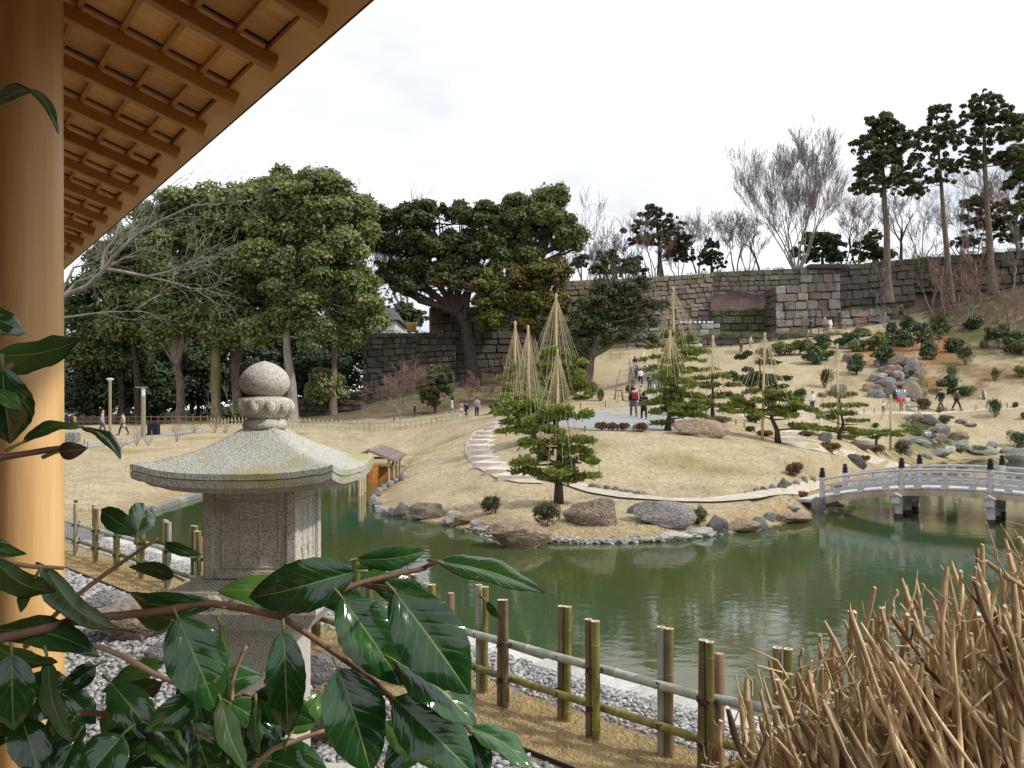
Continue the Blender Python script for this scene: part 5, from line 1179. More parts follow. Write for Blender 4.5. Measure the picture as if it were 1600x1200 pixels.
# white cobbles along the tip of the island
def strip_pts(pl, n, spread):
    q = np.array([tuple(hit(*p))[:2] for p in pl]); d_ = np.concatenate([[0], np.cumsum(np.hypot(*np.diff(q, axis=0).T))]); s_ = rng.uniform(0, d_[-1], n)
    x = np.interp(s_, d_, q[:, 0]) + rng.normal(0, spread, n); y = np.interp(s_, d_, q[:, 1]) + rng.normal(0, spread, n)
    z = np.maximum(height(x, y), ZW - .02) + .03
    return np.stack([x, y, z], 1)
pp = np.concatenate([strip_pts([(742, 826), (770, 831), (798, 838)], 230, .14), strip_pts([(862, 845), (910, 847), (970, 847), (1045, 843)], 420, .07), strip_pts([(1080, 838), (1130, 832)], 60, .06)])
pebbles('pebbles', pp, rng.uniform(.03, .075, len(pp)), mat('white_cobble', (.72, .72, .68), (1.0, 1.0, .95), scale=10, rough=.8, attr=True), 'whitish cobbles along the waterline at the tip of the island')
# waterfall and stream rocks (px, foot, w, h, colour)
FR = [(1385, 575, 40, 18, 'purple', 'long purple rock at the top of the cascade'), (1407, 575, 42, 20, 'brown', 'large brown rock capping the cascade'), (1433, 585, 26, 24, 'grey', 'blue grey boulder beside the cascade top'), (1398, 588, 34, 16, 'brown', 'brown rock below the cap of the cascade'),
 (1370, 598, 24, 14, 'grey', 'grey rock at the west of the upper cascade'), (1402, 590, 12, 10, 'pale', 'small pale stone in the middle of the cascade'), (1411, 594, 8, 14, 'pale', 'thin upright pale stone in the cascade'), (1388, 604, 30, 12, 'green', 'mossy stone above the waterfall lip'), (1405, 608, 34, 10, 'brown', 'flat lintel stone over the waterfall'),
 (1428, 628, 26, 28, 'brown', 'tall brown boulder flanking the waterfall on the east'), (1441, 622, 18, 14, 'purple', 'purple rock behind the tall waterfall boulder'), (1392, 622, 18, 22, 'purple', 'purple rock flanking the waterfall on the west'), (1378, 622, 18, 12, 'grey', 'grey block left of the waterfall'),
 (1360, 612, 22, 12, 'tan', 'tan rock on the west bank of the cascade'), (1325, 566, 18, 14, 'purple', 'purple rock among the shrubs above the lawn'), (1310, 617, 24, 16, 'purple', 'dark purple boulder on the lawn behind the three layered pine'), (1288, 622, 14, 9, 'purple', 'small purple stone on the lawn'),
 (1428, 644, 14, 7, 'pale', 'pale stone on the path by the waterfall'), (1434, 662, 22, 14, 'tan', 'rounded tan stone below the path crossing'), (1452, 664, 26, 12, 'dark', 'dark wet rock in the stream'), (1474, 680, 24, 16, 'grey', 'square grey block beside the stream'), (1434, 682, 16, 14, 'dark', 'dark rounded rock in the lower stream'),
 (1447, 678, 14, 8, 'dark', 'low wet rock under the small fall'), (1470, 692, 24, 12, 'brown', 'brown stone in the lower stream'), (1500, 690, 28, 16, 'tan', 'tan boulder on the east bank'), (1418, 694, 24, 10, 'grey', 'flat grey rock on the west bank'), (1448, 700, 26, 14, 'grey', 'broad grey rock in front of the stream'),
 (1503, 703, 28, 14, 'green', 'greenish rounded boulder by the pool'), (1553, 705, 18, 16, 'pale', 'upright pale rock by the far pool'), (1540, 712, 40, 12, 'green', 'low green rock at the far pool'), (1578, 710, 28, 10, 'grey', 'grey slab at the far pool'), (1470, 714, 32, 11, 'green', 'layered greenish slab at the pool mouth'),
 (1450, 718, 18, 8, 'green', 'low green stone at the pool mouth'), (1485, 707, 26, 8, 'pale', 'pale flat stone in the pool mouth'), (1502, 664, 18, 9, 'grey', 'grey stone on the lawn east of the stream'), (1516, 668, 20, 6, 'brown', 'flat brown stone on the lawn'), (1485, 656, 24, 7, 'dark', 'dark flat log like stone on the lawn'),
 (1594, 722, 30, 20, 'green', 'blue green rock standing in the pool behind the bridge'), (1598, 700, 14, 8, 'tan', 'tan stone at the far east bank'), (1485, 612, 18, 8, 'dark', 'dark stone beside the notice board'), (1380, 592, 14, 8, 'pale', 'pale little stone on the west cascade bank'), (1425, 600, 18, 10, 'green', 'mossy stone on the east cascade bank')]
for r_ in FR: rock(*r_, sink=.15)
for i in range(26):
    x, y = random.uniform(1362, 1440), random.uniform(578, 628); rock(x, y, random.uniform(9, 20), random.uniform(6, 12), random.choice(['grey', 'brown', 'dark', 'green', 'purple']), 'jumbled rock of the cascade bank', 'jumbled rocks of the cascade')
for i in range(30):
    a = random.uniform(0, 1); x = 1425 + 50 * a + random.uniform(-16, 16); y = 652 + 55 * a + random.uniform(-3, 5)
    rock(x, y, random.uniform(5, 10), random.uniform(3, 6), random.choice(['grey', 'pale', 'dark', 'green']), 'small stone scattered in the stream bed', 'small stones in the stream bed', lo=True)
for i, (x, y) in enumerate(((1300, 785), (1330, 770), (1352, 765), (1368, 762))):
    rock(x, y, 40, 10, 'dark', ORDN[i] + ' dark rock from the bridge end, under the deck', 'dark rocks under the bridge')
wf = bpy.data.materials.new('falling_water'); wf.use_nodes = True; q = wf.node_tree.nodes['Principled BSDF']; q.inputs['Base Color'].default_value = (.55, .62, .66, 1); q.inputs['Roughness'].default_value = .15
nz_ = wf.node_tree.nodes.new('ShaderNodeTexNoise'); nz_.inputs['Scale'].default_value = 12; r_ = wf.node_tree.nodes.new('ShaderNodeValToRGB'); r_.color_ramp.elements[0].color = (.10, .12, .13, 1); r_.color_ramp.elements[0].position = .45; r_.color_ramp.elements[1].color = (.45, .5, .53, 1); r_.color_ramp.elements[1].position = .7
tcw = wf.node_tree.nodes.new('ShaderNodeTexCoord'); mpw = wf.node_tree.nodes.new('ShaderNodeMapping'); mpw.inputs['Scale'].default_value = (2, 2, .15)
for a, b_ in ((tcw.outputs['Object'], mpw.inputs[0]), (mpw.outputs[0], nz_.inputs['Vector']), (nz_.outputs['Fac'], r_.inputs[0]), (r_.outputs[0], q.inputs['Base Color'])): wf.node_tree.links.new(a, b_)
def fall(px, y0, y1, w, label):
    g = hit(px, y1); Y = g.y - .25; mb = MB(); k = Y / F; x0 = (px - CX) * k; vs = []; fs = []; n_ = 10
    for i in range(n_ + 1):
        for j in range(7):
            f = j / 6; vs.append(Vector((x0 + (i / n_ - .5) * w * k, Y - .35 * f ** .6 + .04 * math.sin(i * 2.3), (HZ - (y0 + (y1 - y0) * f)) * k)))
    for i in range(n_):
        for j in range(6): a = i * 7 + j; fs.append((a, a + 7, a + 8, a + 1))
    vs += [v + Vector((0, .05, 0)) for v in vs]; m_ = 7 * (n_ + 1); fs += [tuple(reversed([q + m_ for q in f])) for f in fs]
    mb.add(vs, fs); setp(mb.build('waterfall', wf, None, smooth=True), label, 'waterfall')
fall(1408, 608, 624, 17, 'white sheet of water falling between the cascade boulders'); fall(1448, 672, 682, 10, 'small white fall in the lower stream bed')

# ------------------------------------------------------------------ low shrubs
def shrub(px, pyb, w, h, m, label, group=None, n=700, leaf=.05, Y=None, name='shrub', seed=None, bare=False):
    g = hit(px, pyb) if Y is None else at(px, Y); k = g.y / F; r = w / 2 * k; H = h * k; sd_ = seed or int(px * 7 + pyb); rg = np.random.default_rng(sd_)
    t = thing(name, label, 'shrub', g, group=group); out = []
    for q in range(7):
        a = q * .9; grow(g - Vector((0, 0, .05)), (math.cos(a) * .6 * r / max(H, .01), math.sin(a) * .6, 1.0), H * .9, .012 * k * 45 * (.7), 2 if bare else 1, rg, out, .6, .3, (2, 4), 4, .3, .6, .004)
    tubes_mesh('stem', [(p, r_) for p, r_, d_ in out], g, m if bare else m_barkd, t, 4)
    if not bare:
        pf = np.array([(g.x + rg.uniform(-1, 1) * r * .6, g.y + rg.uniform(-1, 1) * r * .5, g.z + H * rg.uniform(.4, .7), r * .48, r * .48, H * .38) for _ in range(9)])
        crown('crown', pf, n, leaf, m, t, g, sd_)
    return t
AZ = [(940, 672, 20, 12, 'first brown azalea in the row on the plaza edge, farthest from the stairs'), (957, 672, 18, 11, 'second brown azalea in the row on the plaza edge'), (975, 673, 18, 12, 'third brown azalea in the row, beside a short stake'), (1003, 675, 22, 14, 'fourth brown azalea, standing apart in front of the walking couple')]
for (x, y, w, h, lb) in AZ: shrub(x, y, w, h, m_azal, lb, 'brown azaleas along the plaza edge', 900, .045)
for (x, y, w, h, mm, lb) in ((766, 803, 30, 26, m_azalg, 'green brown camellia bush with a few red flowers on the west shore'), (855, 822, 46, 36, m_azalg, 'purplish leafy bush behind the tan boulder'), (1090, 820, 28, 26, m_leafo, 'dark green bush wedged beside the broad purple boulder'),
   (1120, 663, 42, 12, m_azal, 'low reddish azalea behind the long boulder'), (1172, 675, 16, 9, m_azal, 'little brown azalea beside the sloping path'), (1196, 682, 30, 9, m_azal, 'flat brown azalea at the foot of the curved trunk pine'), (1180, 660, 28, 12, m_azalg, 'olive azalea behind the curved trunk pine'),
   (1242, 744, 28, 20, m_azal, 'brown azalea on the slope above the bridge approach'), (1254, 779, 16, 10, m_azal, 'tiny red brown azalea at the bridge threshold'), (1299, 706, 34, 14, m_azal, 'brown azalea on the grass before the three layered pine'), (1368, 708, 26, 12, m_azal, 'brown azalea under the sideways pine'),
   (1408, 710, 22, 20, m_azalg, 'leafy brown green bush near the pool'), (1352, 720, 14, 8, m_azal, 'small brown azalea behind the dark slab'), (1259, 683, 26, 10, m_azalg, 'flat olive azalea near the pale steps'), (885, 652, 22, 16, m_azal, 'reddish azalea behind the front pine'),
   (1250, 628, 22, 20, m_leafb, 'dark green shrub beside the person in jeans'), (1288, 606, 24, 28, m_azalg, 'thin olive sapling on the open lawn'), (1555, 652, 22, 28, m_leafb, 'blue green bush on the lawn below the level path'), (1468, 645, 8, 8, m_leafo, 'little tuft of green at the edge of the level path'),
   (1590, 700, 28, 26, m_leafb, 'dark green bush at the far east bank'), (1600, 655, 10, 10, m_leafy, 'yellow green tuft at the east lawn'), (1475, 664, 16, 14, m_leafb, 'dark shrub beside the stream rocks'), (1514, 620, 34, 16, m_leafb, 'low dark bush on the slope behind the walkers'), (1490, 597, 18, 26, m_leafo, 'yellowish green bush above the notice board'),
   (1366, 669, 12, 8, m_leafb, 'dark green tuft beside the low pine'), (1555, 596, 14, 20, m_leafo, 'upright green bush on the east slope'), (1595, 590, 22, 18, m_leafo, 'green bush at the east edge of the slope'), (1508, 570, 22, 28, m_leafb, 'dark bush on the middle of the east slope'), (1586, 638, 8, 8, m_leafb, 'tuft at the east end of the level path'),
   (1500, 706, 24, 8, m_leafo, 'bright green moss patch in the stream mouth'), (1530, 708, 28, 10, m_leafo, 'green plants at the edge of the far pool'), (1424, 590, 12, 12, m_leafo, 'small fern like plant beside the cascade'), (1445, 640, 24, 16, m_azalg, 'thin twiggy shrub at the foot of the waterfall'),
   (925, 622, 18, 26, m_leafy, 'yellow green shrub at the foot of the old garden pine'), (938, 628, 12, 20, m_leafo, 'narrow green shrub beside the easel'), (984, 615, 12, 12, m_leafb, 'small dark plant at the foot of the timber stairway')):
    shrub(x, y, w, h, mm, lb, None, 1100 if w > 20 else 500, .05 * (1 + max(0, (hit(x, y).y - 30) / 55)))
for (x, y, w, h, lb) in ((214, 697, 22, 26, 'bare grey twiggy shrub on the far lawn beside the rear lamp post'), (232, 697, 18, 10, 'low brown shrub beside the bare grey one'), (276, 691, 20, 22, 'bare brown shrub in the middle of the far lawn'), (186, 704, 26, 14, 'low brown shrub nearest the pillar on the far lawn'),
   (303, 676, 16, 10, 'small brown shrub near the boundary posts'), (335, 677, 16, 16, 'bare brown shrub next to the lantern finial'), (352, 677, 16, 10, 'low bare shrub behind the lantern')):
    shrub(x, y, w, h, m_twr if 'brown' in lb else m_tw, lb, bare=True)

# ------------------------------------------------------------------ small furniture of the garden
m_lamp = mat('lamp_post_paint', (.23, .195, .12), (.28, .24, .155), rough=.5)
m_lite = mat('frosted_panel', (.5, .55, .56), (.6, .64, .65), rough=.3)
def post_lamp(px, y0, y1, kind, label, Y):
    g = at(px, Y); k = Y / F; H = (y1 - y0) * k; t = thing('street_lamp', label, 'lamp post', g); mb = MB()
    mb.tube([g, g + Vector((0, 0, H * (.93 if kind == 0 else .82)))], .11 if kind == 0 else .15, 10); mb.build('post', m_lamp, t, smooth=True, auto=50)
    if kind == 0:
        mb = MB(); mb.tube([g + Vector((0, 0, H * .93)), g + Vector((0, 0, H * .955))], [.1, .16], 10); mb.lathe([(.16, H * .955), (.26, H * .97), (.26, H * .99), (.08, H)], 12, g); mb.build('lamp_head', m_lite, t)
    else:
        mb = MB(); mb.tube([g + Vector((0, 0, H * .82)), g + Vector((0, 0, H * .97))], .13, 10); mb.build('lamp_shade', m_lite, t); mb = MB(); mb.bbox(g + Vector((-.12, 0, H * .985)), (.75, .35, .07), b=.02); mb.build('lamp_cap', m_lamp, t)
post_lamp(172, 585, 672, 0, 'taller thin lamp post with a small round head on the far lawn', 62); post_lamp(224, 602, 682, 1, 'shorter thick lamp post with a flat cap on the far lawn', 57)
g = at(235, 59); t = thing('information_box', 'black box shaped information stand behind the shorter lamp post', 'stand', g); mb = MB(); mb.bbox(g + Vector((.1, .3, .42)), (.75, .5, .82), b=.03); mb.build('cabinet', m_blk, t); mb = MB(); mb.bbox(g + Vector((.15, -.05, .05)), (1.1, .5, .1), b=.02); mb.build('plinth', m_blk, t)
g = hit(110, 692); mb = MB(); mb.bbox(g + Vector((0, .3, .3)), (.75, .6, .75), b=.04); setp(mb.build('stone_post', m_rk['grey']), 'squat grey stone block on the far lawn beside the pillar', 'stone block')
def stake(px, pyb, hpx, label, group, r=.04):
    g = hit(px, pyb); h = hpx / F * g.y; mb = MB(); mb.tube([g - Vector((0, 0, .05)), g + Vector((0, 0, h * .95)), g + Vector((0, 0, h))], [r, r, r * .6], 8); return setp(mb.build('stake', m_stake, None, smooth=True, auto=50), label, 'stake', group)
for i, (x, y) in enumerate(((132, 695), (137, 699), (152, 686), (160, 691), (237, 682), (270, 677))): stake(x, y, 9, ORDN[i] + ' short dark stake from the pillar beside the grey lawn walk', 'stakes on the far lawn')
for i, (x, y) in enumerate(((914, 674), (965, 672), (990, 673), (907, 638), (946, 636), (1163, 668), (1179, 676), (1150, 664), (1190, 668))): stake(x, y, 9, ['first stake from the west along the front edge of the plaza', 'second stake on the front edge of the plaza, between two azaleas', 'third stake on the front edge of the plaza, beside the fourth azalea', 'west stake on the rear edge of the plaza', 'east stake on the rear edge of the plaza', 'stake by the small slope path, second from the long boulder', 'stake by the small slope path, third from the long boulder', 'stake by the small slope path, nearest to the long boulder', 'stake by the small slope path, beside the curved trunk pine'][i], 'stakes round the plaza')
for i, x in enumerate((1350, 1366, 1435, 1478, 1525, 1574)): stake(x, 647 - max(0, x - 1430) * .055, 9, ORDN[i] + ' short dark stake from the west along the level path', 'stakes along the level path')
m_sign = mat('sign_wood', (.52, .38, .20), (.64, .49, .29), scale=4, rough=.7)
g = hit(1092, 662); t = thing('wooden_lectern', 'pale wooden sign desk with sloping top beside the leaning pine', 'sign', g); k = g.y / F
mb = MB(); mb.bbox(g + Vector((0, .1, 22 * k)), (22 * k, .5, .05), rot=Matrix.Rotation(-.35, 3, 'Y'), b=.01); mb.build('desk_top', m_sign, t)
for a in (-5, 6):
    mb = MB(); mb.box(g + Vector((a * k, .1, 10 * k)), (.07, .4, 20 * k)); mb.build('leg', m_sign, t)
mb = MB(); mb.box(g + Vector((0, .1, 8 * k)), (11 * k, .38, .04)); mb.build('shelf', m_sign, t)
g = hit(1473, 618); t = thing('notice_board', 'yellowish wooden notice board behind the two walkers', 'sign', g); k = g.y / F
mb = MB(); mb.bbox(g + Vector((0, 0, 7 * k)), (13 * k, .06, 8 * k), b=.01); mb.build('board', m_sign, t); mb = MB(); mb.box(g + Vector((0, -.02, 11.6 * k)), (15 * k, .3, .06)); mb.build('roof', m_sign, t)
for a in (-5, 5):
    mb = MB(); mb.box(g + Vector((a * k, 0.05, 2 * k)), (.08, .05, 5 * k)); mb.build('leg', m_sign, t)
g = hit(967, 626); t = thing('easel', 'dark wooden trestle frame standing on the lawn beside the timber stairway', 'trestle', g); k = g.y / F
for a in (-5, 5):
    for dy in (-.3, .3):
        mb = MB(); mb.tube([g + Vector((a * 1.35 * k, dy, 0)), g + Vector((a * .8 * k, 0, 17 * k))], .045, 6); mb.build('leg', m_stake, t)
mb = MB(); mb.tube([g + Vector((-6.5 * k, 0, 16 * k)), g + Vector((6.5 * k, 0, 16 * k))], .05, 6); mb.build('crossbar', m_stake, t)
mb = MB(); mb.tube([hit(1367, 704), P(1369, 684, hit(1367, 704).y)], .05, 6); setp(mb.build('prop', m_barkd), 'short wooden prop holding up the sideways pine', 'prop')
mb = MB(); p = hit(1538, 625); k = p.y / F; mb.tube([p, p + Vector((-2 * k, 0, 10 * k)), p + Vector((-4 * k, 0, 19 * k))], [.13, .10, .05], 8); setp(mb.build('dead_stem', m_barkg, None, smooth=True), 'pale leaning dead stem on the east slope', 'stem')
for (x, y, lb) in ((1539, 623, 'small white ground spotlight on the east slope'), (1072, 662, 'white marker post hidden behind the leaning pine'), (1282, 662, 'grey stone marker standing beside the pale steps')):
    p = hit(x, y); k = p.y / F; mb = MB(); mb.lathe([(2.2 * k, 0), (2.4 * k, 4 * k), (1.6 * k, 7 * k), (1.8 * k, 9 * k), (.6 * k, 11 * k)], 12, p); setp(mb.build('marker', mat('white_paint', (.6, .6, .58), (.7, .7, .68), rough=.6), None, smooth=True, auto=50), lb, 'marker')

# low bamboo lattice fence along the far edge of the lawn
def low_fence(name, label, pts, step, hpost, r, m, rails, thick_every=0):
    P3 = [at(px, Y) for px, Y in pts]; t = thing(name, label, 'fence', P3[0]); seg = []
    d_ = [0]; [d_.append(d_[-1] + (P3[i + 1] - P3[i]).length) for i in range(len(P3) - 1)]; s_ = 0; i = 0; post_me = MB().tube([(0, 0, -.1), (0, 0, hpost)], r, 6).mesh('post'); tops = []
    while s_ < d_[-1]:
        j = max(q for q in range(len(d_) - 1) if d_[q] <= s_); f = (s_ - d_[j]) / (d_[j + 1] - d_[j]); p = P3[j].lerp(P3[j + 1], f); p.z = hz(p.x, p.y)
        o = link('post', post_me, m, t); o.location = p - ORG[t.name]; o.scale = (1, 1, random.uniform(.93, 1.05)); tops.append(p); s_ += step; i += 1
    for zr in rails:
        mb = MB(); mb.tube([p + Vector((0, -.02, zr)) for p in tops], r * .85, 5); mb.build('rail', m, t)
m_fgrey = mat('bamboo_weathered', (.33, .34, .24), (.47, .47, .36), scale=3, rough=.7, rnd=.2)
low_fence('lattice_fence', 'low pale bamboo lattice fence curving along the far edge of the lawn', [(330, 68), (400, 65.5), (470, 63.5), (560, 61.5), (660, 60.5), (745, 59.5)], .40, .72, .035, m_fgrey, (.18, .5))
low_fence('post_fence', 'brown post and rail fence under the trees at the far end of the lawn', [(70, 80), (150, 78), (240, 75), (330, 71)], .95, .85, .05, m_stake, (.3, .7))

# ------------------------------------------------------------------ people
def skin_mesh(name, verts, edges, radii, sub=1, root=0):
    me = bpy.data.meshes.new(name); me.from_pydata(verts, edges, []); o = bpy.data.objects.new('tmp', me); COL.objects.link(o)
    md = o.modifiers.new('s', 'SKIN'); md.use_smooth_shade = True
    for i, r_ in enumerate(radii): me.skin_vertices[0].data[i].radius = (r_, r_) if not isinstance(r_, tuple) else r_
    me.skin_vertices[0].data[root].use_root = True
    sb = o.modifiers.new('d', 'SUBSURF'); sb.levels = sub; sb.render_levels = sub
    dg = bpy.context.evaluated_depsgraph_get(); res = bpy.data.meshes.new_from_object(o.evaluated_get(dg)); res.name = name
    bpy.data.objects.remove(o); bpy.data.meshes.remove(me); return res
def pose(kind):
    """joints of a 1.7 m figure facing -Y"""
    s_ = {'stand': 0, 'walk': 1, 'stride': 1.35, 'bend': 0}[kind]; J = {}
    tz = .0; lean = .55 if kind == 'bend' else .03
    J['pel'] = (0, 0, .92); J['sp'] = (0, -lean * .25, 1.14); J['ch'] = (0, -lean * .5, 1.34); J['nk'] = (0, -lean * .72, 1.45 - (.05 if kind == 'bend' else 0)); J['hd'] = (0, -lean * .95 - .01, 1.58 - (.10 if kind == 'bend' else 0)); J['tp'] = (0, -lean * 1.02, 1.66 - (.12 if kind == 'bend' else 0)); J['ns'] = (0, -lean * .95 - .115, 1.565 - (.12 if kind == 'bend' else 0))
    for sg, n_ in ((-1, 'l'), (1, 'r')):
        f = sg * s_
        J['hip' + n_] = (sg * .10, 0, .88); J['kn' + n_] = (sg * .105, -.14 * f - (.03 if f > 0 else 0), .48); J['an' + n_] = (sg * .105, -.22 * f + (.06 if f < 0 else 0), .085 + (.04 if f < 0 else 0)); J['to' + n_] = (sg * .115, -.22 * f - .16 + (.06 if f < 0 else 0), .035)
        J['sh' + n_] = (sg * .19, J['ch'][1] + .02, J['ch'][2] + .05); J['el' + n_] = (sg * .245, J['ch'][1] + .10 * f - (.12 if kind == 'bend' else 0), J['ch'][2] - .22); J['wr' + n_] = (sg * .235, J['ch'][1] + .12 * f - .12 - (.12 if kind == 'bend' else 0), J['ch'][2] - .42); J['ha' + n_] = (sg * .225, J['wr' + n_][1] - .03, J['wr' + n_][2] - .10)
    return J
def chain(J, keys, edges, rad, name, root=0, sub=1):
    ix = {k: i for i, k in enumerate(keys)}; return skin_mesh(name, [J[k] for k in keys], [(ix[a], ix[b_]) for a, b_ in edges], [rad[k] for k in keys], sub, root)
BODY = {}; COATS = {}; TROU = {}; HAIR = {}
for kd in ('stand', 'walk', 'stride', 'bend'):
    J = pose(kd)
    keys = ['pel', 'sp', 'ch', 'nk', 'hd', 'tp', 'ns', 'hipl', 'knl', 'anl', 'tol', 'hipr', 'knr', 'anr', 'tor', 'shl', 'ell', 'wrl', 'hal', 'shr', 'elr', 'wrr', 'har']
    ed = [('pel', 'sp'), ('sp', 'ch'), ('ch', 'nk'), ('nk', 'hd'), ('hd', 'tp'), ('hd', 'ns'), ('pel', 'hipl'), ('hipl', 'knl'), ('knl', 'anl'), ('anl', 'tol'), ('pel', 'hipr'), ('hipr', 'knr'), ('knr', 'anr'), ('anr', 'tor'), ('ch', 'shl'), ('shl', 'ell'), ('ell', 'wrl'), ('wrl', 'hal'), ('ch', 'shr'), ('shr', 'elr'), ('elr', 'wrr'), ('wrr', 'har')]
    rd = dict(pel=.12, sp=.11, ch=.12, nk=.06, hd=(.095, .10), tp=.075, ns=.02, hipl=.085, hipr=.085, knl=.055, knr=.055, anl=.042, anr=.042, tol=.045, tor=.045, shl=.055, shr=.055, ell=.042, elr=.042, wrl=.032, wrr=.032, hal=.038, har=.038)
    BODY[kd] = chain(J, keys, ed, rd, 'body')
    ck = ['pel', 'sp', 'ch', 'co', 'shl', 'ell', 'wrl', 'shr', 'elr', 'wrr']; J['co'] = tuple(np.array(J['nk']) * .75 + np.array(J['ch']) * .25)
    ce = [('pel', 'sp'), ('sp', 'ch'), ('ch', 'co'), ('ch', 'shl'), ('shl', 'ell'), ('ell', 'wrl'), ('ch', 'shr'), ('shr', 'elr'), ('elr', 'wrr')]
    cr = dict(pel=(.20, .155), sp=(.18, .15), ch=(.185, .145), co=.09, shl=.085, shr=.085, ell=.068, elr=.068, wrl=.052, wrr=.052)
    COATS[kd, 'jacket'] = chain({**J, 'pel': (0, J['pel'][1], .84)}, ck, ce, cr, 'jacket', 1)
    J2 = {**J, 'hem': (0, .02, .52)}; COATS[kd, 'coat'] = chain(J2, ['hem'] + ck, [('hem', 'pel')] + ce, {**cr, 'hem': (.225, .20)}, 'coat', 2)
    tk = ['pel', 'hipl', 'knl', 'anl', 'hipr', 'knr', 'anr']; TROU[kd] = chain(J, tk, [('pel', 'hipl'), ('hipl', 'knl'), ('knl', 'anl'), ('pel', 'hipr'), ('hipr', 'knr'), ('knr', 'anr')], dict(pel=(.15, .12), hipl=.105, hipr=.105, knl=.08, knr=.08, anl=.065, anr=.065), 'trousers')
    mb = MB(); h = Vector(J['hd']); mb.ell(h + Vector((0, .022, .045)), (.112, .115, .095), 12, 8); HAIR[kd] = mb.mesh('hair', smooth=True)
    mb = MB(); h = Vector(J['hd']); mb.ell(h + Vector((0, .0, .055)), (.118, .122, .085), 12, 8); mb.lathe([(.115, 0), (.15, -.006), (.15, .008), (.11, .014)], 14, h + Vector((0, -.03, .035))); HAIR[kd, 'hat'] = mb.mesh('hat', smooth=True, auto=60)
    mb = MB(); h = Vector(J['hd']); mb.ell(h + Vector((0, .03, .0)), (.12, .115, .16), 12, 8); HAIR[kd, 'long'] = mb.mesh('hair', smooth=True)
shoe_me = {}
for kd in ('stand', 'walk', 'stride', 'bend'):
    J = pose(kd)
    for n_ in 'lr':
        mb = MB(); a = Vector(J['an' + n_]); tp = Vector(J['to' + n_]); mb.ell((a + tp) / 2 + Vector((0, 0, -.008)), (.055, .145, .05), 10, 6); shoe_me[kd, n_] = mb.mesh('shoe', smooth=True)
mb = MB(); mb.bbox((0, .19, 1.22), (.30, .16, .42), b=.06); PACK = mb.mesh('backpack'); mb = MB(); mb.bbox((.30, .03, .88), (.10, .30, .24), b=.04); mb.tube([(.27, .03, 1.0), (.16, 0, 1.42)], .014, 6); BAG = mb.mesh('bag')
mb = MB(); mb.ell((0, -.105, 1.545), (.062, .03, .05), 10, 6); MASK = mb.mesh('mask', smooth=True)
m_skin = mat('skin', (.50, .31, .22), (.58, .37, .27), scale=6, rough=.6)
def cloth(c, k=''):
    nm = 'cloth_%02x%02x%02x' % tuple(int(q * 255) for q in c); return mat(nm, tuple(q * .85 for q in c), tuple(min(1, q * 1.1) for q in c), scale=9, rough=.9, bump=.25, bscale=25, spec=.15)
def person(px, pyf, hpx, kd, face, coat, top, leg, label, hair=(.02, .015, .012), style='short', extra=(), Y=None, lift=None, group=None):
    """face: heading in degrees, 0 towards the camera, 90 to the right, 180 away"""
    g = hit(px, pyf) if Y is None else P(px, pyf, Y)
    h = hpx / F * g.y; s_ = h / 1.70
    t = thing('person', label, 'person', g, R(face), group)
    def add(nm, me, m): o = link(nm, me, m, t); o.scale = (s_, s_, s_); return o
    add('body', BODY[kd], m_skin); add(coat, COATS[kd, coat], cloth(top)); add('trousers', TROU[kd], cloth(leg))
    if style == 'hat': add('hat', HAIR[kd, 'hat'], cloth(hair))
    else: add('hair', HAIR[kd, 'long'] if style == 'long' else HAIR[kd], cloth(hair))
    for n_ in 'lr': add('shoe', shoe_me[kd, n_], cloth((.05, .045, .045)))
    for (nm, me, c) in extra: add(nm, me, cloth(c))
    return t
pk = lambda c: ('backpack', PACK, c); bg_ = lambda c: ('bag', BAG, c); mk = ('mask', MASK, (.75, .75, .75))
person(990, 652, 46, 'walk', 185, 'jacket', (.030, .026, .036), (.10, .10, .115), 'person in dark jacket with red backpack walking away across the plaza', style='hat', hair=(.02, .02, .022), extra=(pk((.26, .02, .045)),))
person(1006, 656, 43, 'walk', 180, 'coat', (.012, .013, .022), (.03, .03, .04), 'person in long black coat walking beside the red backpack', style='long')
person(1002, 632, 30, 'stand', 0, 'jacket', (.48, .40, .24), (.20, .18, .16), 'person in beige jacket facing the walking couple', hair=(.12, .08, .06), Y=57)
person(1015, 612, 27, 'walk', 0, 'jacket', (.02, .022, .04), (.04, .045, .075), 'person in navy coming down the timber stairway')
person(1023, 606, 27, 'walk', 0, 'coat', (.03, .22, .34), (.03, .20, .30), 'person in bright teal coming down the timber stairway', style='hat', hair=(.04, .2, .3))
person(1031, 609, 25, 'walk', 10, 'jacket', (.015, .015, .02), (.02, .02, .025), 'person in black with white scarf on the timber stairway', extra=(('scarf', MASK, (.7, .7, .72)),))
person(1001, 603, 27, 'walk', 180, 'jacket', (.68, .68, .70), (.02, .02, .022), 'person in white jacket climbing the timber stairway')
person(995, 597, 26, 'walk', 175, 'jacket', (.20, .24, .34), (.10, .11, .16), 'person in grey blue climbing beside the white jacket', style='hat', hair=(.32, .26, .22))
person(992, 579, 22, 'stand', 190, 'jacket', (.035, .03, .035), (.4, .36, .33), 'person with long black hair and white bag near the stairway top', style='long', extra=(bg_((.7, .7, .7)),))
person(1009, 585, 27, 'walk', 0, 'coat', (.55, .48, .44), (.72, .70, .68), 'person in pale coat with orange bag coming down the stairs', extra=(bg_((.55, .28, .08)),))
person(1160, 632, 24, 'walk', 60, 'coat', (.10, .11, .14), (.11, .12, .16), 'person in grey coat and white mask on the lawn slope', style='hat', hair=(.5, .5, .5), extra=(mk,))
person(1269, 645, 34, 'stand', 20, 'jacket', (.60, .60, .60), (.05, .075, .16), 'person in white jacket and jeans standing alone on the level path', style='hat', hair=(.20, .2, .2), extra=(mk,))
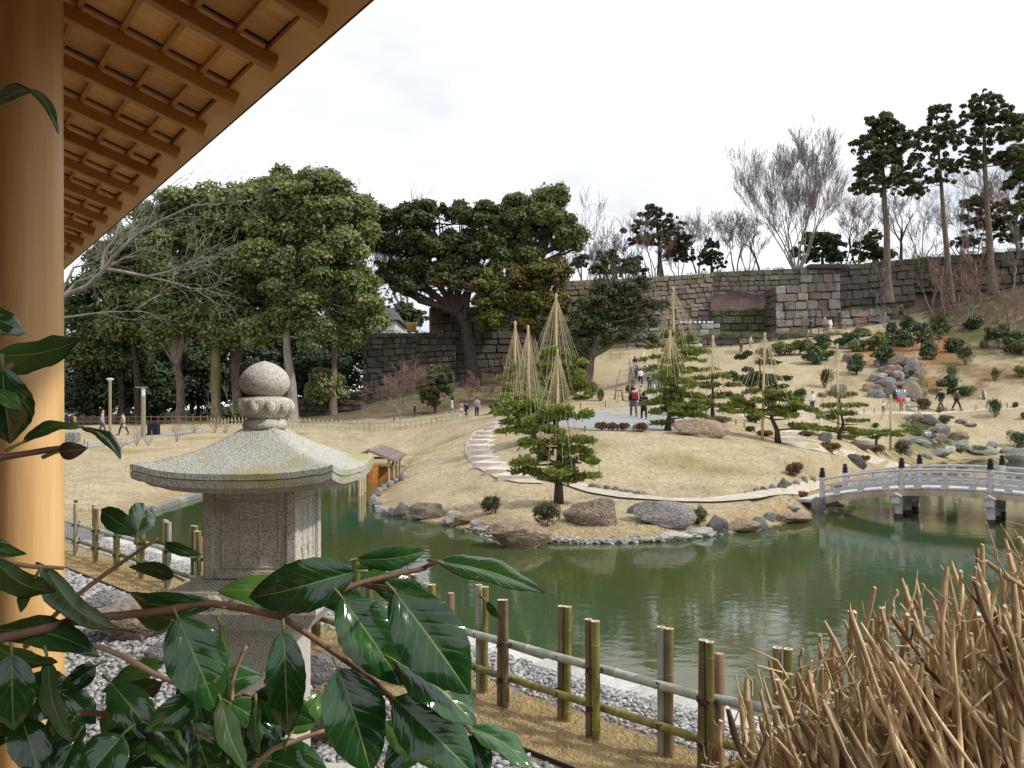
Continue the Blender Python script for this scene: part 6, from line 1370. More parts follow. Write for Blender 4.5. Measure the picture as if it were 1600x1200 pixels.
person(1093, 552, 18, 'stand', 90, 'jacket', (.70, .70, .70), (.2, .2, .22), 'person in white on the path below the stone wall', Y=88)
person(1158, 551, 20, 'stand', 180, 'jacket', (.20, .07, .05), (.05, .05, .07), 'person in red brown at the crest of the lawn slope', Y=88)
person(1173, 547, 22, 'stand', 100, 'jacket', (.66, .63, .56), (.45, .42, .36), 'person in cream jacket at the crest of the lawn slope', Y=90, hair=(.35, .2, .1))
person(1267, 522, 24, 'stand', 60, 'jacket', (.03, .03, .035), (.05, .05, .055), 'person in black beside the big stone wall corner', Y=94)
person(1289, 521, 25, 'stand', -40, 'jacket', (.42, .34, .24), (.2, .17, .14), 'person in tan jacket and white cap under the wall', style='hat', hair=(.65, .6, .55), Y=94)
person(1297, 521, 24, 'stand', 30, 'coat', (.72, .72, .74), (.5, .48, .46), 'person in white coat under the wall', Y=94)
person(1408, 499, 25, 'walk', 80, 'jacket', (.03, .06, .08), (.03, .035, .06), 'person in dark teal walking the high path', Y=98)
person(1380, 645, 18, 'stand', -30, 'jacket', (.74, .73, .70), (.05, .05, .06), 'small child in white beside the waterfall', style='long')
person(1408, 643, 25, 'bend', 170, 'jacket', (.62, .05, .09), (.24, .17, .11), 'person in red jacket bending over at the waterfall', hair=(.10, .06, .04))
person(1418, 643, 24, 'stand', 150, 'coat', (.74, .70, .62), (.25, .22, .2), 'person in cream coat watching the waterfall')
person(1470, 643, 35, 'stride', -80, 'jacket', (.025, .035, .055), (.13, .095, .065), 'person in dark jacket and brown trousers walking along the level path', style='hat', hair=(.06, .05, .05))
person(1495, 642, 34, 'stride', 70, 'jacket', (.15, .115, .095), (.04, .04, .05), 'person in brown jacket with shoulder bag walking along the level path', extra=(bg_((.05, .05, .065)),))
person(648, 652, 22, 'stand', -90, 'jacket', (.025, .03, .05), (.03, .03, .04), 'person in navy alone behind the lattice fence', style='hat', hair=(.05, .05, .07), Y=63)
person(706, 653, 27, 'stand', 90, 'jacket', (.50, .50, .52), (.27, .25, .24), 'person with white hair in pale grey behind the lattice fence', hair=(.6, .6, .58), Y=63)
person(721, 654, 27, 'stand', 20, 'coat', (.36, .22, .14), (.75, .75, .75), 'person in brown top and white skirt behind the lattice fence', style='long', extra=(bg_((.74, .74, .76)),), Y=63)
person(729, 655, 27, 'stand', -30, 'coat', (.03, .03, .05), (.03, .03, .04), 'person in dark coat beside the white skirt', Y=63)
person(745, 654, 33, 'stand', 30, 'jacket', (.24, .24, .27), (.04, .045, .07), 'person in grey jacket carrying a child behind the fence', Y=62)
person(749, 640, 16, 'stand', -70, 'jacket', (.62, .33, .38), (.55, .3, .34), 'small child in pink held in the arms of the person in grey', Y=61.7)
person(193, 680, 35, 'stride', -80, 'coat', (.42, .37, .22), (.03, .03, .045), 'person in long khaki coat and dark cap walking on the far lawn', style='hat', hair=(.02, .05, .07))
person(160, 679, 32, 'walk', 90, 'jacket', (.24, .28, .36), (.1, .1, .12), 'bald person in grey blue walking beyond the camellia leaf', hair=(.5, .36, .28), Y=64)
person(108, 676, 31, 'stand', 90, 'jacket', (.03, .035, .05), (.03, .03, .04), 'person in dark clothes at the far end beside the pillar', Y=68)
person(117, 676, 28, 'stand', -60, 'jacket', (.38, .24, .06), (.06, .06, .07), 'person in mustard yellow at the far end beside the pillar', Y=68)
# ------------------------------------------------------------------ castle walls of fitted stones
WST = []
random.seed(5)
for q in range(6):
    b = MB(); b.bbox((0, 0, 0), (1, .5, 1), b=.07)
    for v in b.v:
        v.x += random.uniform(-.03, .03); v.z += random.uniform(-.035, .035); v.y += random.uniform(-.05, .05)
    WST.append(b.mesh('stone'))
m_core = mat('wall_joint', (.085, .08, .066), (.12, .112, .095), scale=6, rough=1)
PAL = {
 'warm': [(.21, .18, .145), (.23, .195, .16), (.19, .17, .14), (.22, .185, .155), (.20, .19, .175), (.245, .22, .185)],
 'olive': [(.165, .145, .095), (.185, .155, .105), (.20, .165, .12), (.15, .14, .095), (.19, .16, .115), (.17, .15, .11)],
 'mixed': [(.23, .185, .155), (.25, .25, .245), (.21, .17, .145), (.29, .29, .28), (.23, .21, .175), (.17, .165, .155)],
 'moss': [(.085, .09, .055), (.10, .105, .07), (.075, .09, .035), (.12, .115, .09), (.09, .10, .04), (.13, .125, .11)],
 'grey': [(.16, .15, .13), (.15, .135, .12), (.11, .105, .09), (.14, .13, .105), (.17, .155, .14), (.10, .095, .085)],
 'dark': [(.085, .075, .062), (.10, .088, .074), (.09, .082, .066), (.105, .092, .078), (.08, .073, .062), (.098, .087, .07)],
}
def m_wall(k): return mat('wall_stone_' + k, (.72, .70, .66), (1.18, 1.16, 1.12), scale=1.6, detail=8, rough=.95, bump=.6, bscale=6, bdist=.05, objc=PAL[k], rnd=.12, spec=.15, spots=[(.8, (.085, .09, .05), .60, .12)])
def wall(label, p0, p1, row, sw, pal, seed=0, lean=.10, thick=.5, hole=None, cat='stone wall'):
    """p = (px, Y, py top, py bottom); stones row px high and sw px wide"""
    rg = random.Random(seed); X0, X1 = [(p[0] - CX) / F * p[1] for p in (p0, p1)]; A = Vector((X0, p0[1], 0)); B = Vector((X1, p1[1], 0)); L_ = (B - A).length; d_ = (B - A) / L_; nn = Vector((d_.y, -d_.x, 0))
    if nn.y > 0 and abs(d_.x) > .5: nn = -nn
    zt = lambda s_: (1 - s_ / L_) * (HZ - p0[2]) / F * p0[1] + s_ / L_ * (HZ - p1[2]) / F * p1[1]
    zb = lambda s_: (1 - s_ / L_) * (HZ - p0[3]) / F * p0[1] + s_ / L_ * (HZ - p1[3]) / F * p1[1]
    t = thing('stone_wall', label, cat, (A + B) / 2 + Vector((0, 0, min(zb(0), zb(L_)))))
    ym = (p0[1] + p1[1]) / 2; rh = row / F * ym; swm = sw / F * ym
    mb = MB(); v = []
    for (s_, f) in ((0, 0), (L_, 0), (L_, 1), (0, 1)): z = (zt(s_) - .10) if f else (zb(s_) - .5); v.append(A + d_ * s_ + Vector((0, 0, z)) + nn * (-lean * (z - zb(s_)) - .10))
    mb.add(v + [q - nn * thick for q in v], [(0, 1, 2, 3), (7, 6, 5, 4), (3, 2, 6, 7), (0, 3, 7, 4), (1, 5, 6, 2)]); mb.build('wall_core', m_core, t)
    H = max(zt(0) - zb(0), zt(L_) - zb(L_)); nr = max(1, round(H / rh)); hs = [rg.uniform(.75, 1.3) for _ in range(nr)]; tot = sum(hs); z0 = 0; ang = math.atan2(d_.y, d_.x); items = []
    for r_ in range(nr):
        f0 = z0 / tot; z0 += hs[r_]; f1 = z0 / tot; s_ = -rg.uniform(0, .4) * swm
        while s_ < L_:
            w = swm * rg.choice((.6, .8, 1, 1, 1.25, 1.6)); a, b_ = max(0, s_), min(L_, s_ + w); s_ += w
            if b_ - a < .12 * swm: continue
            m_ = (a + b_) / 2; lo = zb(m_) + (zt(m_) - zb(m_)) * f0; hi = zb(m_) + (zt(m_) - zb(m_)) * f1
            if hole and hole(m_ / L_, (f0 + f1) / 2): continue
            jz = rg.uniform(-.05, .05) * rh; lo += jz
            items.append((m_, (lo + hi) / 2, b_ - a, hi - lo, zb(m_)))
    mm = m_wall(pal); mat_ = Matrix.Rotation(ang, 4, 'Z')
    rest = MB(); order = sorted(range(len(items)), key=lambda q: -items[q][2] * items[q][3]); keep = set(order[:300])
    for q, (m_, z, w, h, zb_) in enumerate(items):
        c = A + d_ * m_ + nn * (-lean * (z - zb_) + rg.uniform(-.08, .10)) + Vector((0, 0, z)); ro = Matrix.Rotation(math.atan(lean) * -1, 4, 'X') @ Matrix.Rotation(rg.uniform(-.03, .03), 4, 'Y')
        M = Matrix.Translation(c) @ mat_ @ ro @ Matrix.Diagonal((w * rg.uniform(.93, .97), 1, h * rg.uniform(.90, .96) / math.cos(math.atan(lean)), 1))
        me = rg.choice(WST)
        if q in keep:
            o = link('stone', me, mm, t); o.matrix_local = Matrix.Translation(-ORG[t.name]) @ M
        else: rest.add([M @ v.co for v in me.vertices], [tuple(p.vertices) for p in me.polygons])
    if rest.v: o = rest.build('stones', mm, t); o['kind'] = 'stuff'
    return t
wall('upper castle wall of small square brownish stones, west half', (884, 99.6, 441, 520), (1000, 99.7, 433, 515), 8.5, 12, 'olive', 1, .14)
wall('upper castle wall of small warm stones, just west of the dark recess', (1000, 99.7, 433, 515), (1116, 99.8, 425, 502), 8.5, 12, 'warm', 2, .14)
wall('upper castle wall course above the dark earth recess', (1113, 101, 425, 462), (1252, 101, 419, 462), 8.5, 13, 'warm', 3, .05)
wall('mossy lower wall under the dark earth recess', (1112, 98.4, 484, 528), (1214, 98.4, 482, 528), 10.5, 17, 'moss', 4, .06)
wall('projecting corner tower of large red and grey blocks', (1212, 95.2, 447, 524), (1262, 95.2, 444, 522), 12, 22, 'mixed', 5, .03)
wall('shaded west flank of the projecting corner tower', (1196, 98.2, 455, 524), (1211.5, 95.3, 448, 524), 12, 20, 'dark', 6, .03)  # the flank's shade is put into the stones by the dark palette
wall('tall wall of large mixed blocks behind the corner tower', (1251, 100.4, 418, 510), (1313, 100.6, 415, 510), 13, 16, 'mixed', 7, .04)
wall('upper wall of greyish stones behind the first conifer trunk', (1312, 103, 414, 480), (1430, 103, 403, 470), 11, 16, 'grey', 8, .08)
wall('dark shaded wall running east behind the tall conifers', (1430, 103, 403, 450), (1640, 103, 386, 440), 12, 18, 'dark', 9, .10)  # shadow on this stretch is put into its dark stone colours
wall('low wall of large blocks below the grass terrace', (1314, 97.0, 486, 524), (1412, 99.0, 480, 506), 13, 26, 'mixed', 10, .04)
wall('long low base wall along the visitors path', (1100, 93.2, 522, 556), (1322, 93.2, 521, 540), 9.5, 22, 'grey', 11, .05)
wall('stepped lower wall of reddish blocks behind the timber stairway', (980, 96.5, 512, 552), (1125, 96.5, 505, 545), 11, 17, 'mixed', 12, .06)
wall('grey battered wall corner west of the big twisted tree', (566, 82.6, 519, 640), (650, 82.8, 519, 620), 10.5, 15, 'grey', 13, .16)
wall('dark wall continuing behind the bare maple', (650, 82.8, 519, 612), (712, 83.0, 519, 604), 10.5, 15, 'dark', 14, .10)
wall('tall dark wall of round stones behind the big twisted tree', (674, 83.3, 478, 600), (886, 88.0, 478, 590), 12, 16, 'dark', 15, .06)  # unlit look of this and the previous wall put into dark stones
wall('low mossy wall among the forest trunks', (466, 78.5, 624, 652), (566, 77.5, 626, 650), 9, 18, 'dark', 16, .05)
# dark sheltered bank above the mossy wall
mb = MB(); vs = []
for i in range(13):
    for j in range(5):
        px = 1110 + 96 * i / 12; f = j / 4; Y = 101.2 - 2.9 * f; py = 452 + 34 * f + 3 * math.sin(i * .9) * (1 - f); vs.append(P(px, py, Y))
fs = [(i * 5 + j, i * 5 + j + 1, (i + 1) * 5 + j + 1, (i + 1) * 5 + j) for i in range(12) for j in range(4)]
mb.add(vs, [tuple(reversed(f)) for f in fs]); setp(mb.build('slope', mat('dark_earth', (.06, .042, .038), (.10, .072, .066), scale=3, rough=1, bump=.4), None, smooth=True), 'dark purplish earth bank in the wall recess', kind='structure')
mb = MB(); mb.bbox(P(1292, 417, 100.2), (4.6, 1.2, .5), b=.06); setp(mb.build('capstone', m_rk['dark']), 'dark capstone slab lying on the wall top', 'stone slab')
for i, x in enumerate((1064, 1071, 1078, 1086, 1093, 1100, 1107, 1112)):
    p = P(x, 504, 97.0); mb = MB(); mb.ell(p, (.20, .2, .17), 10, 6); setp(mb.build('floodlight', MATS['white_paint'], None, smooth=True), ORDN[i] + ' white floodlight from the west on the lower castle wall', 'floodlight', 'white floodlights on the lower castle wall')
# weeds and small plants hanging on the wall tops and in the joints
rw = np.random.default_rng(66); wp = []
for (x0, y0, x1, y1, Y, n_) in ((884, 441, 1116, 425, 99.3, 40), (1113, 425, 1252, 419, 100.8, 22), (1251, 418, 1430, 403, 101.5, 46), (1430, 403, 1640, 386, 102.6, 70), (1112, 484, 1214, 482, 98.2, 26), (1100, 522, 1322, 521, 93.0, 46), (674, 478, 880, 478, 83.5, 26), (566, 519, 712, 519, 82.4, 22), (1314, 486, 1412, 480, 97.6, 26)):
    for q in range(n_):
        f = rw.random(); p = P(x0 + (x1 - x0) * f, y0 + (y1 - y0) * f + rw.choice((0, 0, 1, 6, 22)) * rw.random(), Y - .1); s_ = rw.uniform(.12, .5); wp.append((p.x, p.y, p.z, s_ * 1.5, s_, s_ * .8))
o = crown('weeds', np.array(wp), 7000, .10, m_leafo, None, (0, 0, 0), 67); setp(o, 'weeds and moss clumps growing along the castle wall tops and joints', kind='stuff')
# path railing high on the slope, timber deck below the wall
def rail_line(label, pts, n, h=.9, m=None):
    p3 = [hit(px, py) if Y is None else P(px, py, Y) for px, py, Y in pts]; t = thing('handrail', label, 'railing', p3[0]); tops = []
    for q in range(n):
        f = q / (n - 1) * (len(p3) - 1); j = min(int(f), len(p3) - 2); p = p3[j].lerp(p3[j + 1], f - j); p.z = max(p.z, hz(p.x, p.y)); mb = MB(); mb.tube([p, p + Vector((0, 0, h))], .06, 6); mb.build('post', m or m_stake, t); tops.append(p)
    for z in (h * .5, h * .95):
        mb = MB(); mb.tube([q + Vector((0, 0, z)) for q in tops], .035, 5); mb.build('rail', m or m_stake, t)
rail_line('thin brown railing climbing the high path below the corner tower', [(1215, 538, 93), (1270, 528, 93.5), (1330, 512, 96), (1420, 494, 100)], 14)
rail_line('pale timber railing at the top of the stairway', [(895, 562, 92), (985, 562, 90)], 7, 1.0, m_sign)
g = hit(940, 568); mb = MB(); mb.bbox(Vector((g.x, 92.0, g.z + .5)), (7.2, 1.5, .5), b=.03); setp(mb.build('timber_deck', m_sign), 'low timber deck behind the old garden pine', 'deck')
mb = MB(); mb.tube([P(1000, 571, 86), P(1007, 550, 88)], .09, 6); setp(mb.build('handrail', m_sign), 'sloping pale handrail at the stairway head', 'railing')

# ------------------------------------------------------------------ distant buildings
m_bw = mat('building_wall', (.36, .35, .33), (.46, .45, .43), scale=1, rough=.9); m_bwh = mat('white_render', (.66, .66, .66), (.74, .74, .74), scale=1, rough=.8); m_gl = mat('window_glass', (.06, .07, .08), (.09, .10, .11), rough=.15, spec=.6); m_tile = mat('roof_tile', (.06, .06, .065), (.10, .10, .11), scale=3, rough=.7)
def building(label, px0, px1, ytop, Y, floors, cols, mw_, roof=True):
    x0, x1 = [(p - CX) / F * Y for p in (px0, px1)]; zt = (HZ - ytop) / F * Y; zb_ = hz((x0 + x1) / 2, Y) - .5; H = zt - zb_; W_ = x1 - x0; c = Vector(((x0 + x1) / 2, Y + 5, zb_)); t = thing('apartment_building', label, 'building', c)
    mb = MB(); mb.box(c + Vector((0, 0, H / 2)), (W_, 10, H)); mb.build('wall', mw_, t)
    if roof:
        mb = MB(); mb.add([c + Vector(v) for v in ((-W_ / 2 - .6, -5.6, H), (W_ / 2 + .6, -5.6, H), (W_ / 2 + .6, 5.6, H), (-W_ / 2 - .6, 5.6, H), (-W_ / 2 + 1, 0, H + 2.2), (W_ / 2 - 1, 0, H + 2.2))], [(0, 1, 5, 4), (1, 2, 5), (2, 3, 4, 5), (3, 0, 4), (3, 2, 1, 0)]); mb.build('roof', m_tile, t)
    fh = H / floors
    for f in range(floors):
        for k in range(cols):
            x = -W_ / 2 + W_ * (k + .5) / cols; z = fh * (f + .55); mb = MB(); mb.box(c + Vector((x, -5.03, z)), (W_ / cols * .6, .08, fh * .5)); w = mb.build('window', m_bwh, t); mb = MB(); mb.box(c + Vector((x, -5.08, z)), (W_ / cols * .52, .04, fh * .42)); mb.build('pane', m_gl, w)
        mb = MB(); mb.box(c + Vector((0, -5.5, fh * f + .15)), (W_ * .96, 1.0, .2)); mb.build('balcony', m_bwh, t); mb = MB(); mb.box(c + Vector((0, -5.95, fh * f + .6)), (W_ * .96, .06, .8)); mb.build('balcony_rail', m_bw, t)
building('pale apartment block with balconies glimpsed beside the pillar', 40, 142, 582, 150, 5, 8, m_bw)
building('white house with grey tiled roof glimpsed between the trees', 578, 618, 500, 112, 1, 3, m_bwh)
building('dark roofed building standing behind the apartment block', -60, 150, 548, 230, 6, 9, mat('dark_facade', (.09, .075, .07), (.12, .1, .095), scale=1, rough=.9))
p = P(643, 519, 88); mb = MB(); mb.bbox(p + Vector((0, 0, .5)), (1.0, .5, 1.0), b=.04); setp(mb.build('barrier_box', mat('yellow_orange', (.55, .32, .08), (.62, .38, .12), rough=.6)), 'yellow orange box on the terrace edge', 'box')

# ------------------------------------------------------------------ evergreen trees
def tree(label, Y, ells, trunks, n, leaf, m, mt=None, pr=17, per=24, seed=0, up=.45, group=None, name='tree', jit=.65, limbs=True, dep=.85, huev=.22, floor=True):
    k = Y / F; rg = np.random.default_rng(seed + 100); rr = random.Random(seed)
    b0 = trunks[0][0]; base = P(b0[0], b0[1], Y)
    if floor: base.z = min(base.z, hz(base.x, base.y)) if abs(base.z - hz(base.x, base.y)) > .3 else hz(base.x, base.y)
    t = thing(name, label, 'tree', base, group=group); polys = []
    es = [((*P(e_[0], e_[1], Y + (e_[4] if len(e_) > 4 else 0)),), (e_[2] * k, e_[2] * k * dep, e_[3] * k)) for e_ in ells]
    for ti, tr in enumerate(trunks):
        pts = [P(a, b_, Y) + Vector((0, rr.uniform(-.3, .3) * (i > 0), 0)) for i, (a, b_, r_) in enumerate(tr)]
        if ti == 0: pts[0] = base - Vector((0, 0, .3))
        rad = [r_ * k * .85 for (_, _, r_) in tr]
        fine = []; fr = []
        for i in range(len(pts) - 1):
            for f in (0, .5): fine.append(pts[i].lerp(pts[i + 1], f) + Vector((rr.uniform(-1, 1), rr.uniform(-1, 1), 0)) * rad[i] * .25 * (f > 0)); fr.append(rad[i] + (rad[i + 1] - rad[i]) * f)
        fine.append(pts[-1]); fr.append(rad[-1])
        if ti == 0: fr[0] *= 1.5
        polys.append(([tuple(q) for q in fine], fr))
        if limbs:
            for (c, r_) in es:
                s_ = min(fine, key=lambda q: (q - Vector(c)).length + abs(q.z - c[2]) * .2); e_ = Vector(c)
                if ti == 0 or (s_ - e_).length < 6:
                    md = s_.lerp(e_, .5) + Vector((rr.uniform(-.3, .3), rr.uniform(-.3, .3), -.2)); polys.append(([tuple(s_), tuple(md), tuple(e_)], [fr[-1] * .6 + .03, fr[-1] * .4 + .025, .02]))
                    for q in range(4):
                        dd = Vector((rr.gauss(0, 1), rr.gauss(0, .6), rr.gauss(.2, .6))).normalized(); f2 = e_ + Vector((dd.x * r_[0], dd.y * r_[1], dd.z * r_[2])) * .85
                        polys.append(([tuple(md), tuple(md.lerp(f2, .55) + Vector((0, 0, -.1))), tuple(f2)], [fr[-1] * .3 + .02, fr[-1] * .2 + .015, .012]))
    tubes_mesh('trunk', polys, base, mt or m_bark, t, 8)
    pf = np.concatenate([puffs_in([e_], max(3, int(per * (e_[1][0] * e_[1][2]) / (45 * k) ** 2)), rg, pr * k) for e_ in es]) if per not in (14, 30) else np.concatenate([puffs_in([(e_[0], tuple(1.12 * q for q in e_[1]))], 34, rg, .19 * min(e_[1][0], e_[1][2] * 1.4)) for e_ in es])
    crown('crown', pf, n, leaf, m, t, base, seed, up=up, jit=jit, huev=huev)
    return t
G = None
FT = [  # forest on the west side
 ('dark evergreen tree at the west end of the forest, beside the pillar', 84, [(150, 520, 40, 50), (135, 470, 34, 40), (180, 560, 44, 50), (130, 560, 40, 44), (165, 430, 36, 40)], [[(190, 655, 7), (188, 600, 6), (170, 540, 4), (160, 480, 2)]], 12000, .34, m_leafd, m_barkd),
 ('olive evergreen tree rising second from the west end', 82, [(205, 400, 44, 44), (185, 450, 48, 46), (235, 460, 46, 56), (205, 510, 50, 40)], [[(215, 655, 7), (213, 590, 6), (205, 520, 5), (207, 430, 2)]], 15000, .32, m_leafo, m_barkd),
 ('tall olive evergreen with forked pale trunk by the lamp post', 78, [(285, 335, 44, 38), (260, 385, 54, 46), (315, 375, 44, 50), (245, 350, 40, 32), (325, 330, 40, 32), (285, 440, 58, 50), (255, 470, 40, 40), (250, 525, 34, 28), (305, 512, 40, 30)], [[(281, 658, 8), (280, 600, 7.5), (277, 570, 7)], [(277, 572, 7), (268, 540, 5), (262, 500, 4), (270, 420, 2)], [(277, 572, 6), (284, 530, 5), (286, 470, 4), (285, 380, 2)]], 20000, .30, m_leafo, m_bark),
 ('round topped evergreen with mossy yellow trunk', 77, [(355, 330, 46, 38), (335, 385, 50, 50), (390, 375, 50, 48), (360, 440, 56, 50), (340, 480, 44, 34), (390, 320, 40, 30), (375, 490, 44, 34), (335, 525, 30, 24), (360, 530, 34, 26)], [[(338, 660, 9), (336, 600, 9), (338, 540, 8.5), (340, 480, 6), (350, 400, 3)]], 21000, .30, m_leafo, m_barkm),
 ('evergreen with wide forked trunk directly behind the lantern finial', 79, [(405, 320, 44, 36), (420, 400, 40, 50), (400, 470, 44, 40)], [[(372, 655, 9), (370, 600, 8), (368, 570, 8)], [(368, 572, 6), (355, 520, 5), (350, 470, 3)], [(368, 572, 6), (385, 520, 5), (388, 460, 4), (400, 380, 2)]], 14000, .30, m_leafo, m_bark),
 ('biggest evergreen of the forest with single smooth grey trunk', 74, [(450, 300, 40, 26), (490, 300, 46, 30), (440, 350, 50, 46), (500, 350, 54, 50), (455, 415, 60, 52), (520, 415, 52, 52), (470, 470, 60, 40), (530, 465, 44, 40), (455, 505, 30, 24), (420, 520, 36, 28), (490, 525, 34, 26)], [[(456, 658, 9), (455, 600, 8.5), (448, 550, 7.5), (449, 500, 6), (465, 430, 5), (470, 350, 3)]], 38000, .28, m_leafo, m_barkg),
 ('evergreen at the east edge of the forest with crown hanging over the wall', 76, [(555, 330, 30, 34), (550, 385, 34, 40), (560, 450, 36, 40), (555, 500, 40, 30), (575, 490, 24, 20), (530, 520, 30, 22)], [[(520, 640, 6), (522, 560, 5), (535, 470, 4), (550, 380, 2)]], 16000, .28, m_leafo, m_bark),
 ('thin sprig topped evergreen poking above the forest crown', 78, [(440, 278, 18, 8), (475, 283, 22, 9), (505, 282, 18, 10), (415, 300, 20, 12)], [[(460, 400, 4), (462, 350, 3), (462, 290, 1)]], 2600, .28, m_leafo, m_bark),
]
for i, (lb, Y, el, tr, n, lf, m, mt) in enumerate(FT): tree(lb, Y, el, tr, n, lf, m, mt, seed=i, floor=(i != 7))
m_leafs = mat('foliage_shade', (.026, .045, .020), (.052, .078, .034), scale=2, rough=.6, attr=True, spec=.3, transl=.08)  # understory shade put into a darker copy of the leaf colour
# understory of the forest
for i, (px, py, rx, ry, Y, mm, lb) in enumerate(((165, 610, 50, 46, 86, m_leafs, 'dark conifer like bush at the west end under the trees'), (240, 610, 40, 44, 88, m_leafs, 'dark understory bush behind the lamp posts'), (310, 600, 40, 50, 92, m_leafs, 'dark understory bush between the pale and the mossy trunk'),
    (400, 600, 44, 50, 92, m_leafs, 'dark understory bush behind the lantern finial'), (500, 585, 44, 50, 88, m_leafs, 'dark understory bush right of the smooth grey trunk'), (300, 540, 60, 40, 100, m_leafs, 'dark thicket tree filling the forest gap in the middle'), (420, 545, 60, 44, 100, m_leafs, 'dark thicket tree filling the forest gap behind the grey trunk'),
    (200, 555, 60, 50, 105, m_leafs, 'dark thicket tree filling the west forest gap'), (530, 545, 40, 40, 96, m_leafs, 'dark thicket tree beside the battered wall'), (395, 645, 26, 16, 74, m_leafd, 'low green bush at the fence behind the lantern'), (510, 600, 18, 22, 77, m_leafo, 'light green bush at the forest edge'))):
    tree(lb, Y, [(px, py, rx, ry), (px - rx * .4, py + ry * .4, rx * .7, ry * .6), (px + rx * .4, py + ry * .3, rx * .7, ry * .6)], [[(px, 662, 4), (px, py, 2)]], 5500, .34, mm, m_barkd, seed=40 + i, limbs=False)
# far forest mass behind, closing the view between the trunks
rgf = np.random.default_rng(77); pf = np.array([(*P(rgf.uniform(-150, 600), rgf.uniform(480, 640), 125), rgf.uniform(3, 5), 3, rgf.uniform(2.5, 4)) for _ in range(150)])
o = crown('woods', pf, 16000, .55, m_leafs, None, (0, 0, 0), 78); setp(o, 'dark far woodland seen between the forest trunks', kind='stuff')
# big twisted trees in the middle
tree('huge dark evergreen with twisted leaning trunk and layered crown', 80, [(625, 345, 40, 22), (675, 340, 46, 22), (725, 345, 44, 24), (770, 345, 40, 26), (610, 385, 32, 24), (660, 385, 44, 26), (715, 390, 44, 28), (765, 390, 40, 34), (625, 420, 40, 22), (680, 428, 44, 22), (735, 435, 40, 24), (605, 440, 24, 16), (640, 450, 34, 14)],
     [[(738, 592, 15), (734, 550, 11), (728, 510, 10), (714, 488, 8)], [(714, 490, 7), (690, 480, 5.5), (655, 470, 5), (640, 440, 4), (625, 400, 2.5), (615, 360, 1.2)], [(700, 484, 4), (690, 440, 3.5), (668, 400, 2.5), (650, 360, 1.2)], [(726, 500, 6), (735, 450, 4), (745, 400, 3), (740, 350, 1.2)], [(655, 470, 3.5), (622, 450, 2.5), (605, 430, 1.2)], [(716, 490, 4), (712, 440, 3.5), (700, 400, 2.5), (690, 350, 1.2)]], 34000, .28, m_leafd, m_barkd, seed=20, pr=10, per=50, huev=.16)
tree('olive crowned evergreen leaning to the east above the wall', 82, [(820, 325, 40, 24), (860, 320, 36, 22), (845, 355, 50, 26), (880, 365, 34, 26), (800, 370, 34, 30), (815, 410, 34, 26), (850, 345, 50, 24), (895, 385, 20, 14)],
     [[(852, 600, 10), (850, 560, 9), (835, 500, 9), (822, 450, 8), (815, 422, 7)], [(815, 424, 6), (835, 395, 5), (860, 370, 4), (868, 340, 2)], [(812, 430, 5), (805, 390, 4), (808, 345, 2)], [(835, 400, 4), (870, 385, 3), (892, 378, 1.5)]], 24000, .28, m_leafo, m_barkd, seed=21, pr=11, per=45)
tree('rust tinged leafy tree covered in ivy below the olive crown', 79, [(700, 440, 28, 12), (755, 450, 36, 20), (800, 445, 40, 26), (845, 440, 36, 30), (780, 480, 44, 24), (830, 480, 46, 28), (865, 470, 24, 26), (770, 505, 30, 12), (815, 512, 36, 12), (875, 430, 18, 22)],
     [[(840, 606, 9), (836, 560, 8), (828, 520, 7), (815, 470, 5)], [(828, 520, 5), (790, 480, 4), (740, 450, 3), (715, 438, 3)], [(862, 600, 8), (866, 540, 7), (868, 480, 5), (872, 440, 4)]], 24000, .26, m_leafy, m_bark, seed=22, pr=11, per=45)
for q, (a, b_, c, d_) in enumerate((((700, 436), (712, 440), (722, 446), (732, 449)), ((862, 448), (860, 440), (864, 432), (866, 430)))):
    pass
# lower dark shrubs under the twisted trees
for i, (px, py, rx, ry, Y, mm, lb) in enumerate(((680, 603, 28, 34, 67, m_leafd, 'dense round evergreen shrub behind the lattice fence'), (785, 640, 18, 16, 62, m_leafd, 'dark low shrub beside the person carrying a child'), (905, 600, 16, 36, 74, m_leafd, 'dark evergreen behind the largest rope cone'), (895, 560, 24, 40, 80, m_leafd, 'green shrubby tree west of the old garden pine'), (790, 560, 30, 20, 76, m_twr, ''))):
    if lb: tree(lb, Y, [(px, py, rx, ry), (px - 6, py + 10, rx * .8, ry * .7), (px + 5, py - 8, rx * .8, ry * .7)], [[(px, py + ry + 12, 2.5), (px, py, 1.5)]], 6500, .19, mm, m_barkd, seed=60 + i, pr=11, per=30, limbs=False)
# old garden pine by the wall
tree('old gnarled garden pine with thick forked trunk before the castle wall', 70, [(930, 478, 42, 12), (975, 470, 44, 12), (1005, 478, 34, 10), (915, 505, 40, 14), (960, 500, 50, 16), (1000, 505, 34, 10), (905, 530, 32, 14), (940, 530, 36, 14), (985, 450, 34, 8), (945, 452, 26, 8), (1010, 530, 26, 8), (955, 408, 18, 12), (990, 418, 14, 10), (900, 560, 26, 10), (935, 425, 14, 10), (1008, 440, 20, 8)],
     [[(918, 600, 9), (922, 575, 8), (926, 550, 8), (935, 530, 6), (942, 500, 5), (950, 475, 4)], [(926, 555, 6), (945, 545, 5.5), (962, 530, 5), (985, 528, 3), (1020, 538, 1.5)], [(950, 478, 3.5), (958, 452, 3), (950, 435, 2), (945, 415, 1)], [(955, 455, 2.5), (978, 440, 2), (1002, 435, 1)], [(932, 535, 4), (915, 510, 3), (895, 495, 1.5)], [(945, 500, 3), (975, 480, 2), (1010, 470, 1)]], 13000, .20, mat('pine_greyish', (.055, .072, .034), (.10, .115, .055), scale=2, rough=.6, attr=True, transl=.1), m_bark, seed=23, pr=7, per=70, up=.8)
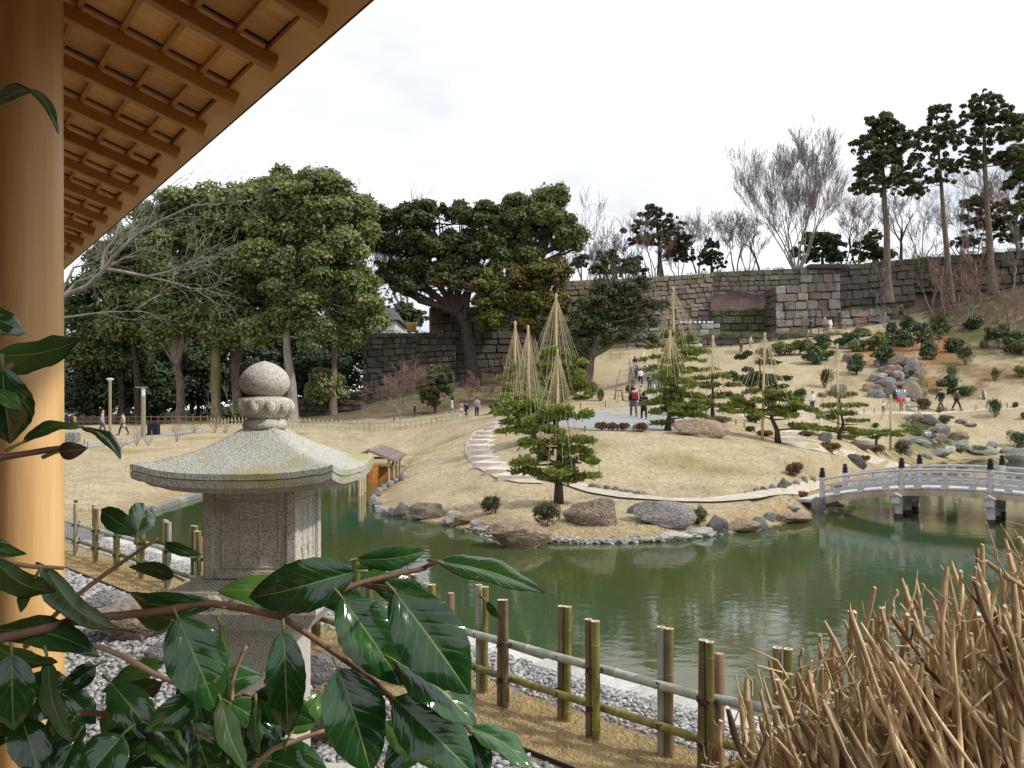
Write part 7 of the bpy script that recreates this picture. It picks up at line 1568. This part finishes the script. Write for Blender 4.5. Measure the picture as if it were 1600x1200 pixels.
# trees along the wall top
for i, (lb, Y, el, tr, n, m, mt) in enumerate((
 ('tall first conifer with bare reddish trunk and dense dark crown', 98, [(1380, 200, 30, 22), (1365, 230, 30, 22), (1405, 225, 28, 24), (1355, 270, 26, 24), (1385, 265, 34, 26), (1420, 270, 22, 24), (1350, 295, 20, 14), (1400, 295, 34, 14), (1430, 300, 18, 10)], [[(1388, 470, 8), (1386, 400, 6.5), (1383, 320, 5), (1380, 250, 3), (1380, 190, 1)]], 20000, m_leafd, m_bark),
 ('second slender conifer with open crown', 98, [(1465, 178, 18, 14), (1462, 205, 28, 16), (1480, 225, 26, 14), (1448, 240, 24, 12), (1470, 262, 34, 14), (1505, 262, 18, 10), (1462, 285, 26, 10), (1440, 215, 14, 8)], [[(1486, 470, 6), (1480, 400, 5), (1474, 330, 4), (1467, 250, 2.5), (1464, 170, 1)]], 9000, m_leafd, m_bark),
 ('third tallest conifer with layered crown', 98, [(1540, 160, 28, 14), (1525, 185, 26, 14), (1560, 180, 28, 16), (1535, 215, 30, 14), (1570, 215, 28, 16), (1515, 240, 18, 8), (1550, 245, 36, 14), (1525, 262, 14, 6), (1580, 250, 22, 16)], [[(1552, 455, 7), (1547, 380, 5.5), (1541, 300, 4.5), (1540, 220, 3), (1540, 150, 1)]], 14000, m_leafd, m_bark),
 ('conifer cut by the east edge of the view', 100, [(1600, 200, 30, 24), (1620, 250, 40, 30), (1595, 285, 26, 16), (1640, 300, 40, 30), (1610, 330, 30, 18), (1590, 250, 20, 14)], [[(1625, 450, 6), (1622, 350, 5), (1615, 200, 2)]], 13000, m_leafd, m_bark),
 ('broad dark conifer low behind the third trunk', 112, [(1530, 320, 24, 14), (1560, 330, 34, 16), (1520, 350, 30, 14), (1570, 355, 34, 14), (1510, 380, 20, 12), (1545, 375, 30, 10), (1600, 370, 30, 18)], [[(1545, 420, 5), (1545, 360, 3), (1545, 315, 1)]], 10000, m_leafd, m_barkd),
 ('conical dark evergreen with reddish twigs on the wall', 112, [(1020, 335, 24, 12), (1008, 355, 32, 12), (1040, 352, 36, 14), (1030, 375, 44, 14), (1065, 375, 18, 12), (1000, 378, 22, 10), (1060, 400, 24, 16)], [[(1032, 432, 5), (1030, 380, 3), (1022, 325, 1)]], 9000, mat('foliage_redgreen', (.05, .045, .025), (.085, .08, .035), scale=.6, rough=.7, attr=True), m_barkd),
 ('small bright conical evergreen on the wall', 110, [(1112, 385, 12, 10), (1110, 400, 20, 12), (1112, 412, 24, 8)], [[(1112, 424, 2), (1112, 380, 1)]], 3500, m_leafb, m_barkd),
 ('bushy dark evergreen on the wall below the largest bare tree', 112, [(1275, 380, 26, 16), (1300, 385, 26, 20), (1265, 400, 34, 14), (1310, 405, 24, 12)], [[(1285, 420, 3), (1285, 380, 1)]], 7000, m_leafb, m_barkd),
 ('round dark evergreen beside the first conifer trunk', 112, [(1365, 372, 14, 14), (1360, 392, 24, 16), (1375, 400, 20, 12)], [[(1365, 415, 2.5), (1365, 370, 1)]], 4500, m_leafd, m_barkd),
 ('small leafy evergreen peeping over the west wall', 112, [(905, 412, 14, 8), (912, 404, 10, 6)], [[(908, 445, 1.5), (908, 408, 1)]], 1500, m_leafb, m_barkd),
 ('evergreen with two crowns standing behind the old garden pine', 112, [(948, 405, 18, 14), (985, 412, 16, 14), (965, 425, 20, 10), (1000, 425, 14, 8)], [[(965, 445, 2), (960, 400, 1)]], 4200, m_leafb, m_barkd),
 ('distant hazy tree behind the white house', 125, [(632, 490, 22, 20), (650, 500, 20, 18), (620, 510, 20, 14)], [[(640, 535, 2), (640, 490, 1)]], 4500, m_leafd, m_barkd),
 )): tree(lb, Y, el, tr, n, .24 if Y < 105 else .27, m, mt, seed=80 + i, pr=11, per=14, floor=False)

# shrubs on the east slope along the crest
CR = [(1225, 545, 18, 10, m_leafo, 'sparse olive bush where the crest meets the low wall'), (1250, 540, 16, 14, m_leafy, 'yellowish bush on the crest below the corner tower'), (1272, 555, 14, 14, m_leafb, 'dark bush on the crest west of the yellow green one'), (1290, 548, 16, 14, m_leafo, 'bright olive bush in the middle of the crest'), (1285, 535, 14, 8, m_leafb, 'small dark bush touching the crest line'),
 (1325, 532, 16, 12, m_leafb, 'green bush directly right of the olive one on the crest'), (1345, 535, 18, 14, m_leafo, 'light green bush above the orange soil patch'), (1366, 530, 18, 18, m_leafo, 'tall light green bush at the crest centre'), (1376, 552, 14, 22, m_leafb, 'dark tall bush on the orange soil'), (1392, 524, 20, 14, m_leafb, 'blue green bush under the high railing'), (1412, 530, 16, 12, m_leafb, 'dark bush in the crest row before the saplings'),
 (1420, 508, 14, 24, m_leafd, 'dark upright sapling at the crest end, first of three'), (1440, 518, 16, 30, m_leafd, 'dark upright sapling at the crest end, second of three'), (1468, 505, 14, 26, m_leafd, 'dark upright sapling at the crest end, third of three'), (1338, 565, 9, 22, m_leafb, 'small dark conical conifer on the lawn below the crest'), (1447, 545, 10, 16, m_leafd, 'thin dark bush on the orange soil east'),
 (1560, 525, 30, 20, m_leafd, 'wide green thicket on the east slope'), (1590, 540, 26, 14, m_leafd, 'lower green thicket at the east edge'), (1490, 540, 10, 10, m_leafb, 'small green bush on the bare slope'), (1520, 505, 20, 10, m_leafd, 'low green cover below the conifer trunks'), (1480, 600, 12, 14, m_leafb, 'green bush just above the walkers'), (1350, 520, 10, 6, m_leafo, 'low bush at the foot of the grass terrace wall')]
for i, (px, py, rx, ry, mm, lb) in enumerate(CR):
    g = hit(px, py + ry); tree(lb, g.y, [(px, py, rx, ry), (px - rx * .3, py + ry * .35, rx * .7, ry * .6), (px + rx * .3, py + ry * .3, rx * .7, ry * .6)], [[(px, py + ry + 2, 1.6), (px, py, .8)]], 1100 if rx < 20 else 2800, .17, mm, m_barkd, seed=120 + i, pr=7, per=24, limbs=False, name='bush')

# ------------------------------------------------------------------ bare trees
def bare(label, px, py, Y, hpx, seed, m=None, mt=None, stems=1, spread=.55, up=.35, depth=5, r=None, lean=0.0, nb=(3, 4), ratio=.66, floor=True, group=None, curl=.22, minr=None, name='bare_tree', first=.42, fan=.28):
    k = Y / F; H = hpx * k; b0 = P(px, py, Y)
    if floor: b0.z = hz(b0.x, b0.y)
    rg = np.random.default_rng(seed); out = []; r = r or H * .022; minr = minr or .009 * Y / 50
    for q in range(stems):
        a = (q - (stems - 1) / 2) * fan + lean
        grow(b0 - Vector((0, 0, .3)) + Vector((a * 1.2, 0, 0)), (math.sin(a), rg.normal() * .08, math.cos(a)), H * first * rg.uniform(.9, 1.1), r / stems ** .5, depth, rg, out, spread, up, nb, 6, curl, ratio, minr)
    zmax = max(p[-1][2] for p, r_, d_ in out); f = H / (zmax - b0.z)
    sc = lambda pts: [b0 + (Vector(p) - b0) * f for p in pts]
    t = thing(name, label, 'tree', b0, group=group); dm = depth
    tk = [(sc(p), r_) for p, r_, d_ in out if d_ >= dm - 1]; tw = [(sc(p), r_) for p, r_, d_ in out if d_ < dm - 1]
    tubes_mesh('trunk', tk, b0, mt or m_barkg, t, 6); tubes_mesh('crown', tw, b0, m or m_tw, t, 3); return t
bare('largest bare tree on the wall with many upswept fanning stems', 1245, 418, 106, 242, 3, stems=9, spread=.40, up=.34, depth=5, nb=(3, 5), floor=False, first=.50, fan=.125, r=.34, minr=.013, ratio=.62, curl=.15, m=mat('twigs_mauve', (.22, .195, .19), (.30, .27, .26), scale=2, rough=.95))  # distance haze put into the paler greyish twig colour
bare('bare tree with dark trunk between the first two conifers', 1408, 410, 106, 130, 5, stems=1, spread=.6, floor=False, mt=m_barkd, depth=5)
bare('bare crooked tree left of the first conifer', 1340, 412, 108, 110, 6, stems=2, spread=.6, floor=False, m=m_twr, mt=m_barkd, depth=4, curl=.4)
bare('thin bare tree leaning at the west side of the largest bare tree', 1190, 420, 108, 80, 7, spread=.6, floor=False, lean=-.2, curl=.45, depth=4, mt=m_barkd)
bare('reddish bare tree on the wall west of the bright evergreen', 1150, 424, 112, 100, 8, stems=2, m=m_twr, floor=False, depth=4)
bare('pale bare tree above the wall recess', 1090, 424, 114, 100, 9, stems=2, floor=False, depth=4)
bare('pale upright bare tree west on the wall', 915, 442, 112, 85, 10, stems=3, floor=False, depth=4)
bare('bare tree behind the conical dark evergreen', 1022, 432, 110, 110, 12, stems=4, m=m_twr, floor=False, depth=4)
bare('bare tree over the west wall beside the old pine', 975, 440, 114, 80, 13, stems=2, floor=False, depth=4)
bare('grey bare tree crown showing behind the olive evergreens', 835, 520, 120, 235, 14, stems=3, floor=False, depth=5)
bare('grey bare tree crown above the forest east end', 565, 500, 125, 232, 15, stems=3, floor=False, depth=5)
bare('grey bare tree crown between the forest and the twisted tree', 630, 500, 125, 215, 16, stems=3, floor=False, depth=5)
bare('bare tree at the far east edge behind the conifers', 1595, 400, 110, 180, 17, stems=2, floor=False, depth=5, m=m_twr)
bare('pale bare tree between second and third conifer', 1500, 420, 108, 120, 18, stems=2, floor=False, depth=4, m=m_twr)
for i, (px, py, hp, st, lb) in enumerate(((1120, 424, 95, 3, 'grey bare tree just east of the bright conical evergreen'), (1170, 422, 105, 3, 'fine twigged grey bare tree west of the largest bare tree'), (1322, 412, 150, 3, 'tall grey bare tree crowding the east side of the largest bare tree'), (1440, 405, 130, 3, 'fine grey bare tree right of the dark trunked bare tree'), (1520, 402, 140, 3, 'wide grey bare tree behind the third conifer trunk'), (1060, 428, 90, 3, 'fine bare tree beside the conical dark evergreen'), (945, 440, 95, 3, 'fine bare tree over the west end of the wall'))):
    bare(lb, px, py, 112, hp, 400 + i, stems=st, floor=False, depth=5, nb=(3, 4), spread=.6, fan=.35, r=.14, minr=.012, m=MATS['twigs_mauve'] if i % 2 else m_twr)
for i, (px, py, hp, lb, ln_) in enumerate(((1387, 512, 110, 'slim bare sapling bending west in front of the grass terrace', -.25), (1445, 470, 90, 'slim bare sapling leaning between conifer trunks', -.35), (1460, 490, 100, 'straight slim bare sapling beside the second conifer trunk', 0), (1505, 512, 80, 'bare crooked small tree with dark stem on the slope', .1), (1518, 510, 70, 'second crooked small bare tree close by on the slope', .15), (1585, 520, 80, 'bare small tree at the east edge of the slope', -.1),
    (1532, 450, 100, 'reddish bare tree in the shade of the third conifer', 0), (1580, 455, 120, 'reddish bare tree at the upper east edge', .1), (1480, 620, 0, '', 0), (1452, 605, 40, 'small bare tree beside the waterfall rocks', 0), (1430, 480, 80, 'short reddish bare tree under the dark wall', .1), (1562, 490, 70, 'thin reddish bare sapling above the wide thicket', -.1), (1410, 478, 70, 'grey thin bare sapling on the grass terrace', .2))):
    if lb:
        g = hit(px, py); bare(lb, px, py, g.y, hp, 200 + i, m=m_twr if i % 2 or 'reddish' in lb else m_tw, lean=ln_, depth=4, curl=.3, nb=(2, 4), spread=.55, r=.10 if hp > 50 else .05, minr=.016)
bare('small reddish bare maple behind the lattice fence', 620, 648, 64, 105, 31, stems=2, m=m_twr, mt=m_barkg, depth=5, spread=.7, up=.15, nb=(3, 4), r=.10)
bare('reddish bare bush beneath the twisted trees', 795, 610, 72, 70, 32, stems=4, m=m_twr, depth=4, spread=.6, fan=.5, r=.07)
bare('pale leafless bush behind the lantern finial', 385, 650, 72, 70, 33, stems=5, depth=3, spread=.5, fan=.5, r=.06)
bare('spindly leafless bush at the west foot of the twisted trees', 720, 640, 70, 60, 34, stems=4, m=m_twr, depth=4, spread=.6, fan=.5, r=.05)
rgb = np.random.default_rng(55)
for i in range(14):
    px, py = rgb.uniform(1425, 1610), rgb.uniform(455, 515); g = hit(px, py); bare('slim reddish bare sapling among many on the shaded upper slope', px, py, g.y, rgb.uniform(60, 120), 300 + i, m=m_twr, mt=m_barkg if i % 2 else m_bark, lean=rgb.uniform(-.25, .25), depth=4, curl=.25, nb=(2, 4), spread=.5, r=.09, minr=.018, group='bare saplings on the upper slope')
out = []
for i in range(190):
    px, py = rgb.uniform(1400, 1640), rgb.uniform(440, 560); g = hit(px, py)
    for k_ in range(3): grow(g, (rgb.normal() * .5, rgb.normal() * .5, 1), rgb.uniform(.5, 1.3), .02, 1, rgb, out, .6, .1, (2, 3), 4, .4, .6, .012)
o = tubes_mesh('undergrowth', [(p, r_) for p, r_, d_ in out], (0, 0, 0), m_twr, None, 3); setp(o, 'tangle of dry brown twigs and brambles on the upper slope', kind='stuff')
# nearer bare tree whose limbs reach out from behind the pillar
Y = 15.0; b0 = at(20, Y); t = thing('bare_tree', 'nearer bare tree with grey limbs reaching out from behind the pillar', 'tree', b0); rg = np.random.default_rng(91); out = []; main = []
def limb(pts, r0, r1, sub, L_, dep=2):
    q = [P(a, b_, Y + c) for (a, b_, c) in pts]; n_ = len(q); main.append(([tuple(v) for v in q], [r0 + (r1 - r0) * i / (n_ - 1) for i in range(n_)]))
    for i in range(sub):
        f = rg.uniform(.25, 1) * (n_ - 1); j = min(int(f), n_ - 2); p = q[j].lerp(q[j + 1], f - j); d_ = (q[j + 1] - q[j]).normalized()
        dv = np.array(d_) + rg.normal(size=3) * np.array([.55, .4, .55]); grow(p, dv, L_ * rg.uniform(.5, 1.2), .008, dep, rg, out, .6, .1, (2, 3), 5, .35, .6, .0026)
main.append(([tuple(b0 - Vector((0, 0, .3))), tuple(P(28, 640, Y)), tuple(P(45, 530, Y)), tuple(P(80, 480, Y))], [.20, .13, .09, .06]))
limb([(75, 485, 0), (100, 462, 0), (135, 448, -.1), (160, 425, -.1), (178, 400, -.2), (210, 370, -.2), (250, 345, -.3), (300, 322, -.3), (330, 318, -.3)], .055, .010, 16, .9)
limb([(158, 428, -.1), (162, 395, 0), (180, 370, 0), (190, 340, .1), (210, 305, .1), (265, 295, .1)], .030, .007, 8, .7)
limb([(165, 420, -.1), (195, 425, -.2), (230, 432, -.2), (262, 425, -.3), (300, 410, -.3), (330, 408, -.3)], .035, .008, 14, .7)
limb([(230, 432, -.2), (265, 440, -.3), (295, 450, -.3), (325, 452, -.3)], .018, .006, 8, .5)
limb([(100, 462, 0), (120, 440, .2), (150, 430, .2), (190, 405, .3), (230, 385, .3)], .03, .008, 9, .7)
limb([(90, 470, 0), (115, 418, .3), (140, 412, .3), (170, 395, .3)], .03, .006, 7, .6)
limb([(60, 500, 0), (110, 495, .3), (160, 488, .3), (215, 486, .3)], .03, .006, 6, .6)
tubes_mesh('trunk', main, b0, m_barkg, t, 7); tubes_mesh('crown', [(p, r_) for p, r_, d_ in out], b0, m_barkg, t, 4)
